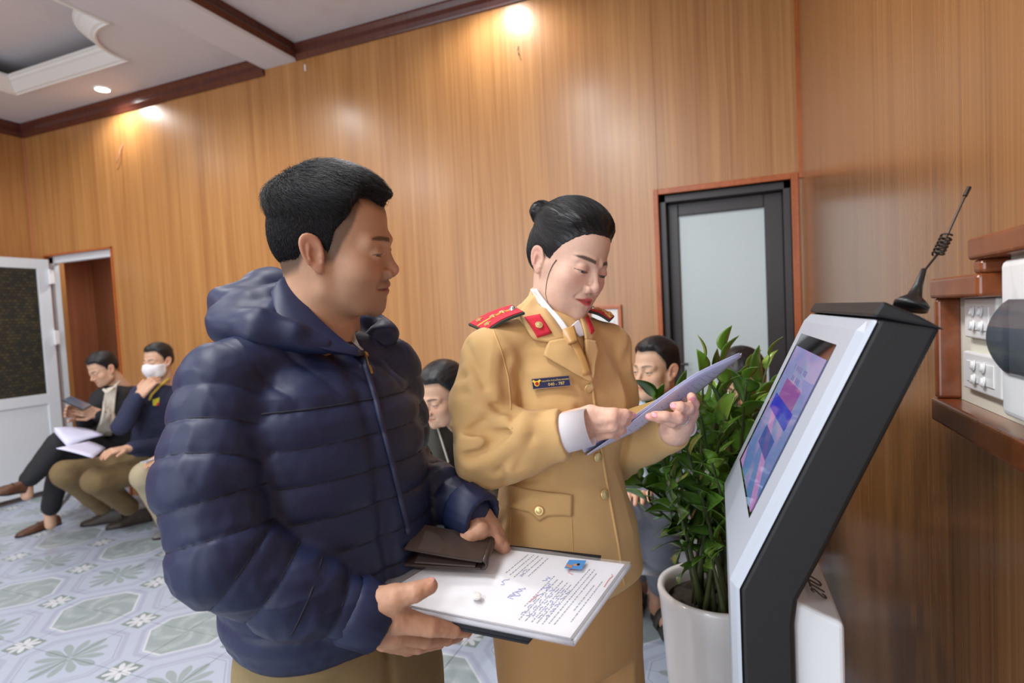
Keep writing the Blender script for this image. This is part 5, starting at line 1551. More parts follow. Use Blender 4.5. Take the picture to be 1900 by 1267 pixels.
dx = float((w_mid-w_o)@w_side); dy = float((w_mid-w_o)@w_fwd)
f_ = [min(1,max(0,(z-whz-0.10)/0.33)) for z in wzs]
wcs = [dx*t for t in f_]; wcf = [dy*t for t in f_]
w_nape = P(1000,548,1.235)
w_ringR = [w_nape, P(972,580,1.15), P(992,615,1.105), P(1040,660,1.085), P(1092,704,1.085)]
w_ringL = [w_nape, P(1058,560,1.27), P(1092,600,1.245), P(1100,650,1.17), P(1094,704,1.09)]
def coat_core(p, ring=True):
    d, x, y = loft(p, w_o, w_side, w_fwd, wzs, wa, wb, wcs, wcf, 2.15)
    # bust
    for s in (-1,1):
        d = smin(d, sph(p, w_mid+w_side*s*0.062+w_fwd*0.055-A3(0,0,0.125), 0.055), 0.05)
    # shoulders
    for S in (wSR,wSL): d = smin(d, cap(p, w_mid+A3(0,0,0.035), S+A3(0,0,0.012), 0.052, 0.048), 0.03)
    if ring:
        d = smin(d, chain(p, w_ringR, [0.016,0.015,0.013,0.011,0.008], 0.008), 0.018)
        d = smin(d, chain(p, w_ringL, [0.016,0.015,0.013,0.011,0.008], 0.008), 0.018)
    return d
W_ARMS = (([wSR, wSR*0.5+wE_R*0.5-w_side*0.012, wE_R, wE_R*0.5+wW_R*0.5, wW_R], [0.054,0.054,0.054,0.050,0.044]),
          ([wSL, wSL*0.5+wE_L*0.5+w_side*0.01, wE_L, wE_L*0.5+wW_L*0.5, wW_L], [0.052,0.050,0.048,0.043,0.040]))
def coat(p):
    d = coat_core(p)
    x, z = (p-w_o)@w_side, p[:,2]
    d = d-0.0012*vnoise(p*A3(18,18,26))-0.0022*((1-np.abs(vnoise(p*A3(13,13,6)+5.0)))**3-0.35)
    for i, (pts, rs) in enumerate(W_ARMS):
        e, s = arm(p, pts, rs, 0.03)
        t = s-np.linalg.norm(pts[1]-pts[0])-np.linalg.norm(pts[2]-pts[1])
        # cloth bunched at the inside of the elbow
        fold = np.exp(-(t/0.070)**2)*(1-np.abs(vnoise(p*A3(12,12,30)+11.0)))**2*0.009-0.004*np.exp(-(t/0.070)**2)
        rdg = (1-np.abs(vnoise(p*A3(16,16,7)+2.0)))**3-0.35
        e = e-fold-0.0050*rdg-0.0025*vnoise(p*A3(10,10,16))
        e = np.maximum(e, (p-pts[-1])@nrm(pts[-1]-pts[-2])-0.012)
        d = smin(d, e, 0.007)
    return d
coat0 = coat
W_CREASE = [((958,776),(862,728),0.004),((956,798),(884,806),0.007),((952,806),(872,846),0.007),((968,812),(926,872),0.006),((985,810),(958,868),0.004),((938,668),(952,786),0.006),((952,690),(1004,768),0.003),((866,640),(900,720),0.004),((862,700),(925,760),0.005),((868,800),(900,778),0.005),((1168,640),(1160,780),0.005),((950,898),(1010,884),0.004),((1075,760),(1110,800),0.003),((940,880),(925,980),0.004)]
_ca, _ = trace(coat0, [c[0][0] for c in W_CREASE], [c[0][1] for c in W_CREASE], 0.5, 1.5); _cb, _ = trace(coat0, [c[1][0] for c in W_CREASE], [c[1][1] for c in W_CREASE], 0.5, 1.5)
def coat(p):
    d = coat0(p)
    near = d < 0.04
    if near.any():
        q = p[near]; e = d[near]
        for (a, b, c) in zip(_ca, _cb, W_CREASE):
            if np.linalg.norm(a-b) > 0.25: continue
            m = (a+b)/2; L = np.linalg.norm(b-a)
            k = np.linalg.norm(q-m, axis=1) < L*0.5+0.06
            if not k.any(): continue
            x = cap(q[k], a, b, 0.0, 0.0)
            # a valley with soft swollen lips either side
            e[k] = e[k]+c[2]*np.exp(-(x/0.0075)**2)-c[2]*0.55*np.exp(-((x-0.020)/0.011)**2)
        d = d.copy(); d[near] = e
    return d
wm = empty('person', (w_o[0],w_o[1],0), 'woman in a tan uniform with red shoulder boards reading papers by the kiosk', 'person')
M['tan'] = mat('tan_uniform_cloth', s2l(208,170,114), 0.72, spec=0.3, noise=0.05, nscale=(30,30,30), bump=0.05, bscale=(1400,1400,1400), sheen=0.15)
M['tan_satin'] = mat('tan_tie', s2l(186,142,84), 0.4)
M['red_felt'] = mat('red_felt', s2l(206,40,60), 0.85, noise=0.15, nscale=(900,900,900))
M['gold'] = mat('gold_metal', s2l(236,214,150), 0.34, 0.6)
M['yellow'] = mat('yellow_braid', s2l(238,206,70), 0.5)
M['white_cloth'] = mat('white_cotton', s2l(236,236,242), 0.7)
bp_ = [wSR,wSL,wE_R,wE_L,wW_R,wW_L,w_nape,A3(w_o[0]-0.2,w_o[1]-0.2,whz),A3(w_o[0]+0.2,w_o[1]+0.2,whz)]
lo, hi = bounds(bp_, 0.075)
coat_o = ob('uniform_jacket', mesh_sdf(coat, lo, hi, 0.0038), M['tan'], parent=wm, smooth=True)
def wpatch(name, quad, nu, nv, lift, th, m, par=coat_o, fn=coat, t1=1.6, bevel=0.0):
    return ob(name, patch(fn, quad, nu, nv, lift, th, 0.5, t1), m, parent=par, smooth=True, bevel=bevel)
def strip(name, left, right, n, lift, th, m, par=coat_o, fn=coat, mv=6, sm=0):
    """patch between two pixel polylines"""
    L, R_ = np.array(left,float), np.array(right,float)
    tl_, tr_ = np.linspace(0,1,len(L)), np.linspace(0,1,len(R_))
    def q(u, w):
        a = A3(np.interp(u,tl_,L[:,0]), np.interp(u,tl_,L[:,1])); b = A3(np.interp(u,tr_,R_[:,0]), np.interp(u,tr_,R_[:,1]))
        return a*(1-w)+b*w
    return ob(name, patch(fn, q, n, mv, lift, th, 0.5, 1.6, sm), m, parent=par, smooth=True)
# collar leaves and lapels
strip('collar', [(991,548),(1003,565),(1030,600),(1050,632)], [(965,584),(970,604),(986,632),(1017,637)], 16, 0.006, 0.005, M['tan'], sm=2)
strip('lapel', [(1050,632),(1066,655),(1084,684),(1097,706)], [(1018,636),(1006,661),(1040,681),(1096,708)], 18, 0.0075, 0.005, M['tan'], mv=8)
strip('collar', [(1066,575),(1075,600),(1080,620),(1082,632)], [(1080,570),(1092,600),(1098,622),(1092,634)], 12, 0.006, 0.005, M['tan'])
strip('lapel', [(1082,632),(1082,655),(1088,684),(1094,706)], [(1100,636),(1107,652),(1100,684),(1098,704)], 14, 0.006, 0.005, M['tan'])
# red collar tabs with a small badge
def badge(par, px, py, r, fn=coat, lift=0.010, m=None, t1=1.6, rim=True):
    p, n = trace(fn, [px], [py], 0.5, t1); c = p[0]+n[0]*lift
    o = ob('button', lathe(c, [(r,-0.002),(r,0.001),(r*0.92,0.0024),(r*0.80,0.0018),(r*0.55,0.0030),(r*0.1,0.0038)], 22, axis=n[0]), m or M['gold'], parent=par, smooth=True)
    return o
wpatch('collar_tab', [(973,597),(1000,591),(1021,623),(994,630)], 8, 8, 0.0105, 0.002, M['red_felt'])
b_ = badge(coat_o, 997, 609, 0.0072, lift=0.0125); b_.name = 'tab_badge'
wpatch('collar_tab', [(1080,596),(1085,592),(1095,618),(1090,624)], 6, 6, 0.0105, 0.002, M['red_felt'])
# shirt collar, tie
w_ps = pose(np.array([[-0.4742,0.8014,0.3646],[-0.8674,-0.4962,-0.0375],[0.1509,-0.334,0.9304]]), (-0.3249,1.1417,1.4812), 0.925)
shR = [P(998,550,1.215),P(994,566,1.162),P(1012,592,1.128),P(1038,618,1.112)]; shL = [P(998,550,1.215),P(1050,570,1.25),P(1072,592,1.20),P(1050,616,1.115)]
def shirt(p): return smin(chain(p, shR, [0.008,0.007,0.007,0.006], 0.006), chain(p, shL, [0.010,0.010,0.010,0.007], 0.006), 0.006)
lo, hi = bounds(shR+shL, 0.025)
ob('shirt_collar', mesh_sdf(shirt, lo, hi, 0.003), M['white_cloth'], parent=wm, smooth=True)
def tie_sheet(name, L, R_, lift, th):
    p0, n0_ = trace(coat, [q[0] for q in L], [q[1] for q in L], 0.5, 1.6); p1, n1_ = trace(coat, [q[0] for q in R_], [q[1] for q in R_], 0.5, 1.6)
    D0 = (p0-CAMC)@CAMR[2]; D1 = (p1-CAMC)@CAMR[2]; dm = min(D0.min(), D1.min())
    G = np.array([[P(*(np.array(a)*(1-w)+np.array(b)*w), dm-lift-0.006*math.sin(math.pi*w)+0.02*(1-i/(len(L)-1))) for w in np.linspace(0,1,7)] for i, (a, b) in enumerate(zip(L,R_))])
    return ob(name, sheet(smooth_grid(refine(G,12,9),2), th), M['tan_satin'], parent=wm, smooth=True)
tie_sheet('tie', [(1050,636),(1057,654),(1065,672),(1078,698)], [(1070,630),(1078,646),(1088,668),(1096,694)], 0.004, 0.005)
tie_sheet('tie_knot', [(1037,616),(1044,626),(1054,640)], [(1064,606),(1067,618),(1070,634)], 0.010, 0.009)
# shoulder boards
def coat_plain(p):
    d = coat_core(p, False)
    for pts, rs in W_ARMS: d = smin(d, arm(p, pts, rs, 0.03)[0], 0.012)
    return d
M['piping'] = mat('board_piping', s2l(48,62,52), 0.7)
def board(quad, nstar, probe):
    dep = trace(coat_plain, [probe[0]], [probe[1]], 0.5, 1.6)[0][0]
    d0 = float(np.dot(dep-CAMC, CAMR[2]))
    a, b2, c, d = P(*quad[0],d0+0.050), P(*quad[1],d0+0.055), P(*quad[2],d0+0.004), P(*quad[3],d0-0.002)
    n = nrm(np.cross(b2-a, d-a)); n = n if n[2] > 0 else -n
    def at(u, v, h): return (a*(1-u)+b2*u)*(1-v)+(d*(1-u)+c*u)*v+n*(0.002+0.004*math.sin(math.pi*min(1,max(0,u)))+h)
    def grid(e, h): return np.array([[at(u,v,h) for v in np.linspace(-e*2,1+e*2,5)] for u in np.linspace(-e,1+e,10)])
    def up_sheet(G, th):
        V, F = sheet(G, th); return V, F
    b = ob('shoulder_board', up_sheet(grid(0.0,0.002),0.005), M['red_felt'], parent=coat_o)
    ob('board_edge', up_sheet(grid(0.03,0.0),0.005), M['piping'], parent=b)
    ob('stripe', tube([at(u,0.5,0.0045) for u in np.linspace(0.0,0.82,14)], 0.0017, 6), M['yellow'], parent=b)
    for (u, v) in [(0.16,0.22),(0.16,0.78),(0.42,0.5),(0.66,0.5)][:nstar]:
        cpt = at(u,v,0.0062); uu = nrm(at(u+0.05,v,0)-at(u,v,0)); vv = np.cross(n,uu)
        V = [cpt+n*0.0035]+[cpt+((0.0085 if k % 2 == 0 else 0.0036)*(math.cos(k*math.pi/5)*uu+math.sin(k*math.pi/5)*vv)) for k in range(10)]
        V += [v_-n*0.0018 for v_ in V[1:]]
        F = [(0,1+k,1+(k+1)%10) for k in range(10)]+[(1+k,11+k,11+(k+1)%10,1+(k+1)%10) for k in range(10)]
        ob('star', (np.array(V),F), M['gold'], parent=b)
    r = 0.0078; ob('board_button', lathe(at(0.9,0.5,0.005), [(r,-0.002),(r,0.001),(r*0.8,0.003),(r*0.1,0.005)], 20, axis=n), M['chrome'], parent=b, smooth=True)
board([(874,604),(950,571),(971,583),(903,617)], 4, (938,612))
board([(1137,590),(1096,574),(1088,579),(1130,597)], 4, (1112,600))
# buttons, pocket flap, front edge, name plate
for q in ((1091,719),(1107,848),(1119,917)): badge(coat_o, *q, 0.0092, lift=0.003)
def flap(u, w):
    top = A3(944+116*u, 903+15*u); bot_y = np.interp(u,[0,0.12,0.34,0.48,0.62,0.88,1.0],[940,944,950,966,956,955,958]); bot = A3(946+113*u, bot_y)
    return top*(1-w)+bot*w
pf = wpatch('pocket_flap', flap, 24, 10, 0.0035, 0.004, M['tan'])
badge(pf, 1001, 946, 0.0085, lift=0.008)
for line in ([(948,958),(947,1010),(946,1060)],[(1060,962),(1062,1010),(1064,1040)]):
    p, n = trace(coat, [q[0] for q in line], [q[1] for q in line], 0.5, 1.6); ob('pocket_seam', tube(p+n*0.0006,0.0012,5), M['tan'], parent=coat_o)
fe = [(1097,708),(1106,780),(1119,860),(1131,930),(1146,1010),(1157,1085)]
yy = np.linspace(708,1085,30); xx = np.interp(yy,[q[1] for q in fe],[q[0] for q in fe])
p, n = trace(coat, xx, yy, 0.5, 1.6); ob('front_edge', tube(p+n*0.0012,0.0028,6), M['tan'], parent=coat_o, smooth=True)
se = [(915,612),(930,650),(943,700),(948,760)]
yy = np.linspace(612,760,16); xx = np.interp(yy,[q[1] for q in se],[q[0] for q in se])
p, n = trace(coat, xx, yy, 0.5, 1.6); ob('armhole_seam', tube(p+n*0.0004,0.0014,5), M['tan'], parent=coat_o, smooth=True)
# name plate with its lettering
pc_, nc_ = trace(coat, [1021], [711], 0.5, 1.6); n0 = nc_[0]
ax_ = P(1056,706.5,1.05)-P(986,716,1.05); ax_ = nrm(ax_-n0*np.dot(ax_,n0)); ay_ = np.cross(n0, ax_)
sc_px = float(np.dot(pc_[0]-CAMC, CAMR[2]))/FPX
# keep the plate's apparent length right whatever the slant of the cloth
lx = 70*sc_px/max(0.5, abs(float(np.dot(ax_, CAMR[0]))))/2; ly = 19*sc_px/2
c0_ = pc_[0]+n0*0.006
npl = ob('name_plate', obox(c0_, ax_, ay_, n0, lx, ly, 0.0016), mat('navy_enamel', s2l(34,44,82), 0.3), parent=coat_o, bevel=0.0006)
ob('plate_rim', join(*[obox(c0_+ay_*s*(ly+0.0002), ax_, ay_, n0, lx, 0.0005, 0.0019) for s in (-1,1)]+[obox(c0_+ax_*s*(lx+0.0002), ax_, ay_, n0, 0.0005, ly, 0.0019) for s in (-1,1)]), M['chrome'], parent=npl)
ink = mat('gold_print', s2l(222,196,110), 0.4)
text_obj('name_lettering', 'NGUYỄN THỊ HỒNG NHUNG', c0_+ax_*lx*0.24+ay_*ly*0.34+n0*0.0019, ax_, ay_, lx*0.108, ink, npl, 0.0001)
text_obj('number_lettering', '040 - 787', c0_+ax_*lx*0.26-ay_*ly*0.40+n0*0.0019, ax_, ay_, lx*0.23, ink, npl, 0.0001)
ec = c0_-ax_*lx*0.76+n0*0.0018
ob('emblem', join(lathe(ec, [(ly*0.56,-0.0004),(ly*0.52,0.0003),(0.0001,0.0004)], 20, axis=n0), *[obox(ec+ax_*s*ly*0.36+ay_*ly*0.35, nrm(ax_*s+ay_*0.8), nrm(ay_-ax_*s*0.8), n0, ly*0.5, ly*0.22, 0.0004) for s in (-1,1)]), M['yellow'], parent=npl)
ob('emblem_centre', lathe(ec+n0*0.0005, [(ly*0.36,-0.0002),(ly*0.34,0.0004),(0.0001,0.0005)], 16, axis=n0), mat('emblem_red', s2l(176,40,36), 0.4), parent=npl)
# white shirt cuffs
for (W_, E_, r) in ((wW_R,wE_R,0.0365),(wW_L,wE_L,0.030)):
    d = nrm(W_-E_); u, v, _ = frame_of(d)
    V = []
    for h, rr in ((-0.03,r),(0.058 if W_ is wW_R else 0.044,r-0.004),(0.056 if W_ is wW_R else 0.042,r-0.007),(-0.03,r-0.006)):
        for k in range(32):
            a = 2*math.pi*k/32; V.append(W_+d*h+rr*(math.cos(a)*u+math.sin(a)*v))
    F = [(i*32+k,i*32+(k+1)%32,(i+1)*32+(k+1)%32,(i+1)*32+k) for i in range(3) for k in range(32)]
    ob('shirt_cuff', (np.array(V),F), M['white_cloth'], parent=wm, smooth=True)
# ---- head
w_neck = w_ps[1](P(1030,640,1.185)[None])[0]
wk = dict(HEAD_DEF, w=0.95, jaw=0.90, lid_u=0.0012, lid_l=0.0030, look=0.0040, neck=0.047, neck_to=w_neck, ear=0.82, ear_dy=-0.006, ear_dz=-0.006, brow=0.55, nose=0.74, lip=1.2, open=0.0014, chin=-0.006, fold=0.5)
W_SKIN = s2l(214,177,157)
W_HL = [(0,0.073),(20,0.071),(36,0.060),(50,0.044),(62,0.026),(72,0.008),(80,-0.008),(88,-0.010),(94,-0.004),(104,-0.002),(112,-0.014),(122,-0.036),(150,-0.056),(180,-0.060)]
def w_head(p): return head_sdf(w_ps[1](p), wk)*w_ps[2]
hc = w_ps[0](A3(0,0,-0.02)[None])[0]
hV, hF = mesh_sdf(w_head, hc-A3(0.14,0.14,0.21), hc+A3(0.14,0.14,0.17), 0.0019)
hcol = skin_cols(w_ps[1](hV), wk, W_SKIN, dict(fade=[(a,z+0.008) for a,z in W_HL], brow_w=0.0042, brow_s=0.9, brow=A3(0.028,0.02,0.018), lash=0.95, lips=s2l(200,70,80), red=s2l(220,162,146), shadow=0.45, shadow_c=s2l(196,128,116)))
wrp = [(P(1036,795,1.0080),P(1096,768,1.0030),0.026,0.0165),(P(1038,805,1.0080),P(1092,786,1.0030),0.025,0.016),(P(1042,812,1.0130),P(1092,808,1.0180),0.024,0.015)]
wrf = [([P(1096,768,1.0030),P(1138,767,0.9880),P(1160,768,0.9930),P(1172,770,1.0030)],[0.0135,0.0098,0.0085,0.0072]),
       ([P(1092,783,1.0030),P(1136,776,0.9830),P(1154,780,0.9930),P(1164,783,1.0080)],[0.0135,0.0098,0.0085,0.0072]),
       ([P(1090,796,1.0080),P(1136,791,0.9880),P(1150,795,1.0030),P(1156,799,1.0180)],[0.0130,0.0095,0.0082,0.007]),
       ([P(1092,809,1.0180),P(1132,804,1.0030),P(1144,808,1.0180)],[0.0118,0.0086,0.0072]),
       ([P(1068,775,1.0330),P(1110,775,1.0430),P(1140,776,1.0330),P(1160,774,1.0280)],[0.0150,0.0115,0.0095,0.008])]
wlp = [(P(1258,796,1.0800),P(1280,768,1.0600),0.024,0.015),(P(1252,800,1.0800),P(1268,784,1.0500),0.023,0.015),(P(1246,800,1.0800),P(1262,790,1.0600),0.022,0.014)]
wlf = [([P(1282,766,1.0600),P(1287,750,1.0450),P(1283,736,1.0350)],[0.0130,0.0095,0.0082]),
       ([P(1278,764,1.0550),P(1278,757,1.0250),P(1262,754,1.0150),P(1251,753,1.0200)],[0.0130,0.0098,0.0085,0.0078]),
       ([P(1272,776,1.0500),P(1258,776,1.0150),P(1235,772,1.0080),P(1215,770,1.0150)],[0.0130,0.0098,0.0085,0.0075]),
       ([P(1264,788,1.0550),P(1246,784,1.0250),P(1222,776,1.0180),P(1204,773,1.0250)],[0.0120,0.0090,0.0078,0.0068]),
       ([P(1268,780,1.0800),P(1280,750,1.1200),P(1262,735,1.1400)],[0.0150,0.0110,0.0085])]
W_HAND = s2l(226,184,162)
(rV, rF), _ = build_hand(wrp, wrf, 0.0021); (lV, lF), _ = build_hand(wlp, wlf, 0.0021)
bV, bF = one_body([(hV,hF),(rV,rF),(lV,lF)], [(0,w_mid,1,wE_R,[w_mid,wSR,wE_R,wE_R*0.3+wW_R*0.7],[0.045,0.04,0.034,0.026]),(0,w_mid,2,wE_L,[w_mid,wSL,wE_L,wE_L*0.3+wW_L*0.7],[0.045,0.04,0.034,0.026])])
bcol = np.concatenate([hcol, hand_cols(rV, W_HAND, wrf), hand_cols(lV, W_HAND, wlf)])
bcol = np.concatenate([bcol, np.tile(W_SKIN,(len(bV)-len(bcol),1))])
ob('body', (bV,bF), M['skin'], parent=wm, smooth=True, col=bcol)
def coat_neck(p): return np.minimum(coat(p), w_head(p))
strip('shirt_collar_leaf', [(988,540),(1002,563),(1029,599),(1046,628)], [(999,536),(1015,558),(1040,594),(1054,616)], 16, 0.006, 0.004, M['white_cloth'], par=wm, fn=coat_neck, sm=14)
strip('shirt_collar_leaf', [(1058,606),(1064,614),(1072,626)], [(1072,592),(1077,606),(1080,624)], 10, 0.004, 0.004, M['white_cloth'], par=wm, fn=coat_neck, sm=4)
eyeballs(wm, w_ps, (0.12,1,-0.55), wd=wk['w'])
M['nail_pink'] = mat('pink_nail', s2l(238,160,168), 0.2, coat=0.5)
for f_i, vw in ((wlf[0],CAMC),(wlf[1],CAMC),(wlf[2],CAMC),(wlf[3],CAMC)):
    nail(wm, f_i[0][-1], f_i[0][-2], nrm(vw-f_i[0][-1]), f_i[1][-1]+0.0008, M['nail_pink'])
nail(wm, wrf[0][0][-1], wrf[0][0][-2], nrm(CAMC-wrf[0][0][-1]), 0.0075, M['nail_pink'])
rc = wlf[2][0][0]*0.45+wlf[2][0][1]*0.55; rd = nrm(wlf[2][0][1]-wlf[2][0][0]); uu,vv,_ = frame_of(rd)
rgo = ob('ring', tube([rc+0.0122*(math.cos(a)*uu+math.sin(a)*vv) for a in np.linspace(0,2*math.pi,25)],0.0010,6,caps=False), M['chrome'], parent=wm)
tc_ = nrm(CAMC-rc); tc_ = nrm(tc_-rd*np.dot(tc_,rd)); ob('ring_stone', ball(rc+tc_*0.0135,0.0022,8,6), M['chrome'], parent=rgo)
# ---- hair pulled back into a bun
bun_l = w_ps[1](P(1005,394,1.215)[None])[0]
print('bun local', bun_l)
def w_thick(p):
    z, y = p[:,2], p[:,1]
    return 0.004+0.012*sstep(0.05,0.10,z)
w_hair_l0 = hair_shell(wk, W_HL, w_thick, 0.055)
def streak(p):
    r = p-bun_l; ax = nrm(A3(0,0.06,0.02)-bun_l); h = r@ax; q = r-h[:,None]*ax
    u_, v_, _ = frame_of(ax)
    az = np.arctan2(q@u_, q@v_)
    return vnoise(np.stack([az*9+40, h*14, 0*h],1))*0.6+vnoise(np.stack([az*22+70, h*20, 0*h+5],1))*0.5
def w_hair_l(p):
    d = w_hair_l0(p)
    b = sph(p, bun_l, 0.026)-0.002*np.sin(np.linalg.norm((p-bun_l)*A3(1,1,1.6),axis=1)*500)
    return smin(d-0.0013*streak(p), b-0.0016*vnoise(p*A3(90,90,200)), 0.012)
def w_hair(w): return w_hair_l(w_ps[1](w))*w_ps[2]
bw = w_ps[0](bun_l[None])[0]
lo = np.minimum(hc-A3(0.14,0.14,0.10), bw-0.05); hi = np.maximum(hc+A3(0.14,0.14,0.19), bw+0.05)
hhV, hhF = mesh_sdf(w_hair, lo, hi, 0.0022)
w_hair_o = ob('hair', (hhV,hhF), M['hair'], parent=wm, smooth=True)
L_ = w_ps[1](hhV)
ok = np.where((L_[:,2]-hair_line(L_,W_HL) > 0.004) & (head_base(L_,wk) > 0.001))[0]
NS = 7000
rl = L_[rng.choice(ok, NS)]+rng.standard_normal((NS,3))*0.0006
def w_flow(p):
    f = bun_l-p; return f/(np.linalg.norm(f,axis=1,keepdims=True)+1e-9)
sV, sF = strands_on(w_hair_l, rl, w_flow, 0.022+0.03*rng.random(NS), 0.0004, 4, 0.0003, 0.03, rng)
fly = rng.choice(ok, 90); rf_ = L_[fly]; nf_ = sdf_n(w_hair_l, rf_); ff_ = bun_l-rf_; ff_ /= np.linalg.norm(ff_,axis=1,keepdims=True)
s2V, s2F = strands(rf_, ff_, 0.025*np.ones(90), 0.0002, nf_, 4, 0.0, rng, 0.25, 0.4)
V, F = joinm((sV,sF),(s2V,s2F))
ob('hair_strands', (w_ps[0](V),F), M['hair'], parent=w_hair_o, smooth=True, kind='stuff')
lp_ = np.array([(1033,482),(1026,492),(1020,505),(1016,518),(1014,530),(1013,545),(1015,555),(1018,562)]); lq, lnn = trace(w_head, lp_[:,0], lp_[:,1], 0.5, 1.6); lock = lq+lnn*0.0012
ob('loose_lock', tube(lock, np.linspace(0.0008,0.0003,8), 6), M['hair'], parent=w_hair_o, smooth=True)
# ---- trousers, shoes
M['tan_trousers'] = mat('tan_trouser_cloth', s2l(186,142,90), 0.75, noise=0.05, nscale=(30,30,30), bump=0.05, bscale=(1400,1400,1400))
def w_pants(p):
    d, x, y = loft(p, w_o, w_side, w_fwd, [whz-0.16,whz-0.05,whz+0.05,whz+0.10], [0.148,0.158,0.152,0.140], [0.112,0.118,0.114,0.105])
    for s in (-1,1):
        h_ = w_o+w_side*s*0.080+A3(0,0,whz-0.06); k_ = w_o+w_side*s*0.088+w_fwd*0.015+A3(0,0,0.46); a_ = w_o+w_side*s*0.09+A3(0,0,0.07)
        e = chain(p, [h_,k_,a_], [0.088,0.078,0.070], 0.03)
        xx = (p-w_o)@w_side-s*0.084
        e = e-0.004*np.exp(-(xx/0.008)**2)*(((p-w_o)@w_fwd) > 0.02)
        d = smin(d, e, 0.02)
    return d-0.0015*vnoise(p*18)
ob('trousers', mesh_sdf(w_pants, w_o+A3(-0.3,-0.3,0.03), w_o+A3(0.3,0.3,whz+0.11), 0.008), M['tan_trousers'], parent=wm, smooth=True)
for s in (-1,1):
    h_ = w_o+w_side*s*0.09-w_fwd*0.06
    shoe(wm, h_, h_+w_fwd*0.24, A3(0,0,1), M['shoe_black'], 0.038, 0.065)
# ---- papers in her hands
near = [(1080,833,1.005),(1120,812,1.015),(1165,782,1.03),(1228,737,1.045),(1270,708,1.05),(1302,688,1.055),(1372,657,1.08)]
far = [(1086,838,1.10),(1130,820,1.13),(1200,790,1.17),(1250,762,1.18),(1290,731,1.18),(1335,694,1.18),(1376,657,1.17)]
tn_ = np.linspace(0,1,7)
def paper_grid(off, near=near, far=far, sh=0.0):
    G = []
    for u in np.linspace(0,1,28):
        a = P(*[np.interp(u,tn_,[q[k] for q in near]) for k in range(3)]); b = P(*[np.interp(u,tn_,[q[k] for q in far]) for k in range(3)])
        G.append([a*(1-w)+b*w+A3(0,0,off-0.004*math.sin(math.pi*w)) + sh*nrm(b-a) for w in np.linspace(0,1,8)])
    return smooth_grid(np.array(G),6)
M['paper_blue'] = mat('bluish_white_paper', s2l(214,216,244), 0.8)
sp = empty('paper_sheets', P(1200,780,1.1), 'printed white sheets held up by the woman in uniform', 'papers')
for k in range(3):
    near2 = [(q[0]+(10 if k == 0 else 0)*(1-t)**3, q[1]+(7 if k == 0 else 0)*(1-t)**3, q[2]) for q, t in zip(near, tn_)]
    pp_ = ob('sheet', sheet(paper_grid(0.0022*k-0.002, near2), 0.0007), M['paper_blue'], parent=sp, smooth=True)
    if k == 0: bottom = pp_; Gb = paper_grid(-0.002, near2)
marks = []
for i in range(6,24):
    for j in range(2,7):
        if rg.random() < 0.75:
            c = Gb[i,j]; nn_ = nrm(np.cross(Gb[min(i+1,27),j]-Gb[i-1,j], Gb[i,j+1]-Gb[i,j-1])); nn_ = nn_ if np.dot(nn_, CAMC-c) > 0 else -nn_
            dd = nrm(Gb[i,j+1]-Gb[i,j-1]); marks.append(obox(c+nn_*0.0007, dd, nrm(Gb[i+1,j]-Gb[i,j]), nn_, 0.006, 0.0005, 0.0001))
ob('printed_lines', join(*marks), mat('violet_ink', s2l(140,140,190), 0.7), parent=bottom, kind='stuff')
env = sheet(np.array([[P(*[(1-w)*a+w*b for a,b in zip(q0,q1)]) for w in np.linspace(0,1,6)] for q0,q1 in (((1158,780,1.060),(1166,760,1.13)),((1178,770,1.065),(1190,752,1.14)),((1200,762,1.075),(1212,745,1.15)),((1224,750,1.09),(1232,738,1.16)))]), 0.003)
ob('envelope', env, mat('manila_paper', s2l(206,170,104), 0.7, noise=0.05, nscale=(60,60,60)), label='brown manila envelope between the woman\'s fingertips above the white sheets', cat='envelope', smooth=False)
# ================================================================ SEATED PEOPLE IN THE BACKGROUND
RT = A3(math.cos(YAW), math.sin(YAW), 0); FW = A3(-math.sin(YAW), math.cos(YAW), 0)
def cdir(lat, dep, up): return nrm(RT*lat+FW*dep+A3(0,0,up))
BK = dict(HEAD_DEF, lid_u=0.0014, lid_l=0.0026, look=0.003, neck=0.055)
_lo, _hi = A3(-0.10,-0.13,-0.20), A3(0.10,0.14,0.15)
BGV, BGF = mesh_sdf(lambda p: head_sdf(p, BK), _lo, _hi, 0.0034)
def bg_thick(p): return 0.003+0.010*sstep(0.045,0.095,p[:,2])+0.003*sstep(0.02,0.09,p[:,1])*sstep(0.05,0.075,p[:,2])
_hl = hair_shell(BK, SHORT_CUT, bg_thick)
BHV, BHF = mesh_sdf(lambda p: _hl(p)-0.0012*vnoise(p*A3(150,50,90)), A3(-0.11,-0.14,-0.07), A3(0.11,0.13,0.16), 0.0038)
LONG_CUT = [(0,0.066),(40,0.060),(60,0.03),(75,-0.03),(90,-0.08),(180,-0.11)]
_hl2 = hair_shell(BK, LONG_CUT, lambda p: bg_thick(p)+0.012)
LHV, LHF = mesh_sdf(lambda p: _hl2(p)-0.0025*vnoise(p*A3(90,90,25)), A3(-0.13,-0.16,-0.15), A3(0.13,0.15,0.18), 0.0045)
def head_rot(f, roll=0.0):
    f = nrm(f); r = nrm(np.cross(f, A3(0,0,1))); u = np.cross(r, f)
    r2 = r*math.cos(roll)+u*math.sin(roll); u2 = np.cross(r2, f)
    return np.stack([r2, f, u2], 1)
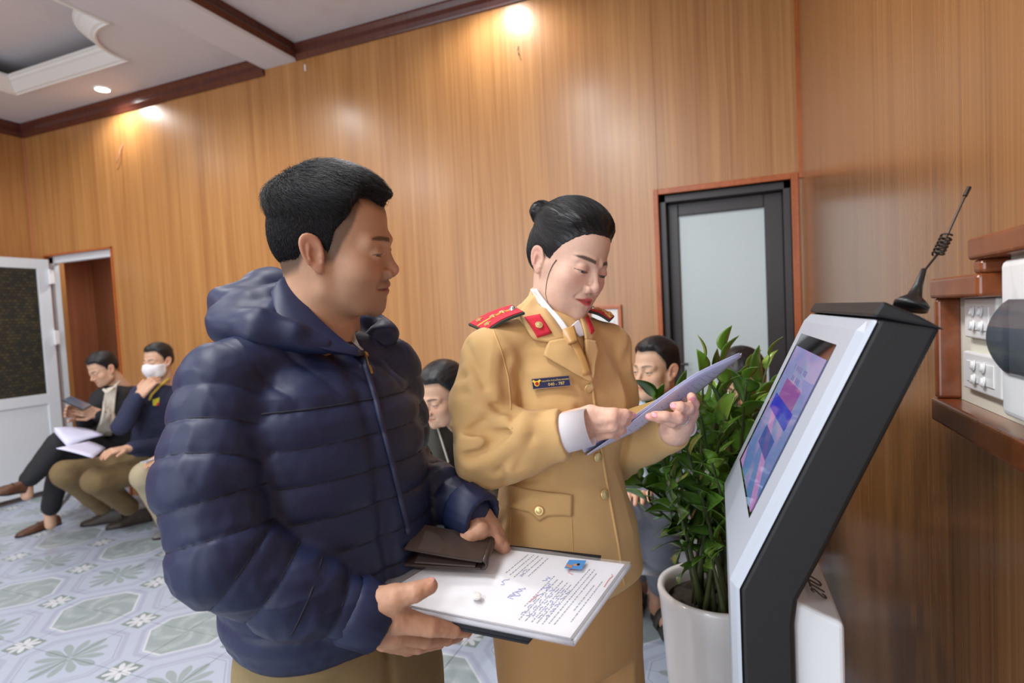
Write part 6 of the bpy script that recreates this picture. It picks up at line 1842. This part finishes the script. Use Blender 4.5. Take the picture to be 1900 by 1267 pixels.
def simple_hand(wrist, tip, side, up, curl=0.3, s=1.0):
    """relaxed hand: palm plus five bent fingers"""
    d = nrm(tip-wrist); side = nrm(side-d*np.dot(side,d)); n = np.cross(d, side)
    if np.dot(n, up) < 0: n = -n
    palm = [(wrist+side*k*0.018*s, wrist+d*0.085*s+side*k*0.030*s, 0.018*s, 0.012*s) for k in (-1,0,1)]
    fingers = []
    for k, L in zip((-1.1,-0.4,0.35,1.05), (0.075,0.085,0.080,0.062)):
        b = wrist+d*0.088*s+side*k*0.030*s
        m_ = b+(d-n*curl*0.5)*L*0.5*s; e = m_+nrm(d-n*curl*1.8)*L*0.5*s
        fingers.append(([b,m_,e],[0.010*s,0.0088*s,0.0072*s]))
    b = wrist+d*0.03*s-side*0.024*s
    fingers.append(([b, b+(d*0.7-side*0.8)*0.035*s, b+(d*1.3-side*0.75-n*0.3)*0.055*s],[0.013*s,0.0105*s,0.0085*s]))
    return palm, fingers
def bg_person(label, eye, f, roll, skin, J, top_m, leg_m, opt=None, hair='short', scale=0.97, res=0.010, shoes=None, hands=True, top_r=1.0, bare_arm=False, group=None, headkw=None):
    """J: dict of joints in world space: neck, sr, sl, er, el, wr, wl, hr, hl, kr, kl, ar, al"""
    base = (J['hr']+J['hl'])/2
    t = empty('person', (base[0],base[1],0), label, 'person', group)
    R_ = head_rot(f, roll); ps = pose(R_, np.asarray(eye)-R_@A3(0,0.05*scale,0), scale)
    hv = ps[0](BGV)
    col = skin_cols(BGV, BK, skin, dict(opt or {}, fade=[(a,z-0.008) for a,z in SHORT_CUT], fade_w=0.7))
    parts, cols, links = [(hv,BGF)], [col], []
    mid = (J['sr']+J['sl'])/2; hip = base
    # neck
    def nk(p): return smin(cap(p, ps[0](A3(0,-0.02,-0.08)[None])[0], J['neck'], 0.052, 0.056), cap(p, J['neck'], mid+A3(0,0,-0.05), 0.056, 0.08), 0.03)
    nv = mesh_sdf(nk, *bounds([ps[0](A3(0,-0.02,-0.08)[None])[0], J['neck'], mid], 0.11), 0.008)
    parts.append(nv); cols.append(np.tile(skin,(len(nv[0]),1))); links.append((0, J['neck'], 1, ps[0](A3(0,-0.02,-0.08)[None])[0], [J['neck']*0.5+ps[0](A3(0,-0.02,-0.10)[None])[0]*0.5, J['neck']], [0.02,0.02]))
    for k in ('r','l'):
        if hands and 'h'+k+'_tip' in J:
            pl_, fg = simple_hand(J['w'+k], J['h'+k+'_tip'], J.get('h'+k+'_side', A3(0,0,1)), J.get('h'+k+'_up', A3(0,0,1)), J.get('curl',0.4))
            pl_.append((J['e'+k]*0.4+J['w'+k]*0.6, J['w'+k], 0.030, 0.024))
            (v, f_), _ = build_hand(pl_, fg, 0.0042)
            parts.append((v,f_)); cols.append(hand_cols(v, skin, fg)); links.append((1, mid, len(parts)-1, J['e'+k], [mid, J['s'+k], J['e'+k]], [0.04,0.04,0.03]))
    V, F = one_body(parts, links)
    c = np.concatenate(cols); c = np.concatenate([c, np.tile(skin,(len(V)-len(c),1))])
    ob('body', (V,F), M['skin'], parent=t, smooth=True, col=c)
    eyeballs(t, ps, (0,1,-0.1))
    if hair: ob('hair', (ps[0](BHV if hair == 'short' else LHV), BHF if hair == 'short' else LHF), M['hair'], parent=t, smooth=True)
    fwd = flat2(np.cross(J['sl']-J['sr'], A3(0,0,1))); 
    if np.dot(fwd, f) < 0: fwd = -fwd
    def topf(p):
        q = top_r
        d = cap(p, J['sr']*0.8+mid*0.2, J['sl']*0.8+mid*0.2, 0.078*q)
        d = smin(d, cap(p, mid+A3(0,0,-0.08)*1.0+(J['sr']-mid)*0.45, hip+(J['hr']-hip)*0.7+A3(0,0,0.06), 0.112*q, 0.118*q), 0.06)
        d = smin(d, cap(p, mid+A3(0,0,-0.08)*1.0+(J['sl']-mid)*0.45, hip+(J['hl']-hip)*0.7+A3(0,0,0.06), 0.112*q, 0.118*q), 0.06)
        d = smin(d, cap(p, J['neck']+A3(0,0,-0.012), mid, 0.062, 0.09), 0.03)
        for k in ('r','l'):
            d = smin(d, chain(p, [J['s'+k], J['e'+k], J['e'+k]*0.08+J['w'+k]*0.92], [0.066*q,0.056*q,0.042*q], 0.03), 0.025)
        w = J.get('collar_cut')
        return d-0.006*vnoise(p*A3(11,11,15))-0.003*vnoise(p*A3(26,26,34))
    tops = [J[k] for k in ('sr','sl','er','el','wr','wl','hr','hl','neck')]
    tp = ob('jacket', mesh_sdf(topf, *bounds(tops, 0.17), res), top_m, parent=t, smooth=True)
    def legf(p):
        d = cap(p, J['hr'], J['hl'], 0.115)
        for k in ('r','l'):
            d = smin(d, chain(p, [J['h'+k], J['k'+k], J['k'+k]*0.1+J['a'+k]*0.9], [0.098,0.076,0.058], 0.03), 0.03)
        return d-0.005*vnoise(p*A3(12,12,12))-0.002*vnoise(p*30)
    ob('trousers', mesh_sdf(legf, *bounds([J[k] for k in ('hr','hl','kr','kl','ar','al')], 0.14), res), leg_m, parent=t, smooth=True)
    return t, ps, tp, topf
def with_depths(d): return {k: P(*v) for k, v in d.items()}
M['black_cloth'] = mat('black_cloth', s2l(30,31,36), 0.8, noise=0.15, nscale=(20,20,20))
M['navy_fleece'] = mat('navy_fleece', s2l(36,42,70), 0.85, noise=0.12, nscale=(60,60,60), bump=0.3)
M['olive'] = mat('olive_jacket', s2l(44,44,36), 0.7, noise=0.15, nscale=(30,30,30))
M['blue_shirt'] = None
def striped():
    m = mat('blue_striped_shirt', s2l(170,196,214), 0.8); nt = m.node_tree; b = nt.nodes['Principled BSDF']
    g = nt.nodes.new('ShaderNodeNewGeometry'); sp = nt.nodes.new('ShaderNodeSeparateXYZ'); nt.links.new(g.outputs['Position'], sp.inputs[0])
    f = ((E(nt, sp.outputs[0])*1.0+E(nt, sp.outputs[1])*0.6)*520.0).cos().gt(0.55)
    nt.links.new(mixc(nt, f, s2l(186,206,218), s2l(138,166,188)), b.inputs['Base Color']); return m
M['blue_shirt'] = striped()
M['brown_trousers'] = mat('brown_khaki_trousers', s2l(118,98,66), 0.85, noise=0.15, nscale=(15,15,15))
M['beige_trousers'] = mat('beige_trousers', s2l(164,152,126), 0.85, noise=0.12, nscale=(15,15,15))
M['grey_trousers'] = mat('grey_trousers', s2l(118,122,134), 0.85, noise=0.12, nscale=(15,15,15))
M['light_trousers'] = mat('light_grey_trousers', s2l(160,158,150), 0.85, noise=0.12, nscale=(15,15,15))
M['boot'] = mat('dark_brown_boot', s2l(58,48,42), 0.5, noise=0.2, nscale=(40,40,40))
M['shirt_cream'] = mat('cream_shirt', s2l(206,200,188), 0.85, noise=0.15, nscale=(40,40,40), bump=0.4)
ASKIN = s2l(206,166,140)
# --- man with the phone
D1 = 4.22
J = with_depths(dict(neck=(205,718,D1), sr=(186,742,D1-0.10), sl=(247,735,D1+0.08), er=(160,782,D1-0.22), el=(212,792,D1-0.10), wr=(152,765,D1-0.30), wl=(182,768,D1-0.27), hr=(205,832,D1-0.02), hl=(240,828,D1+0.10),
    kr=(112,822,D1-0.42), kl=(118,842,D1-0.30), ar=(48,895,D1-0.50), al=(92,952,D1-0.22)))
J['hr_tip'] = P(136,764,D1-0.36); J['hl_tip'] = P(150,760,D1-0.36); J['hr_side'] = A3(0,0,1); J['hl_side'] = A3(0,0,1); J['hr_up'] = FW; J['hl_up'] = -FW; J['curl'] = 0.7
t1, ps1, tp1, tf1 = bg_person('seated man in black jacket looking down at his phone beside the white door', P(181,691,D1-0.10), cdir(-0.42,-0.90,-0.42), 0.0, ASKIN, J, M['black_cloth'], M['black_cloth'])
shoe(t1, P(48,905,D1-0.50)-A3(0,0,0.02), P(-12,918,D1-0.66), nrm(A3(0.3,0,1)), M['shoe_brown'])
hl_ = onz(112,972,0.0); shoe(t1, hl_, hl_+nrm(onz(25,1000,0)-hl_)*0.28, A3(0,0,1), M['shoe_brown'])
for a in ((48,893,D1-0.50),(92,950,D1-0.22)):
    ob('ankle', mesh_sdf(lambda p: cap(p, P(*a), P(*a)-A3(0,0,0.09), 0.036, 0.034), *bounds([P(*a),P(*a)-A3(0,0,0.09)],0.06), 0.009), mat('ankle_skin', ASKIN, 0.5), parent=t1, smooth=True)
ob('shirt_front', patch(tf1, [(196,722),(216,716),(208,805),(180,808)], 10, 10, 0.012, 0.006, 2.5, 5.0), M['shirt_cream'], parent=t1, smooth=True)
ob('shirt_collar', tube([P(192,722,D1-0.19),P(198,730,D1-0.20),P(208,722,D1-0.17),P(222,708,D1-0.08)], 0.009, 8), M['shirt_cream'], parent=t1, smooth=True)
phc = P(143,748,D1-0.40)
pa, pb_, = nrm(P(160,756,D1-0.40)-P(127,741,D1-0.40)), nrm(A3(0,0,0.35)+FW*0.9)
pb_ = nrm(pb_-pa*np.dot(pb_,pa)); pn_ = np.cross(pa,pb_)
ph = empty('smartphone', phc, 'black smartphone held by the seated man in black jacket', 'phone')
ob('case', obox(phc, pa, pb_, pn_, 0.078, 0.036, 0.0045), M['black_plastic'], parent=ph, bevel=0.003)
ob('screen', obox(phc+(pn_ if pn_[2] > 0 else -pn_)*0.0048, pa, pb_, pn_, 0.072, 0.033, 0.0006), mat('phone_display', s2l(30,34,44), 0.1, emit=s2l(90,110,140), estr=0.25), parent=ph)
def lap_sheets(label, quad, n, m, gap=0.004, cat='papers', bend=0.01):
    a, b, c, d = [P(*q) for q in quad]
    t = empty('paper_sheets', (a+b+c+d)/4, label, cat)
    for k in range(n):
        G = np.array([[((1-u)*a+u*b)*(1-v)+((1-u)*d+u*c)*v+A3(0,0,gap*k*(0.3+u)+bend*math.sin(math.pi*v)) for v in np.linspace(0,1,7)] for u in np.linspace(0,1,5)])
        ob('sheet', sheet(G, 0.0012), m, parent=t, smooth=True)
    return t
lap_sheets('open white papers lying on the lap of the man with the phone', [(126,830,D1-0.56),(100,801,D1-0.50),(168,803,D1-0.30),(192,808,D1-0.36)], 3, M['paper_blue'], 0.010)
# --- masked man
D2 = 4.02
J = with_depths(dict(neck=(300,716,D2), sr=(262,732,D2-0.10), sl=(335,730,D2+0.06), er=(226,790,D2-0.30), el=(318,822,D2-0.05), wr=(258,735,D2-0.26), wl=(238,832,D2-0.33), hr=(270,862,D2-0.02), hl=(318,860,D2+0.08),
    kr=(122,878,D2-0.38), kl=(178,892,D2-0.42), ar=(196,945,D2+0.02), al=(246,945,D2-0.03)))
J['hr_tip'] = P(277,712,D2-0.22); J['hr_side'] = RT; J['hr_up'] = -FW; J['hl_tip'] = P(200,838,D2-0.44); J['hl_side'] = FW; J['hl_up'] = A3(0,0,1); J['curl'] = 0.5
t2, ps2, tp2, tf2 = bg_person('seated man in navy fleece with a white face mask and hand at his neck', P(283,673,D2-0.10), cdir(-0.26,-0.96,-0.05), 0.0, ASKIN, J, M['navy_fleece'], M['brown_trousers'])
def mask_sdf(p):
    q = ps2[1](p)
    d = head_sdf(q, BK)-0.006
    d = smin(d, ell(q, (0,0.085,-0.045), (0.045,0.040,0.045)), 0.02)
    cut = np.maximum(q[:,2]-(-0.012+0.010*np.exp(-(q[:,0]/0.02)**2)), -0.105-q[:,2]); cut = np.maximum(cut, 0.015-q[:,1])
    return np.maximum(d, cut)*ps2[2]
hc2 = ps2[0](A3(0,0.06,-0.05)[None])[0]
ob('face_mask', mesh_sdf(mask_sdf, hc2-0.11, hc2+0.11, 0.005), mat('white_mask', s2l(232,232,236), 0.8), parent=t2, smooth=True)
for s in (1,-1):
    ob('mask_strap', tube(ps2[0](np.array([(s*0.056,0.05,-0.035),(s*0.076,0.0,-0.022),(s*0.080,-0.018,-0.012)])), 0.0025, 6), M['white_plastic'], parent=t2)
ob('polo_collar', tube([P(277,742,D2-0.20),P(281,732,D2-0.20),P(296,716,D2-0.16),P(314,702,D2-0.05)], 0.008, 8), mat('yellow_collar', s2l(214,186,60), 0.8), parent=t2, smooth=True)
ob('chest_emblem', patch(tf2, [(283,742),(296,738),(293,752),(284,752)], 5, 5, 0.008, 0.003, 2.5, 5.0), mat('yellow_embroidery', s2l(196,190,50), 0.8), parent=tp2)
ob('chest_emblem_red', patch(tf2, [(290,748),(295,746),(294,752),(290,752)], 4, 4, 0.010, 0.003, 2.5, 5.0), mat('red_embroidery', s2l(196,40,70), 0.8), parent=tp2)
for hp_, tp_ in (((232,935),(180,972)),((282,935),(230,976))):
    a = onz(hp_[0],hp_[1]+30,0); b = onz(tp_[0],tp_[1],0)
    shoe(t2, a, a+nrm(b-a)*0.28, A3(0,0,1), M['boot'], 0.044, 0.10)
lap_sheets('grey white sheet held on the knee by the masked man', [(104,832,D2-0.66),(165,820,D2-0.30),(196,832,D2-0.30),(172,850,D2-0.62)], 2, M['paper_blue'], 0.004, bend=0.004)
# --- man in beige trousers behind the jacket
D3 = 3.80
J = with_depths(dict(neck=(415,716,D3), sr=(375,735,D3-0.08), sl=(452,735,D3+0.05), er=(352,810,D3-0.20), el=(448,820,D3), wr=(320,842,D3-0.38), wl=(395,838,D3-0.30), hr=(385,872,D3-0.02), hl=(432,870,D3+0.06),
    kr=(270,882,D3-0.40), kl=(330,890,D3-0.42), ar=(322,985,D3-0.12), al=(372,975,D3-0.10)))
J['hr_tip'] = P(292,850,D3-0.46); J['hr_side'] = FW; J['hl_tip'] = P(370,850,D3-0.40); J['hl_side'] = FW
t3, ps3, _, _ = bg_person('seated man in beige trousers half hidden behind the navy quilted jacket', P(395,680,D3-0.1), cdir(-0.6,-0.7,-0.25), 0.0, ASKIN, J, M['grey_trousers'], M['beige_trousers'])
for hp_, tp_ in (((345,975),(285,1003)),((395,970),(345,1000))):
    a = onz(hp_[0],hp_[1],0); b = onz(tp_[0],tp_[1],0); shoe(t3, a, a+nrm(b-a)*0.27, A3(0,0,1), mat('grey_shoe', s2l(120,116,112), 0.6))
lap_sheets('white paper corner on the knee of the man in beige trousers', [(259,858,D3-0.55),(300,846,D3-0.52),(330,850,D3-0.34),(300,862,D3-0.38)], 1, M['paper'], bend=0.003)
# --- man bending forward
D4 = 2.34
J = with_depths(dict(neck=(840,760,D4+0.08), sr=(812,788,D4+0.02), sl=(872,775,D4+0.24), er=(812,890,D4-0.06), el=(876,900,D4+0.02), wr=(800,945,D4-0.16), wl=(850,950,D4-0.10), hr=(880,905,D4+0.42), hl=(930,905,D4+0.52),
    kr=(888,962,D4+0.12), kl=(945,962,D4+0.22), ar=(945,1085,D4+0.42), al=(1000,1078,D4+0.48)))
J['hr_tip'] = P(790,985,D4-0.2); J['hl_tip'] = P(835,990,D4-0.16)
t4, ps4, _, tf4 = bg_person('man in dark olive jacket bending forward behind the two standing people', P(806,742,D4-0.10), cdir(-0.62,-0.78,-0.30), 0.12, ASKIN, J, M['olive'], M['light_trousers'], scale=1.0)
zx = [(806,774),(814,800),(822,830),(830,858)]
pz, nz_ = trace(tf4, [q[0] for q in zx], [q[1] for q in zx], 1.5, 3.5); ob('zipper', tube(pz+nz_*0.006,0.004,6), mat('pale_zip', s2l(176,172,160), 0.5), parent=t4)
ob('collar', mesh_sdf(lambda p: chain(p, [P(812,772,D4-0.07),P(830,752,D4-0.02),P(848,728,D4+0.02),P(838,712,D4+0.12)], [0.018,0.026,0.026,0.02], 0.02), *bounds([P(812,772,D4-0.07),P(848,728,D4+0.02),P(838,712,D4+0.12)],0.07), 0.008), M['olive'], parent=t4, smooth=True)
for s in ('ar','al'):
    a = A3(J[s][0],J[s][1],0); shoe(t4, a-cdir(-0.5,-0.8,0)*0.06, a+cdir(-0.5,-0.8,0)*0.20, A3(0,0,1), M['shoe_black'])
# --- man in the striped shirt, by the door
D5 = 2.30
J = with_depths(dict(neck=(1226,752,D5+0.03), sr=(1186,782,D5-0.10), sl=(1272,780,D5+0.08), er=(1172,870,D5-0.08), el=(1290,880,D5+0.05), wr=(1192,905,D5-0.28), wl=(1245,915,D5-0.25), hr=(1205,905,D5+0.10), hl=(1262,905,D5+0.18),
    kr=(1180,930,D5-0.32), kl=(1232,935,D5-0.34)))
fR, fL = onz(1186,1112,0.0), onz(1224,1150,0.0)
J['ar'] = fR+A3(0.0,0.05,0.10); J['al'] = fL+A3(0.0,0.07,0.10)
J['hr_tip'] = P(1185,915,D5-0.42); J['hl_tip'] = P(1228,925,D5-0.40); J['hr_side'] = RT; J['hl_side'] = RT
t5, ps5, tp5, tf5 = bg_person('seated man in light blue striped shirt beside the door with frosted glass', P(1202,689,D5-0.10), cdir(-0.82,-0.58,0.02), 0.0, s2l(214,176,148), J, M['blue_shirt'], M['grey_trousers'], scale=0.96, opt=dict(brow_s=0.7))
ob('shirt_collar', tube([P(1196,752,D5-0.14),P(1206,768,D5-0.16),P(1222,752,D5-0.14),P(1246,735,D5-0.03)], 0.012, 8), M['blue_shirt'], parent=t5, smooth=True)
M['foot_skin'] = mat('foot_skin', s2l(186,140,116), 0.55)
M['sandal'] = mat('dark_rubber', s2l(54,50,48), 0.7)
def sandal_foot(par, heel, toe):
    f_ = nrm(toe-heel); s_ = np.cross(f_, A3(0,0,1)); L = np.linalg.norm(toe-heel); z = A3(0,0,1)
    def fn(p):
        d = chain(p, [heel+z*0.045, heel+f_*L*0.5+z*0.040, heel+f_*L*0.72+z*0.030], [0.030,0.034,0.026], 0.02)
        d = smin(d, cap(p, heel+f_*L*0.68+z*0.032-s_*0.02, heel+f_*L*0.72+z*0.030+s_*0.022, 0.020), 0.02)
        d = smin(d, cap(p, heel+z*0.05, heel-f_*0.01+z*0.16, 0.032, 0.034), 0.03)
        for k in range(5): d = smin(d, cap(p, heel+f_*L*0.74+s_*(k-2)*0.015+z*0.026, heel+f_*L*(0.95-0.03*abs(k-0.7))+s_*(k-2)*0.017+z*0.024, 0.0105, 0.0095), 0.003)
        return d
    ft = ob('foot', mesh_sdf(fn, *bounds([heel-f_*0.04,toe,heel+z*0.16],0.06), 0.0045), M['foot_skin'], parent=par, smooth=True)
    poly = [heel+f_*L*a+s_*b for a,b in ((-0.10,-0.02),(0.0,-0.036),(0.4,-0.038),(0.75,-0.050),(0.98,-0.036),(1.06,0.0),(0.98,0.040),(0.75,0.052),(0.4,0.040),(0.0,0.036),(-0.10,0.02))]
    sd = ob('sandal', prism(poly, z*0.020), M['sandal'], parent=par, bevel=0.004)
    for u in (0.42,0.70):
        c = heel+f_*L*u
        G = np.array([[c+f_*w+s_*0.050*math.cos(a)+z*(0.012+(0.074-0.030*(u > 0.5))*math.sin(a)) for w in (-0.022,0,0.022)] for a in np.linspace(0,math.pi,14)])
        ob('strap', sheet(G,0.004), M['sandal'], parent=sd, smooth=True)
for fpt, d_ in ((fR, cdir(-0.45,-0.9,0)), (fL, cdir(0.12,-1.0,0))):
    sandal_foot(t5, fpt-d_*0.02+A3(0,0,0.0), fpt+d_*0.21)
# --- person with black hair behind the plant
D6 = 2.35
J = with_depths(dict(neck=(1400,752,D6), sr=(1352,785,D6-0.08), sl=(1440,785,D6+0.08), er=(1345,880,D6-0.1), el=(1450,880,D6+0.06), wr=(1360,915,D6-0.3), wl=(1410,920,D6-0.3), hr=(1370,910,D6+0.08), hl=(1425,910,D6+0.14),
    kr=(1345,940,D6-0.35), kl=(1400,945,D6-0.35)))
J['ar'] = A3(J['kr'][0],J['kr'][1],0.10); J['al'] = A3(J['kl'][0],J['kl'][1],0.10)
J['hr_tip'] = P(1352,925,D6-0.42); J['hl_tip'] = P(1398,930,D6-0.42); J['hr_side'] = RT; J['hl_side'] = RT
t6, ps6, _, _ = bg_person('person with black hair seated behind the leafy plant', P(1372,722,D6-0.12), cdir(-0.55,-0.8,-0.35), 0.0, ASKIN, J, M['black_cloth'], M['black_cloth'], hair='long')
for s in ('ar','al'):
    a = A3(J[s][0],J[s][1],0); sandal_foot(t6, a, a+cdir(0,-1,0)*0.22)

# ================================================================ WAITING BENCHES
M['steel'] = mat('perforated_steel', s2l(196,200,206), 0.35, 0.5, noise=0.05, nscale=(9,9,9))
def bench(label, c, ax, n, group=None):
    """beam seating: c = centre on the floor, ax = direction along the row; seats face -normal"""
    ax = nrm(ax); bk = np.cross(A3(0,0,1), ax)      # towards the back
    t = empty('waiting_bench', c, label, 'bench', group)
    L = n*0.56
    ob('beam', obox(c+A3(0,0,0.27), ax, bk, A3(0,0,1), L/2-0.1, 0.03, 0.02), M['chrome'], parent=t, bevel=0.004)
    for i in range(n):
        o = c+ax*((i+0.5)*0.56-L/2)
        prof = [(a_,h_-0.09) for a_,h_ in [(-0.25,0.415),(-0.235,0.432),(-0.20,0.436),(0.0,0.420),(0.16,0.412),(0.20,0.43),(0.24,0.52),(0.30,0.78),(0.31,0.80)]]
        G = np.array([[o+ax*w+bk*a+A3(0,0,h) for w in np.linspace(-0.255,0.255,6)] for a,h in prof[:5]])
        ob('seat', sheet(G,0.006), M['steel'], parent=t, smooth=True)
        G = np.array([[o+ax*w+bk*a+A3(0,0,h) for w in np.linspace(-0.255,0.255,6)] for a,h in prof[4:]])
        ob('backrest', sheet(G,0.006), M['steel'], parent=t, smooth=True)
    for s in (-1,1):
        o = c+ax*s*(L/2-0.22)
        ob('leg', tube([o-bk*0.27+A3(0,0,0.022),o-bk*0.24+A3(0,0,0.045),o-bk*0.16+A3(0,0,0.12),o-bk*0.04+A3(0,0,0.23),o+A3(0,0,0.262)],0.020,12), M['chrome'], parent=t, smooth=True)
        ob('leg', tube([o+bk*0.24+A3(0,0,0.022),o+bk*0.20+A3(0,0,0.045),o+bk*0.12+A3(0,0,0.13),o+bk*0.03+A3(0,0,0.23),o+A3(0,0,0.262)],0.018,12), M['chrome'], parent=t, smooth=True)
        for q in (-0.27,0.24): ob('foot_pad', lathe(o+bk*q, [(0.026,0.0),(0.026,0.012),(0.016,0.03)], 16), M['black_plastic'], parent=t)
    return t
hp1 = P(222,862,4.30); hp3 = P(410,900,3.85)
print('hips', hp1, hp3, P(1235,905,2.44), P(905,905,2.8))
bench('row of steel waiting seats under the men along the wood wall', A3(-3.95,2.90,0), A3(1,0,0), 4)
bench('steel waiting seats under the man in striped shirt', A3(-0.29,2.50,0), A3(1,0,0), 2)
bench('steel waiting seat under the bending man in olive jacket', A3(*((P(905,905,2.86))[:2]),0), cdir(0.9,0.35,0), 1)
